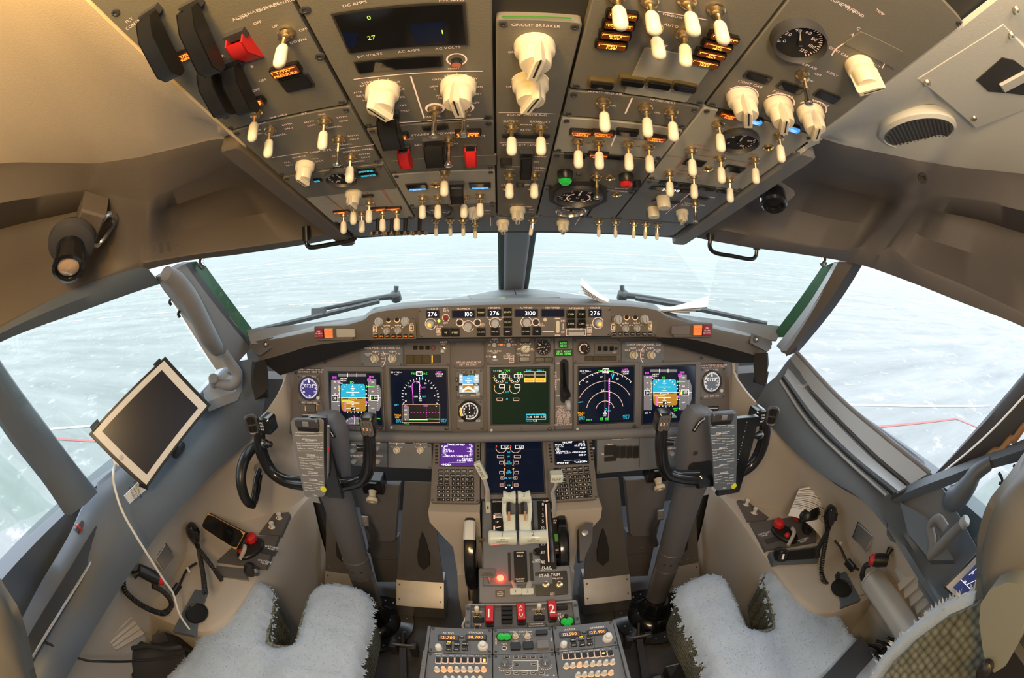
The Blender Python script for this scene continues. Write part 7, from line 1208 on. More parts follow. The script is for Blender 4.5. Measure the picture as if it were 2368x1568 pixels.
# ================================================================ seats
def fleece(poly, z, hgt, rad, seed, cell=.0075, zf=None):
    """a fleecy pad over a closed outline: rounded edge, uneven pile, ragged fringe"""
    P = [Vector((p[0], p[1])) for p in poly]; n = len(P); x0, x1 = min(p.x for p in P), max(p.x for p in P); y0, y1 = min(p.y for p in P), max(p.y for p in P); mb = MB(); idx = {}
    def sd(x, y):
        ins = False; d = 9
        for i in range(n):
            a, b = P[i], P[(i + 1) % n]
            if (a.y > y) != (b.y > y) and x < (b.x - a.x) * (y - a.y) / (b.y - a.y) + a.x: ins = not ins
            e = b - a; t = max(0, min(1, ((x - a.x) * e.x + (y - a.y) * e.y) / max(1e-9, e.length_squared))); d = min(d, math.hypot(x - a.x - e.x * t, y - a.y - e.y * t))
        return d if ins else -d
    nx, ny = int((x1 - x0) / cell) + 2, int((y1 - y0) / cell) + 2; H = {}
    for i in range(nx + 1):
        for j in range(ny + 1):
            x, y = x0 + i * cell, y0 + j * cell; s = sd(x, y) + .006 * noise.noise((x * 60, y * 60, seed))
            if s > -.004:
                t = max(0, min(1, s / rad)); h = z + hgt * (math.sqrt(max(0, 1 - (1 - t) ** 2)) - 1) + .0035 * noise.noise((x * 22, y * 22, seed + 3)) + .0022 * noise.noise((x * 90, y * 60, seed + 5)) + (zf(x, y) if zf else 0)
                H[i, j] = len(mb.v); mb.v.append(Vector((x, y, h)))
    rnd = random.Random(seed)
    for (i, j), k in list(H.items()):
        q = [(i, j), (i + 1, j), (i + 1, j + 1), (i, j + 1)]
        if all(c in H for c in q): mb.f.append(tuple(H[c] for c in q)); mb.m.append('sheepskin')
        nb = [(i + 1, j), (i - 1, j), (i, j + 1), (i, j - 1)]; out = [c for c in nb if c not in H]
        if out:   # fringe tufts
            c = out[0]; d = Vector((c[0] - i, c[1] - j, 0)).normalized(); p = mb.v[k].copy()
            for _ in range(2):
                e = (d + Vector((rnd.uniform(-.7, .7), rnd.uniform(-.7, .7), rnd.uniform(-.9, .1)))).normalized() * rnd.uniform(.004, .010); w = Vector((-d.y, d.x, 0)) * .003; o = w * rnd.uniform(-2, 2); b = len(mb.v); mb.v += [p + o + w, p + o - w, p + o + e]; mb.f.append((b, b + 1, b + 2)); mb.m.append('sheepskin')
        elif rnd.random() < .5:   # pile strands standing on the surface
            p = mb.v[k].copy(); e = Vector((rnd.uniform(-1, 1), rnd.uniform(-1, .4), .8)).normalized() * rnd.uniform(.004, .008); a = rnd.uniform(0, PI); w = Vector((math.cos(a), math.sin(a), 0)) * .002; b = len(mb.v); mb.v += [p + w, p - w, p + e]; mb.f.append((b, b + 1, b + 2)); mb.m.append('sheepskin')
    return mb
def smooth2(pts, n=4):
    Q = [(p[0], p[1], 0) for p in pts]; Q = [Q[-1]] + Q + [Q[0], Q[1]]; c = crv(Q, n)[n:-n]; return [(p.x, p.y) for p in c[:-1]]
SZ = .47
LO = [(440, 1500), (458, 1445), (478, 1390), (495, 1347), (545, 1338), (597, 1342), (624, 1356), (632, 1385), (624, 1430), (618, 1478), (655, 1488), (680, 1484), (692, 1445), (703, 1405), (718, 1368), (748, 1352), (800, 1352), (842, 1362), (860, 1385), (862, 1420), (850, 1470), (838, 1520)]
RO = [(1632, 1545), (1612, 1490), (1585, 1440), (1566, 1400), (1562, 1368), (1580, 1347), (1620, 1332), (1655, 1328), (1682, 1344), (1700, 1380), (1718, 1425), (1732, 1450), (1786, 1448), (1790, 1425), (1780, 1380), (1768, 1340), (1775, 1316), (1820, 1304), (1878, 1304), (1902, 1318), (1922, 1362), (1945, 1410), (1968, 1462)]
def seat(s, px, lab):
    O = [at(p, q, 'z', SZ - .012).xy for p, q in px]; cx = sum(p.x for p in O) / len(O)
    back = [(O[-1].x * 1.0, .16), (O[0].x, .16)] if True else None
    poly = smooth2([tuple(p) for p in O] + back); r = thing('pilot_seat', lab, 'seat', (s * .61, .4, 0))
    sh = [(cx + (x - cx) * .955, .42 + (y - .42) * .975) for x, y in poly]; mb = MB(); ordr = sh if sum((sh[i][0] * sh[(i + 1) % len(sh)][1] - sh[(i + 1) % len(sh)][0] * sh[i][1]) for i in range(len(sh))) > 0 else sh[::-1]
    mb.prism(ordr, .30, SZ - .022, 'weave', None, .012); part('cushion', mb, r); mb = fleece(poly, SZ + .006, .045, .045, 11 + s, zf=lambda x, y: .010 * math.sin((x - cx) * 14) ** 2 - .012 * math.exp(-((x - cx) / .05) ** 2) * (1 if y < .56 else .4)); part('sheepskin_cover', mb, r, 'pale blue sheepskin cover', smooth=180)
    mb = MB(); mb.box(None, cx - .20, cx + .20, .12, .58, .06, .30, 'steel_dark', .01); mb.box(None, cx - .22, cx - .19, -.1, .65, 0, .06, 'steel', .003); mb.box(None, cx + .19, cx + .22, -.1, .65, 0, .06, 'steel', .003); part('seat_base', mb, r)
    return r, cx
rl, cl_ = seat(-1, LO, 'pilot seat with notched pale blue fleece cushion, beside the tablet with white cable'); rr, cr_ = seat(1, RO, 'pilot seat with notched pale blue fleece cushion, black belt and grey armrest')
def sideprism(pts, x, x1, m, ch=.0):
    """an outline read at lateral distance x, pushed outboard to x1"""
    Q = [at(p, q, 'x', x) for p, q in pts]; mb = MB(); o = [(p.y, p.z) for p in Q]; M = Matrix(((0, 0, 1, 0), (1, 0, 0, 0), (0, 1, 0, 0), (0, 0, 0, 1))); lo, hi = (x, x1) if x < x1 else (x1, x)
    if ch: mb.prism(o, lo, hi, m, M, ch)
    else: mb.prism(o, lo, hi, m, M)
    return mb
def backrest(r, s):
    # shell: side profile y-z, swept across the seat with a rounded front edge
    if s > 0: prof = [at(p, q, 'x', .46) for p, q in ((2440, 1080), (2368, 1108), (2312, 1148), (2278, 1205), (2262, 1280), (2264, 1350), (2280, 1420), (2300, 1500))]
    else: prof = [at(p, q, 'x', -.46) for p, q in ((-70, 1340), (0, 1374), (38, 1425), (62, 1490), (78, 1560), (86, 1640))]
    st = []; w = .40
    for p in prof:
        y, z = p.y, p.z; st.append([Vector((s * .44, y - .16, z - .02)), Vector((s * .44, y - .05, z - .01)), Vector((s * .455, y - .012, z)), Vector((s * .48, y, z)), Vector((s * .66, y + .01, z)), Vector((s * (.44 + w - .03), y, z)), Vector((s * (.44 + w), y - .05, z))])
    mb = MB(); loft(mb, st, .012, 'seat_shell', n=4); part('backrest', mb, r, smooth=60)
backrest(rr, 1); backrest(rl, -1)
mb = sideprism([(2262, 1398), (2185, 1432), (2120, 1480), (2065, 1535), (2020, 1600), (2290, 1620), (2282, 1500), (2275, 1430)], .43, .50, 'weave', .012); part('side_bolster', mb, rr, 'olive woven bolster')
mb = MB(); C = crv([at(p, q, 'x', .46) for p, q in ((2264, 1392), (2185, 1424), (2118, 1472), (2060, 1528), (2012, 1600))], 10); mb.tube(C, .019, 'sheepskin', 10)
rnd = random.Random(3)
for p in C:
    for _ in range(7): d = Vector((rnd.uniform(-.2, .6), rnd.uniform(-.2, 1), rnd.uniform(-.3, 1))).normalized(); a = p + d * .016; w = d.orthogonal().normalized() * .003; b = len(mb.v); mb.v += [a + w, a - w, a + d * rnd.uniform(.006, .014)]; mb.f.append((b, b + 1, b + 2)); mb.m.append('sheepskin')
part('fleece_edge', mb, rr)
mb = sideprism([(2330, 1346), (2290, 1362), (2268, 1395), (2264, 1440), (2272, 1500), (2282, 1545), (2300, 1556), (2325, 1540), (2352, 1490), (2372, 1430), (2374, 1385), (2360, 1352)], .36, .40, 'pivot_grey', .010); part('pivot_cover', mb, rr)
mb = MB(); c = at(2280, 1546, 'x', .355); mb.lathe(frame3(c, (-1, 0, 0)), [(.011, 0), (.010, .006), (.006, .009), (0, .009)], 'black', 16); c = at(2335, 1560, 'x', .38); mb.box(TR(*c), -.01, .03, -.05, .03, -.03, .03, 'black', .006); part('recline_catch', mb, rr)
mb = MB(); a0, a1 = Vector((.955, .435, .585)), Vector((.93, .10, .585)); d = a1 - a0; M = frame3(a0, d, (0, 0, 1)); mb.prism(rrect(-.036, -.03, .036, .030, .02, 5), 0, d.length, 'armrest_grey', M, .012); mb.prism(rrect(-.036, -.03, .036, .030, .02, 5), -.012, .001, 'armrest_grey', M @ Matrix.Diagonal((.9, .9, 1, 1)), .006); part('armrest', mb, rr)
mb = MB(); q_ = [at(p, r_, 'z', SZ + .030) for p, r_ in ((1990, 1470), (1945, 1520), (1890, 1580), (1820, 1650))]; q2 = [at(p, r_, 'z', SZ + .030) for p, r_ in ((2020, 1520), (1985, 1560), (1950, 1605), (1890, 1680))]; mb.sheet([crv(q_, 5), crv([a.lerp(b, .5) + Vector((0, 0, .005)) for a, b in zip(q_, q2)], 5), crv(q2, 5)], .003, 'leather'); part('lap_belt', mb, rr, 'wide black belt')
r = thing('equipment_bag', 'black box with curved straps behind the papers-side seat belt', 'bag', at(2040, 1520, 'z', .40)); mb = MB(); a = at(2045, 1520, 'z', .42); mb.rbox(TR(a.x, a.y - .05, .2), -.07, .09, -.12, .09, 0, .22, 'leather', .03, .015); part('body', mb, r)
for i in range(3): mb = MB(); mb.tube(crv([at(2000 + i * 26, 1490 - i * 8, 'z', .43), at(2030 + i * 24, 1500 - i * 6, 'z', .435), at(2046 + i * 20, 1540, 'z', .43), at(2050 + i * 18, 1580, 'z', .42)], 4), .005, 'black_gloss', 8); part('strap', mb, r)
# ================================================================ consoles beside the seats
CON = Fr((0, .8, .503), (1, 0, 0), (0, 1, 0))
def con(name, label, cat, px, m='cover_grey', h=.004, r=.004):
    o = thing(name, label, cat, CON.P(*px[0])); mb = MB(); q_ = [CON.uv(*p) for p in px]; A = sum(q_[i][0] * q_[(i + 1) % len(q_)][1] - q_[(i + 1) % len(q_)][0] * q_[i][1] for i in range(len(q_))); mb.prism(q_ if A > 0 else q_[::-1], -.01, h, m, CON.M(0, 0), .001); return o, mb
for s, px, ks in ((-1, [(599, 1236), (634, 1189), (668, 1186), (672, 1192), (650, 1239)], [(648, 1199), (631, 1220)]), (1, [(1703, 1160), (1719, 1155), (1777, 1198), (1770, 1204), (1728, 1207)], [(1726, 1168), (1744, 1187)])):
    o, mb = con('dimmer_panel', 'small dark corner plate with two white knobs on ledge, ' + ('beside the phone' if s < 0 else 'under the curled form'), 'control panel', px)
    for k in ks: mb.arc(CON.uv(*k), .013, R(150), R(300), .002, 'glow_rim' if s < 0 else 'ink', CON.M(0, 0), .0044)
    part('plate', mb, o)
    for k in ks: mb = MB(); mb.lathe(CON.Mp(*k, .004), [(.0085, 0), (.0075, .006), (.0068, .014), (.009, .018), (.009, .022), (0, .023)], 'white_plastic', 16); part('dimmer_knob', mb, o)
for s, px in ((-1, [(503, 1300), (566, 1243), (646, 1242), (616, 1314)]), (1, [(1733, 1211), (1846, 1196), (1884, 1192), (1887, 1254), (1769, 1274)])):
    o, mb = con('oxygen_mask_box', 'grey console box holding red and black mask parts, ' + ('below the phone' if s < 0 else 'below the curled form'), 'mask box', px, h=.006)
    t = (lambda x, y: CON.Mp(x, y, .0064)); w_ = [(628, 1265), (612, 1298)] if s < 0 else [(1768, 1233), (1858, 1247)]
    for p in w_: mb.text(t(*p), 'OXYGEN', .008, 'ink_white'); mb.text(t(p[0], p[1] + 5), 'MASK', .007, 'ink_white')
    mb.box(CON.M(*CON.uv(*((622, 1280) if s < 0 else (1785, 1252))), .006), -.03, .03, -.012, .012, 0, .001, 'steel_dark'); part('lid', mb, o)
    mb = MB(); c = CON.P(*((582, 1275) if s < 0 else (1812, 1240))); M = TR(*c) @ RZ(-.35 if s < 0 else .35); mb.prism([(.036 * math.cos(R(a)), .058 * math.sin(R(a))) for a in range(0, 360, 18)], .004, .018, 'black', M, .004); part('recess', mb, o)
    mb = MB(); c = CON.P(*((586, 1258) if s < 0 else (1796, 1224)), .0); mb.prism([(.020 * math.cos(R(a)), .024 * math.sin(R(a))) for a in range(20, 380, 45)], .010, .040, 'red', TR(*c), .008); part('red_tab', mb, o)
    mb = MB(); c = CON.P(*((563, 1286) if s < 0 else (1816, 1248)), .0); mb.lathe(TR(*c), [(.011, .01), (.011, .020), (.007, .026), (0, .027)], 'red', 16); part('test_button', mb, o)
    mb = MB(); c0, c1 = (CON.P(556, 1292, .01), CON.P(566, 1262, .04)) if s < 0 else (CON.P(1822, 1262, .012), CON.P(1832, 1222, .03)); mb.tube(crv([c0, c0.lerp(c1, .5) + Vector((.012, 0, .012)), c1], 4), .007, 'knob_grey', 8); part('hose', mb, o)
    if s > 0:
        mb = MB(); c = CON.P(1842, 1206, .0); mb.prism([(.012, .016), (-.012, .016), (-.016, -.01), (.010, -.016)], .01, .03, 'red', TR(*c) @ RZ(.3), .006); part('red_tab', mb, o)
o, mb = con('tray_lid', 'pinkish grey metal lid at the front of the ledge below the phone', 'lid', [(500, 1309), (503, 1332), (575, 1343), (570, 1316)], 'steel', .003); part('lid', mb, o)
o, mb = con('cup_tray', 'dark rimmed tray with a black roller at one end', 'tray', [(1776, 1283), (1888, 1268), (1890, 1302), (1786, 1306)], 'sill_blue', .012); q_ = [CON.uv(*p) for p in ((1786, 1286), (1882, 1273), (1884, 1298), (1790, 1303))]; mb.prism(q_[::-1], .010, .0125, 'black', CON.M(0, 0)); part('tray_rim', mb, o); mb = MB(); c = CON.P(1806, 1284, .018); mb.lathe(frame3(c, (-.35, -.8, .5)), [(.020, -.03), (.024, -.02), (.024, .012), (.016, .022), (0, .024)], 'black_gloss', 20); mb.box(frame3(c + Vector((-.008, -.018, .012)), (-.35, -.8, .5)), -.003, .003, -.008, .008, 0, .003, 'ink_white'); part('roller', mb, o)
o = thing('small_handset', 'small black cylinder end with white mark beside the tray lid', 'handset', CON.P(582, 1320)); mb = MB(); mb.lathe(frame3(CON.P(578, 1318, .02), (.5, -.7, .4)), [(.014, -.03), (.020, -.02), (.020, .012), (.013, .02), (0, .02)], 'black', 18); mb.lathe(frame3(CON.P(592, 1322, .016), (.5, -.7, .4)), [(.010, -.02), (.012, .01), (0, .014)], 'steel_dark', 14); part('body', mb, o)
# phone
Fp = Fr(at(514, 1228, 'y', .80), (.93, -.30, -.22), (.05, .55, .82)); o = thing('phone', 'rugged black phone with amber-edged frame leaning on the sidewall', 'phone', Fp.o); k = [Fp.uv(*p) for p in ((482, 1187), (463, 1217), (546, 1271), (567, 1232))]; mb = MB(); A = sum(k[i][0] * k[(i + 1) % 4][1] - k[(i + 1) % 4][0] * k[i][1] for i in range(4)); k = k if A > 0 else k[::-1]; mb.prism(k, -.014, 0, 'black', Fp.M(0, 0), .002); c = [sum(p[i] for p in k) / 4 for i in (0, 1)]; mb.prism([(c[0] + (p[0] - c[0]) * .88, c[1] + (p[1] - c[1]) * .80) for p in k], -.001, .0006, 'glass_dark', Fp.M(0, 0)); part('case', mb, o)
mb = MB()
for i in range(4): mb.line(k[i], k[(i + 1) % 4], .0018, 'amber_trim', Fp.M(0, 0), .0010); p = Vector(k[i]); q1 = p.lerp(Vector(k[(i + 1) % 4]), .12); q0 = p.lerp(Vector(k[i - 1]), .16); mb.flat([tuple(p), tuple(q1), tuple(q0)], 'amber_trim', Fp.M(0, 0), .0012)
part('edge_trim', mb, o); mb = MB(); mb.tube([Fp.W(*Vector(k[i]).lerp(Vector(k[j]), t), -.012) for i, j, t in ((1, 2, .25), (1, 2, .95))] if A > 0 else [Fp.P(478, 1232, -.014), Fp.P(540, 1272, -.014)], .004, 'knob_grey', 8); part('side_strip', mb, o)
def coil(path, rad, m='rubber', turns=40, wire=.0028):
    C = crv(path, 12); L = [0]
    for a, b in zip(C, C[1:]): L.append(L[-1] + (b - a).length)
    N = turns * 8; out = []; t = (C[1] - C[0]).normalized(); x = t.orthogonal().normalized(); j = 0
    for i in range(N + 1):
        d = L[-1] * i / N
        while j < len(L) - 2 and L[j + 1] < d: j += 1
        f = (d - L[j]) / max(1e-9, L[j + 1] - L[j]); p = C[j].lerp(C[j + 1], f); t = (C[j + 1] - C[j]).normalized(); x = (x - t * x.dot(t)).normalized(); y = t.cross(x); a = 2 * PI * turns * i / N; out.append(p + (x * math.cos(a) + y * math.sin(a)) * rad)
    mb = MB(); mb.tube(out, wire, m, 5); return mb
for s in (-1, 1):
    c, dn = (at(446, 1236, 'y', .72), at(463, 1282, 'y', .70)) if s < 0 else (at(1921, 1195, 'y', .70), at(1908, 1240, 'y', .69)); o = thing('hand_microphone', 'black hand microphone on coiled cord ' + ('beside the phone' if s < 0 else 'in front of the curled form'), 'microphone', c); up = (c - dn).normalized(); M = frame3(c, (-s * .45, -.8, .35), up); mb = MB()
    pr = [(.022 * math.cos(R(a)) * (1 if math.sin(R(a)) > -.2 else .85), .036 * math.sin(R(a))) for a in range(0, 360, 20)]; mb.prism(pr, -.022, .016, 'black_gloss', M, .010); mb.tube([M @ Vector((0, -.030, -.004)), M @ Vector((0, -.052, -.006))], [.012, .008], 'black', 12); part('body', mb, o, smooth=60); mb = MB(); mb.prism([(.005, .012), (-.005, .012), (-.005, -.012), (.005, -.012)], .014, .019, 'black', M @ TR(.016, .0, -.006), .001); part('talk_key', mb, o)
    base = M @ Vector((0, -.052, -.006)); ends = [[(470, 1330, .60), (474, 1372, .52)], [(492, 1312, .64), (515, 1345, .66)]] if s < 0 else [[(1903, 1290, .62), (1900, 1328, .58), (1912, 1352, .55), (1934, 1350, .54), (1936, 1325, .56)], [(1892, 1270, .66), (1890, 1290, .64)]]
    for e, tn in zip(ends, (34, 22)): part('coiled_cord', coil([base] + [at(p, q, 'y', y) for p, q, y in e], .0065, turns=tn), o)
    mb = MB(); w_ = [(455, 1302, -.97), (432, 1318, -.99), (416, 1350, -.99), (402, 1374, -1.0)] if s < 0 else [(1930, 1250, .97), (1944, 1268, .98), (1960, 1300, .99), (1986, 1318, .99)]; mb.tube(crv([at(p, q, 'x', x) for p, q, x in w_], 5), .004, 'black', 8); p = at(*((438, 1322) if s < 0 else (1940, 1264)), 'x', s * .985); mb.tube([p, p + Vector((0, .0, .016))], .005, 'white_plastic', 8); part('lead', mb, o)
    w_ = ((408, 1362), (392, 1372)) if s < 0 else ((1966, 1305), (1985, 1318)); mb = MB(); p = at(*w_[0], 'x', s * .99); mb.box(TR(*p), -.008, .008, -.025, .02, -.012, .012, 'black', .004); part('plug', mb, o)
    # flap door and yoke-light style device with a red cap
    f_ = [(378, 1252), (400, 1286), (374, 1322), (353, 1291)] if s < 0 else [(1988, 1204), (2026, 1238), (2006, 1276), (1975, 1240)]; Q = [at(p, q, 'x', s * 1.0) for p, q in f_]; n = (Q[1] - Q[0]).cross(Q[3] - Q[0]).normalized(); n = n if n.x * s < 0 else -n; cc = sum(Q, Vector()) / 4; o = thing('wall_ashtray', 'small silver-framed flap set into the sidewall ' + ('under the white cable' if s < 0 else 'beside the red-capped device'), 'ashtray', cc); F_ = Fr(cc, Q[1] - Q[0], n.cross(Q[1] - Q[0])); kk = [((p - cc).dot(F_.u), (p - cc).dot(F_.v)) for p in Q]; A = sum(kk[i][0] * kk[(i + 1) % 4][1] - kk[(i + 1) % 4][0] * kk[i][1] for i in range(4)); kk = kk if A > 0 else kk[::-1]; sg = 1 if F_.n.dot(n) > 0 else -1; Mz = F_.M(0, 0); mb = MB(); mb.prism(kk, min(0, sg * .010), max(0, sg * .010), 'chrome', Mz); part('frame', mb, o); mb = MB(); mb.prism([(a * .86, b * .86) for a, b in kk], min(sg * .006, sg * .012), max(sg * .006, sg * .012), 'steel', Mz); part('flap', mb, o)
    p0 = at(*((330, 1322) if s < 0 else (2045, 1296)), 'x', s * .955); o = thing('utility_light', 'black swivelling utility light with a ribbed red cap ' + ('crossed by the white cable' if s < 0 else 'at the end of the armrest'), 'lamp', p0); pr_ = at(*((368, 1340) if s < 0 else (2018, 1295)), 'x', s * .93); mb = MB(); d = (pr_ - p0).normalized(); mb.tube([p0 - d * .012, p0 + d * .02, pr_ - d * .004], [.019, .021, .019], 'black', 16); q1 = at(*((308, 1330) if s < 0 else (2060, 1268)), 'x', s * .975); mb.tube([p0, p0.lerp(q1, .6), q1], [.010, .008, .013], 'black', 12); part('body', mb, o); mb = MB(); mb.lathe(frame3(pr_, d), [(.017, -.008), (.0175, .004), (.014, .010), (0, .011)], 'red', 20); mb.box(frame3(pr_ + d * .010, d), -.014, .014, -.002, .002, 0, .003, 'red_dark'); part('red_cap', mb, o)
    pa = [(284, 1342), (290, 1368), (320, 1395), (352, 1412), (378, 1418), (396, 1404), (392, 1385), (374, 1366), (352, 1354)] if s < 0 else [(2012, 1305), (2000, 1310), (1994, 1330), (2002, 1350), (2014, 1360)]; part('coiled_cord', coil([at(p, q, 'x', s * .97) for p, q in pa], .007, turns=52 if s < 0 else 24), o)
    # louvred vent
    lv = [(270, 1384), (328, 1461), (262, 1498), (226, 1452)] if s < 0 else [(2110, 1312), (2185, 1420), (2150, 1452), (2072, 1345)]; Q = [at(p, q, 'x', -1.045 if s < 0 else 1.0) for p, q in lv]; o = thing('louvre_vent', 'pale louvred air vent low on the sidewall ' + ('below the red-capped light' if s < 0 else 'lit orange beside the armrest'), 'vent', sum(Q, Vector()) / 4); mb = MB(); mb.sheet([[Q[0].lerp(Q[1], -.15) + Vector((0, 0, .02)), Q[3].lerp(Q[2], -.15) + Vector((0, 0, .02))], [Q[0].lerp(Q[1], 1.15) - Vector((0, 0, .03)), Q[3].lerp(Q[2], 1.15) - Vector((0, 0, .03))]], .012, 'wall_grey'); part('vent_panel', mb, o); mb = MB()
    for i in range(6):
        t = (i + .3) / 6; a, b = Q[0].lerp(Q[1], t), Q[3].lerp(Q[2], t); a2, b2 = Q[0].lerp(Q[1], t + .12), Q[3].lerp(Q[2], t + .12); nI = Vector((-s, 0, 0)); mb.sheet([[a + nI * .001, b + nI * .001], [a2 + nI * .014, b2 + nI * .014]], .003, 'wall_beige')
    part('louvre_slat', mb, o)
    # recessed foot-well tray in the console top
    cu = [(400, 1460), (452, 1364), (482, 1368), (448, 1470)] if s < 0 else [(1932, 1330), (1955, 1322), (1990, 1388), (1945, 1405)]
    o, mb = con('cup_holder', 'dark blue tray with round cup recess ' + ('beside the fleece seat near the white cable' if s < 0 else 'beside the coiled microphone cord'), 'cup holder', cu, 'sill_blue', .003); c = CON.uv(*((456, 1420) if s < 0 else (1945, 1362))); mb.lathe(CON.M(*c, .003), [(.040, 0), (.040, .002), (.036, .003), (.034, .001), (0, .001)], 'black', 24); part('tray', mb, o)
# curled form on the right wall
o = thing('paper_form', 'curled printed form tucked behind the hand microphone', 'paper', at(1875, 1160, 'y', .86)); rows = []
for i in range(9):
    t = i / 8; a = at(lerp(1848, 1912, t), lerp(1131, 1140, t) - 8 * math.sin(PI * t), 'y', .86 - .04 * t); b = at(lerp(1822, 1900, t), lerp(1193, 1245, t * t), 'y', .84 - .10 * t); rows.append([a, a.lerp(b, .35) + Vector((0, -.012 * math.sin(PI * t), 0)), a.lerp(b, .7) + Vector((0, -.012 * math.sin(PI * t), 0)), b])
mb = MB(); mb.sheet(rows, .0008, 'paper'); part('sheet', mb, o, smooth=60); mb = MB()
for j in range(12):
    pts = [r[0].lerp(r[3], .06 + j * .055) + Vector((0, -.0025, .0015)) + (r[1] - r[0].lerp(r[3], .35)) * min(1, (.06 + j * .055) * 3) for r in rows[0:9]]; w = Vector((0, 0, .0006 if j % 3 else .0011)); b = len(mb.v); mb.v += [p + w for p in pts] + [p - w for p in pts]; n = len(pts); mb.f += [(b + i, b + i + 1, b + n + i + 1, b + n + i) for i in range(n - 1)]; mb.m += ['ink_black'] * (n - 1)
part('printed_lines', mb, o)
o = thing('device_holder', 'angular black device cradle on the mask box in front of the curled form', 'cradle', CON.P(1870, 1205)); mb = MB(); c = at(1872, 1188, 'y', .80); M = frame3(c, (-.35, -.7, .6), (0, .5, .8)); mb.prism([(.034, .018), (-.028, .026), (-.042, .0), (-.034, -.024), (.026, -.026), (.040, -.004)][::1], -.02, .015, 'black_gloss', M, .008); part('cradle_body', mb, o); mb = MB(); mb.tube([c + Vector((0, 0, -.015)), CON.P(1862, 1222, .02), CON.P(1868, 1232, .004)], [.016, .013, .018], 'black', 10); part('cradle_foot', mb, o)
# bag on the left
o = thing('flight_bag', 'soft black leather bag slumped in the corner under the louvred vent', 'bag', at(360, 1530, 'z', .35)); rows = []
for i in range(9):
    t = i / 8; top = at(lerp(318, 428, t), 1478 + 10 * math.sin(t * 6) + 30 * t * t, 'z', .46); mid = at(lerp(290, 440, t), 1530 + 6 * math.sin(t * 9), 'z', .44); low = at(lerp(270, 440, t), 1600, 'z', .36); rows.append([top + Vector((0, .05, -.10)), top, top.lerp(mid, .5) + Vector((0, 0, .018)), mid, low])
mb = MB(); mb.sheet(rows, .03, 'leather'); part('bag_body', mb, o, smooth=80); mb = MB(); mb.tube(crv([at(300, 1500, 'z', .47), at(340, 1494, 'z', .485), at(385, 1500, 'z', .485), at(420, 1496, 'z', .475)], 5), .007, 'leather', 8); part('strap', mb, o)
mb = MB(); mb.tube(crv([at(75, 1478, 'x', -1.0), at(120, 1492, 'x', -.985), at(190, 1525, 'x', -.965), at(250, 1530, 'x', -.95), at(330, 1528, 'z', .475), at(428, 1516, 'z', .49)], 6), .0035, 'rubber', 8); tag(solo('black_cable', mb), 'thin black cable crossing from the blue sill over the leather bag', 'cable')
mb = MB(); mb.tube(crv([at(1990, 1488, 'z', .48), at(2030, 1492, 'z', .47), at(2080, 1500, 'z', .46)], 5), .003, 'rubber', 8); tag(solo('black_cable', mb), 'thin black cable beside the belt and armrest', 'cable')
mb = coil([at(p, q, 'x', x) for p, q, x in ((150, 1322, -1.045), (120, 1390, -1.04), (92, 1460, -1.03), (72, 1520, -1.02))], .010, turns=26, wire=.0035); mb.tube(crv([at(182, 1222, 'x', -1.05), at(168, 1240, 'x', -1.05), at(160, 1280, 'x', -1.05), at(148, 1322, 'x', -1.045)], 4), .004, 'rubber', 8); mb.tube([at(192, 1208, 'x', -1.04), at(176, 1230, 'x', -1.04)], .010, 'steel_dark', 12); mb.tube([at(184, 1219, 'x', -1.038), at(181, 1223, 'x', -1.038)], .0115, 'red', 12); tag(solo('coiled_cord', mb), 'black coiled cord with red-ringed plug hanging beyond the sill', 'cord')
# ================================================================ tablets, cable, window hardware
def tablet(o, Fp, k, scr):
    c = [sum(p[i] for p in k) / 4 for i in (0, 1)]; g = lambda f, ff=None: [(c[0] + (p[0] - c[0]) * f, c[1] + (p[1] - c[1]) * (ff or f)) for p in k]; M = Fp.M(0, 0); mb = MB(); mb.prism(k, -.012, .002, 'black', M, .002); part('case', mb, o); mb = MB(); mb.prism(g(.93, .93), -.002, .0028, 'tablet_white', M); part('bezel', mb, o); mb = MB(); mb.prism(g(.78, .78), .0, .0034, scr, M); return mb, M, c
def best(px, d, n): o = atd(sum(p[0] for p in px) / 4, sum(p[1] for p in px) / 4, d); u = Vector(n).cross(Vector((0, 0, 1))).normalized() * -1; return Fr(o, u, Vector(n).cross(u))
TP = [(382, 824), (205, 1004), (338, 1132), (488, 936)]; Fp = best(TP, 1.14, (.80, -.52, .34)); k = [Fp.uv(*p) for p in TP]; A = sum(k[i][0] * k[(i + 1) % 4][1] - k[(i + 1) % 4][0] * k[i][1] for i in range(4)); k = k if A > 0 else k[::-1]
o = thing('tablet', 'white-bezelled tablet with dark screen in black mount over the side window', 'tablet', Fp.o); mb, M, c = tablet(o, Fp, k, 'glass_tab'); part('screen', mb, o); mb = MB(); mb.lathe(Fp.Mp(281, 1058, .002), [(.007, 0), (.006, .003), (0, .0035)], 'knob_grey', 16); part('home_knob', mb, o)
for nm, a, b, rr_, mm in (('brass_tag', (436, 908), (462, 940), .007, 'brass'), ('clamp', (372, 834), (358, 848), .008, 'black'), ('clamp', (230, 976), (212, 994), .010, 'black'), ('clamp', (322, 1118), (342, 1126), .008, 'black')): mb = MB(); mb.tube([Fp.P(*a, -.004), Fp.P(*b, -.004)], rr_, mm, 8); part(nm, mb, o)
mb = MB(); p = Fp.P(400, 1010, -.012); mb.tube([p, p + Vector((-.05, .03, -.07)), at(430, 1020, 'x', -.97)], .014, 'black', 10); part('mount_arm', mb, o)
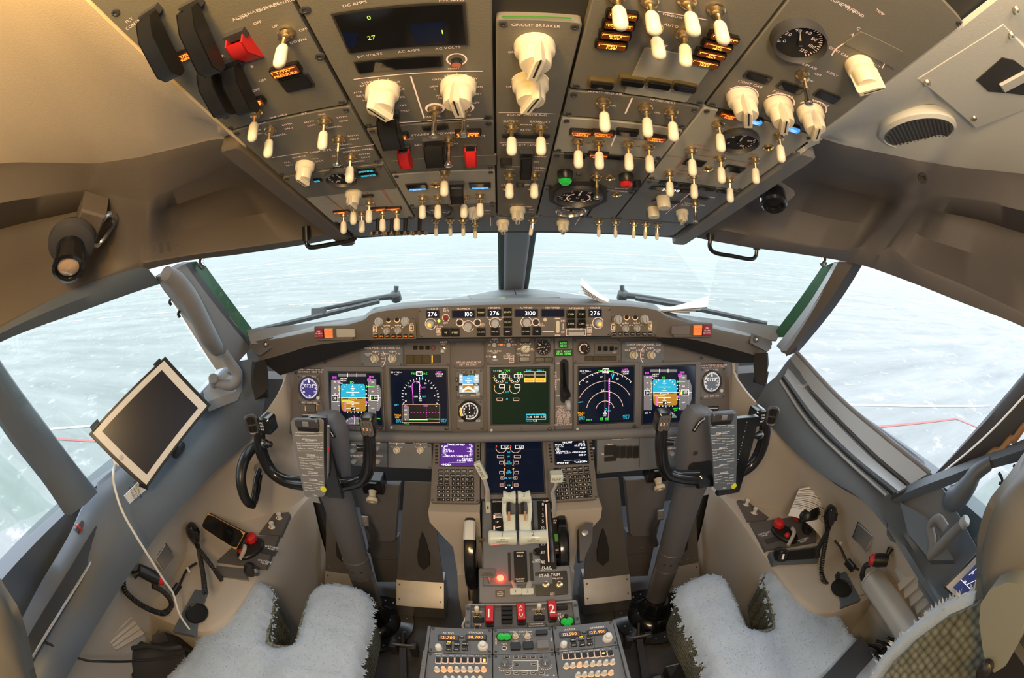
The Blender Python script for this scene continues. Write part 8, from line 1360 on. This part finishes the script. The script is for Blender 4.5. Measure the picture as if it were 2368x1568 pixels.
mb = MB(); mb.tube(crv([Fp.P(266, 1074, -.004)] + [at(p, q, 'x', x) for p, q, x in ((262, 1092, -.86), (264, 1122, -.86), (282, 1180, -.86), (315, 1240, -.86), (350, 1296, -.86), (378, 1340, -.87), (400, 1372, -.87), (415, 1420, -.87), (446, 1466, -.86))], 6), .0035, 'cable_white', 8); mb.box(frame3(Fp.P(267, 1068, -.004), Fp.v), -.006, .006, -.004, .004, -.012, .010, 'white_plastic', .001); tag(solo('charging_cable', mb), 'white charging cable hanging from the tablet down to the fleece seat', 'cable')
mb = MB(); Q = [at(p, q, 'x', -.955) for p, q in ((312, 1103), (272, 1141), (285, 1159), (322, 1128))]; cc = sum(Q, Vector()) / 4; F_ = Fr(cc, Q[3] - Q[0], Q[0] - Q[1]); kk = [((p - cc).dot(F_.u), (p - cc).dot(F_.v)) for p in Q]; A = sum(kk[i][0] * kk[(i + 1) % 4][1] - kk[(i + 1) % 4][0] * kk[i][1] for i in range(4)); kk = kk if A > 0 else kk[::-1]; o = thing('warning_plate', 'small white printed plate on the sill below the tablet', 'placard', cc); off = F_.n * (.03 if F_.n.x > 0 else -.03); F_.o = F_.o + off; mb.prism(kk, -.001, .001, 'white_plastic', F_.M(0, 0))
for i, t in enumerate(('CAUTION', 'LATCH', 'MOUNT')): mb.text(F_.M(0, .012 - i * .012, 0), t, .007, 'ink_black', 0, .0014); mb.text(F_.M(0, .012 - i * .012, 0) @ RX(PI), t, .007, 'ink_black', 0, .0014)
part('plate', mb, o)
TP = [(2272, 1262), (2180, 1356), (2290, 1470), (2390, 1350)]; Fp = best(TP, .92, (-.85, -.15, .45)); k = [Fp.uv(*p) for p in TP]; A = sum(k[i][0] * k[(i + 1) % 4][1] - k[(i + 1) % 4][0] * k[i][1] for i in range(4)); k = k if A > 0 else k[::-1]
o = thing('tablet', 'white-bezelled tablet showing a dark blue chart, half hidden by the backrest', 'tablet', Fp.o); mb, M, c = tablet(o, Fp, k, 'chart_blue'); h = .0038
for a, b in (((2222, 1340), (2262, 1380)), ((2240, 1330), (2275, 1300)), ((2235, 1352), (2280, 1330)), ((2250, 1370), (2268, 1340)), ((2262, 1310), (2285, 1345)), ((2230, 1372), (2252, 1392))): mb.line(Fp.uv(*a), Fp.uv(*b), .0012, 'e_white', M, h)
for i, p in enumerate(((2232, 1346), (2250, 1325), (2262, 1355), (2242, 1375), (2270, 1318))): mb.text(Fp.Mp(*p), '1' + str(8 + i), .006, 'e_white', 0, h)
part('screen', mb, o)
# left window crank, roller and hooks
b = [at(p, q, 'x', x) for p, q, x in ((470, 905, -.93), (478, 930, -.90), (545, 905, -.86), (560, 872, -.865), (552, 850, -.88), (520, 858, -.92))]; o = thing('window_crank', 'grey bent crank handle on a pale plate in front of the tablet', 'handle', b[3]); mb = MB(); mb.add([p for p in b] + [p + Vector((0, 0, -.03)) for p in b], [(0, 1, 2, 3, 4, 5), (11, 10, 9, 8, 7, 6)] + [(i, (i + 1) % 6, 6 + (i + 1) % 6, 6 + i) for i in range(6)], 'frame_alu'); part('base_plate', mb, o); mb = MB(); mb.tube(crv([at(515, 812, 'x', -.85), at(532, 838, 'x', -.845), at(548, 866, 'x', -.835), at(540, 888, 'x', -.845), at(520, 890, 'x', -.87), at(496, 884, 'x', -.90)], 5), [.015, .017, .019, .018, .016, .013], 'trim_grey', 14); mb.lathe(frame3(at(494, 880, 'x', -.90), (.5, -.5, .7)), [(.017, -.02), (.017, .014), (.014, .017), (0, .017)], 'trim_grey', 18); part('crank_arm', mb, o)
o = thing('padded_grip', 'long grey rounded grip hanging on the window pillar above the crank', 'grip', at(440, 720, 'x', -.80)); mb = MB(); mb.tube(crv([at(384, 632, 'x', -.78), at(408, 652, 'x', -.785), at(436, 690, 'x', -.79), at(458, 730, 'x', -.80), at(480, 775, 'x', -.82), at(500, 805, 'x', -.84), at(506, 814, 'x', -.845)], 6), [.018, .026, .028, .027, .029, .024, .012], 'trim_grey', 16); part('grip_body', mb, o)
for p, q in ((396, 692), (416, 720)): o = thing('glass_hook', 'small black hook on the side glass, ' + ('upper of the pair' if p < 400 else 'lower of the pair'), 'hook', at(p, q, 'x', -.85)); mb = MB(); mb.tube(crv([at(p + 8, q - 6, 'x', -.855), at(p - 4, q + 4, 'x', -.84), at(p, q + 14, 'x', -.835)], 4), .004, 'black', 8); part('hook_body', mb, o)
# right: opened sash, its handle, rail, seal
o = thing('sliding_window_sash', 'opened grey sliding window frame with bulky handle behind the sill', 'window frame', at(2200, 1110, 'x', 1.0)); mb = MB(); S1 = X([(2062, 1142), (2120, 1112), (2190, 1085), (2270, 1055), (2380, 1010)], [.97, .98, 1.0, 1.0, 1.0]); S2 = X([(2078, 1168), (2130, 1146), (2196, 1122), (2280, 1088), (2390, 1058)], [.965, .975, .99, .99, .99]); mb.sheet([crv(S1, 5), crv([a.lerp(b_, .5) + Vector((-.02, 0, .004)) for a, b_ in zip(S1, S2)], 5), crv(S2, 5)], .03, 'sill_blue'); part('frame_bar', mb, o); mb = MB(); mb.tube(crv([at(2198, 1150, 'x', .965), at(2215, 1150, 'x', .96), at(2240, 1120, 'x', .96), at(2258, 1092, 'x', .965), at(2290, 1070, 'x', .98)], 6), [.030, .034, .028, .022, .018], 'sill_blue', 14); part('sash_handle', mb, o); mb = MB(); mb.sheet([X([(2200, 1180), (2290, 1110), (2390, 1075)], [1.04] * 3), X([(2250, 1260), (2320, 1230), (2400, 1200)], [1.05] * 3)], .006, 'window_glass'); part('sash_glass', mb, o)
for p, q in ((2316, 1104), (2350, 1086)): mb = MB(); mb.tube(crv([at(p - 6, q - 10, 'x', .97), at(p, q, 'x', .965), at(p + 2, q + 12, 'x', .965), at(p - 6, q + 14, 'x', .965)], 4), .004, 'black', 8); part('hook', mb, o)
mb = MB(); a = X([(2490, 700), (2368, 862), (2262, 985), (2165, 1092)], [.96, 1.0, 1.02, 1.035]); b_ = X([(2560, 780), (2400, 960), (2310, 1040), (2196, 1100)], [.96, 1.0, 1.02, 1.035]); cc = [p.lerp(q, .5) + Vector((-.02, 0, 0)) for p, q in zip(a, b_)]; mb.sheet([crv(a, 5), crv([p.lerp(q, .1) + Vector((-.018, 0, 0)) for p, q in zip(a, b_)], 5), crv(cc, 5), crv(b_, 5)], .03, 'frame_dark'); mb.tube([p + Vector((-.024, 0, .0)) for p in crv([p.lerp(q, .42) for p, q in zip(a, b_)], 5)], .003, 'ink_white', 6); W_ = crv(b_, 12); mb.tube([p + Vector((-.012, 0, .006 * math.sin(i * 1.3))) for i, p in enumerate(W_)], .010, 'seal_brown', 6); struct('trim_10', mb, 60)
mb = MB(); l1, l2 = X([(1818, 842), (1906, 938), (2014, 1046), (2102, 1122)], [.90, .93, .96, .985]), X([(1842, 814), (1938, 917), (2050, 1012), (2150, 1093)], [.91, .95, .985, 1.01]); mb.sheet([crv(l1, 5), crv(l2, 5)], .02, 'frame_alu'); mb.tube(crv(l1, 5), .006, 'frame_dark', 8); mb.tube(crv(l2, 5), .007, 'trim_grey', 8)
n1 = X([(1804, 880), (1868, 975), (1956, 1062), (2050, 1146)], [.845, .875, .90, .92]); n2 = X([(1814, 868), (1884, 962), (1976, 1054), (2078, 1136)], [.855, .885, .91, .93]); n3 = X([(1822, 850), (1902, 946), (2008, 1052), (2098, 1126)], [.885, .915, .945, .97]); mb.sheet([crv(n2, 5), crv(n3, 5)], .008, 'frame_alu'); mb.tube(crv(n1, 5), .005, 'frame_alu', 8); mb.tube(crv([p.lerp(q, .5) for p, q in zip(n1, n2)], 5), .0045, 'black', 6); mb.sheet([crv(n1, 5), crv(n2, 5)], .01, 'sill_blue'); struct('trim_11', mb, 60)
mb = MB(); k1, k2 = X([(222, 1216), (150, 1335), (62, 1478), (0, 1590)], [-1.0] * 4), X([(252, 1228), (180, 1350), (84, 1505), (20, 1610)], [-.985] * 4); mb.sheet([crv(k1, 5), crv(k2, 5)], .02, 'black'); mb.tube(crv(k2, 5), .004, 'steel', 6); struct('trim_12', mb, 60)
mb = MB(); mb.sheet([crv(X([(-120, 830), (0, 758), (187, 662), (337, 614)], [-.885, -.865, -.83, -.785]), 6), crv(X([(-120, 845), (0, 772), (183, 692), (352, 634)], [-.88, -.86, -.825, -.785]), 6), crv(X([(-120, 870), (0, 792), (178, 724), (372, 656)], [-.90, -.88, -.85, -.81]), 6)], .015, 'sill_blue'); struct('trim_13', mb, 60)
o = thing('rail_latch', 'small grey latch block with chrome pin at the end of the window rail', 'latch', at(1852, 897, 'x', .90)); mb = MB(); p = at(1852, 897, 'x', .90); mb.rbox(TR(p.x, p.y, p.z) @ RZ(.5), -.018, .018, -.014, .014, -.01, .012, 'frame_alu', .005, .003); part('block', mb, o); mb = MB(); mb.lathe(TR(p.x + .012, p.y - .012, p.z + .01), [(.005, 0), (.005, .008), (0, .01)], 'chrome', 12); part('pin', mb, o)
o = thing('window_crank', 'grey forked crank handle on the sill plate beside the half-hidden tablet', 'handle', at(2190, 1250, 'x', .96)); mb = MB(); p = [at(2150, 1286, 'x', .945), at(2190, 1246, 'x', .94), at(2232, 1206, 'x', .94)]; mb.tube(p, [.014, .016, .015], 'trim_grey', 14); mb.lathe(frame3(p[2], p[2] - p[1]), [(.016, -.01), (.016, .004), (.012, .008), (0, .008)], 'knob_grey', 16); part('crank_arm', mb, o); mb = MB(); mb.tube(crv([at(2152, 1284, 'x', .945), at(2156, 1250, 'x', .95), at(2150, 1218, 'x', .955), at(2168, 1200, 'x', .955), at(2186, 1222, 'x', .955)], 5), .013, 'trim_grey', 12); part('fork', mb, o); mb = MB(); q_ = X([(2082, 1168), (2100, 1240), (2150, 1300), (2205, 1300), (2140, 1200)], [.962, .955, .95, .965, .985]); mb.add([p + Vector((-.012, 0, .012)) for p in q_] + [p + Vector((.03, 0, -.02)) for p in q_], [(0, 1, 2, 3, 4), (9, 8, 7, 6, 5)] + [(i, (i + 1) % 5, 5 + (i + 1) % 5, 5 + i) for i in range(5)], 'sill_blue'); part('mount_plate', mb, o)
from mathutils.bvhtree import BVHTree
def on(name, px, py):
    o = D.objects[name]; t = BVHTree.FromPolygons([v.co + o.location for v in o.data.vertices], [tuple(p.vertices) for p in o.data.polygons]); h, n, _i, _d = t.ray_cast(EYE, ray(px, py)); return h, (n if n.dot(EYE - h) > 0 else -n)
# ================================================================ overhead fittings, glareshield papers, wipers
for nm, px, s in (('grab_handle', [(709, 553), (710, 566), (722, 572), (765, 565), (808, 557), (820, 551), (821, 543)], -1), ('grab_handle', [(1642, 552), (1642, 572), (1656, 585), (1695, 592), (1735, 599), (1747, 592), (1750, 574)], 1)):
    P_ = [at(p, q, 'y', .90) for p, q in px]; o = thing(nm, 'black U-shaped grab handle under the roof edge ' + ('on the fuel panel side' if s < 0 else 'on the pressurization panel side'), 'handle', P_[3]); mb = MB(); mb.tube(crv(P_, 5), .0055, 'black_gloss', 10); part('bar', mb, o)
    for e in (P_[0], P_[-1]): mb = MB(); mb.lathe(TR(e.x, e.y, e.z), [(.010, -.004), (.010, .030), (0, .030)], 'black', 14); part('socket', mb, o)
L0 = at(165, 560, 'x', -.78); o = thing('reading_lamp', 'round dark reading lamp hanging in the stowage pocket near the roof', 'lamp', L0); ax = Vector((.45, -.45, -.75)).normalized(); M = frame3(L0, ax, (0, 1, .2)); mb = MB(); mb.lathe(M, [(.050, -.012), (.056, -.004), (.054, .008), (.040, .016), (0, .018)], 'frame_dark', 32); part('flange', mb, o); mb = MB(); mb.lathe(M @ TR(0, 0, .016), [(.034, 0), (.034, .035), (.037, .038), (.037, .045), (.030, .047), (.029, .040), (0, .040)], 'black_gloss', 28); part('barrel', mb, o); mb = MB(); mb.lathe(M @ TR(0, 0, .054), [(.028, 0), (.018, .006), (0, .008)], 'lens', 24); part('lens', mb, o); mb = MB(); mb.tube(crv([M @ Vector((.01, .05, -.02)), M @ Vector((.03, .075, -.04)), M @ Vector((-.02, .095, -.06)), M @ Vector((-.04, .07, -.05)), M @ Vector((-.01, .05, -.03))], 6), .006, 'chrome', 8); mb.box(M @ TR(-.01, .03, -.05), -.05, .03, -.03, .03, -.02, .03, 'trim_brown', .004); part('bracket', mb, o)
L1 = at(1790, 470, 'x', .44); o = thing('reading_lamp', 'square black lamp housing inside the stowage pocket beside the overhead panel', 'lamp', L1); M = frame3(L1, (-.25, -.55, -.8), (.0, 1, 0)); mb = MB(); mb.rbox(M, -.038, .038, -.030, .030, -.03, -.024, 'trim_grey', .008); part('flange', mb, o); mb = MB(); mb.lathe(M @ TR(0, 0, -.024), [(.026, 0), (.026, .026), (.022, .030), (.018, .030), (.016, .022), (0, .022)], 'black_gloss', 24); part('barrel', mb, o)
sp_c, nS = on('ceiling_right', 2124, 302); F_ = Fr(sp_c, Vector((.86, .42, 0)), nS.cross(Vector((.86, .42, 0)))); F_ = Fr(sp_c, F_.u, -F_.v) if F_.n.dot(nS) < 0 else F_; o = thing('speaker_grille', 'round perforated speaker grille in the pale ceiling panel', 'speaker', sp_c); mb = MB(); k = F_.sc(2124, 302); Rr = 76 * k; mb.lathe(F_.M(0, 0), [(Rr * 1.14, -.01), (Rr * 1.12, .002), (Rr * 1.02, .006), (Rr, .004), (0, .004)], 'liner_grey', 40); part('rim', mb, o); mb = MB(); mb.lathe(F_.M(0, 0, .0045), [(Rr * .99, 0), (0, .0006)], 'cover_grey', 40)
for i in range(-8, 9):
    for j in range(-9, 10):
        x, y = (i + .5 * (j % 2)) * Rr * .125, j * Rr * .108
        if math.hypot(x, y) < Rr * .93: mb.flat([(p[0] + x, p[1] + y) for p in circ(Rr * .036, 8)], 'black', F_.M(0, 0), .0056)
part('perforated_plate', mb, o)
hq = [on('ceiling_right', p, q)[0] for p, q in ((2116, 182), (2320, 52), (2400, 140), (2380, 250), (2250, 286))]; cc = sum(hq, Vector()) / 5; nH = (hq[1] - hq[0]).cross(hq[3] - hq[0]).normalized(); nH = nH if nH.z < 0 else -nH; F_ = Fr(cc, hq[1] - hq[0], nH.cross(hq[1] - hq[0])); F_ = F_ if F_.n.dot(nH) > 0 else Fr(cc, F_.u, -F_.v); o = thing('ceiling_hatch', 'screwed pale hatch panel with a dark pentagonal recess in the ceiling', 'hatch', cc); kk = [((p - cc).dot(F_.u), (p - cc).dot(F_.v)) for p in hq]; A = sum(kk[i][0] * kk[(i + 1) % 5][1] - kk[(i + 1) % 5][0] * kk[i][1] for i in range(5)); kk = kk if A > 0 else kk[::-1]; mb = MB(); mb.prism(kk, -.02, .004, 'liner_grey', F_.M(0, 0), .003)
for p in ((2143, 190), (2252, 272), (2338, 80), (2350, 22)): mb.lathe(F_.Mp(*p, .004), [(.006, 0), (.005, .003), (.002, .003), (0, .001)], 'brass', 14)
part('hatch_panel', mb, o); mb = MB(); hh = [F_.uv(*p, .005) for p in ((2258, 186), (2318, 134), (2345, 140), (2420, 200), (2368, 220), (2286, 212))]; A = sum(hh[i][0] * hh[(i + 1) % 6][1] - hh[(i + 1) % 6][0] * hh[i][1] for i in range(6)); mb.prism(hh if A > 0 else hh[::-1], .002, .0052, 'pit_dark', F_.M(0, 0)); mb.box(F_.Mp(2345, 185, .004), -.03, .04, -.014, .014, 0, .004, 'liner_grey', .003); part('recess', mb, o)
for p, q, x in ((1857, 343, .42), (2134, 413, .60)): mb = MB(); mb.lathe(frame3(at(p, q, 'x', x), (-.4, -.6, -.6)), [(.010, -.004), (.010, .001), (.006, .001), (.005, -.003), (0, -.003)], 'pit_dark', 16); struct('trim_hole', mb)
# papers on the deck
def sheetpaper(o, A, B, bend, m, n=10):
    rows = []
    for i in range(n + 1): t = i / n; rows.append([A(t) + Vector((0, 0, bend(t))), (A(t) + B(t)) / 2 + Vector((0, 0, bend(t) * .9)), B(t) + Vector((0, 0, bend(t) * .8))])
    mb = MB(); mb.sheet(rows, .0008, m); return mb
for nm, lb, q_, m_ in (('paper_note', 'small white paper lying on the deck beside the yellow strip', ((1090, 694), (1140, 692), (1141, 703), (1088, 704)), 'paper'), ('yellow_strip', 'narrow yellow strip between the white papers on the deck', ((1141, 690), (1167, 688), (1170, 696), (1142, 697)), 'yellow'), ('paper_note', 'long white paper lying on the deck behind the altitude window', ((1168, 690), (1296, 690), (1308, 702), (1170, 702)), 'paper'), ('document_folder', 'thin grey folder lying flat at the foot of the centre post', ((1082, 683), (1284, 680), (1296, 688), (1090, 691)), 'cover_grey')):
    yy = {'document_folder': 1.26}.get(nm, 1.16); Q = [at(p, q, 'y', y) for (p, q), y in zip(q_, (yy + .05, yy + .05, yy - .03, yy - .03))]; zz = [p.z for p in Q]; mb = MB(); mb.sheet([[Q[0], Q[1]], [Q[3], Q[2]]], .002, m_); tag(solo(nm, mb), lb, 'folder' if nm[0] == 'd' else 'strip' if nm[0] == 'y' else 'paper')
o = thing('curled_booklet', 'open curled white booklet lying on the hood above the display control panel', 'booklet', at(1500, 700, 'y', 1.12))
for dy in range(4):
    rows = []
    for i in range(13):
        t = i / 12; x = lerp(1345 + dy * 3, 1640 - dy * 14, t); base = 697 + 24 * t - 8 * (1 - t) ** 2; up = 46 * max(0, 1 - t / .30) ** 1.7 + 38 * max(0, (t - .70) / .30) ** 1.0; y = base - up * (1 - .16 * dy); wv = 4 + 22 * max(0, (t - .70) / .30) + 10 * max(0, 1 - t / .3); rows.append([at(x, y, 'y', 1.17), at(x - 2, y + wv * .6 + 1, 'y', 1.12), at(x - 4, min(y + wv, base + 5), 'y', 1.07)])
    mb = MB(); mb.sheet(rows, .001, 'paper'); part('page', mb, o, smooth=60)
for s in (-1, 1):
    P_ = lambda x, y, d: at(x, y, 'y', d); o = thing('windshield_wiper', 'dark wiper outside the windshield, pivot ' + ('beside the small white paper side' if 0 else ('over the display panel nearer the tablet' if s < 0 else 'hidden behind the curled booklet')), 'wiper', P_(800, 725, 1.45) if s < 0 else P_(1580, 715, 1.45))
    a = [P_(915, 684, 1.66), P_(860, 692, 1.60), P_(780, 708, 1.50), P_(735, 716, 1.46)] if s < 0 else [P_(1440, 682, 1.66), P_(1520, 692, 1.58), P_(1580, 703, 1.50), P_(1612, 710, 1.46)]; b = [P_(876, 697, 1.60), P_(740, 730, 1.44), P_(587, 766, 1.28)] if s < 0 else [P_(1470, 690, 1.60), P_(1630, 718, 1.44), P_(1774, 750, 1.28)]
    mb = MB(); mb.tube(crv(a, 4), [.014, .010, .008, .007], 'steel_dark', 8); part('arm', mb, o); mb = MB(); mb.tube(crv(b, 4), .010, 'steel_dark', 6); part('blade', mb, o); mb = MB(); mb.box(frame3(a[3].lerp(b[1], .35), (0, -1, .3)), -.030, .030, -.014, .014, -.008, .008, 'steel_dark', .003); part('blade_clip', mb, o); mb = MB(); mb.lathe(frame3(a[0], (0, -.6, .8)), [(.022, -.02), (.022, .012), (.014, .018), (0, .018)], 'steel_dark', 16); mb.tube([a[0], a[0] + Vector((s * -.005, 0, .04))], .010, 'steel_dark', 8); part('pivot', mb, o)
for s in (-1, 1):
    mb = MB(); p = at(*((462, 608) if s < 0 else (1908, 602)), 'x', s * .79); mb.tube(crv([p + Vector((0, .02, .02)), p, p + Vector((-s * .012, 0, -.014))], 3), .008, 'chrome', 10); tag(solo('pillar_nozzle', mb), 'small chrome nozzle at the pillar top ' + ('above the padded grip' if s < 0 else 'above the open side window'), 'nozzle')
# lamps the cockpit carries beside the seats
l = lamp('foot_lamp', 'POINT', (.96, .33, .57), (0, 0, 0), .35, (1.0, .45, .10), .02)
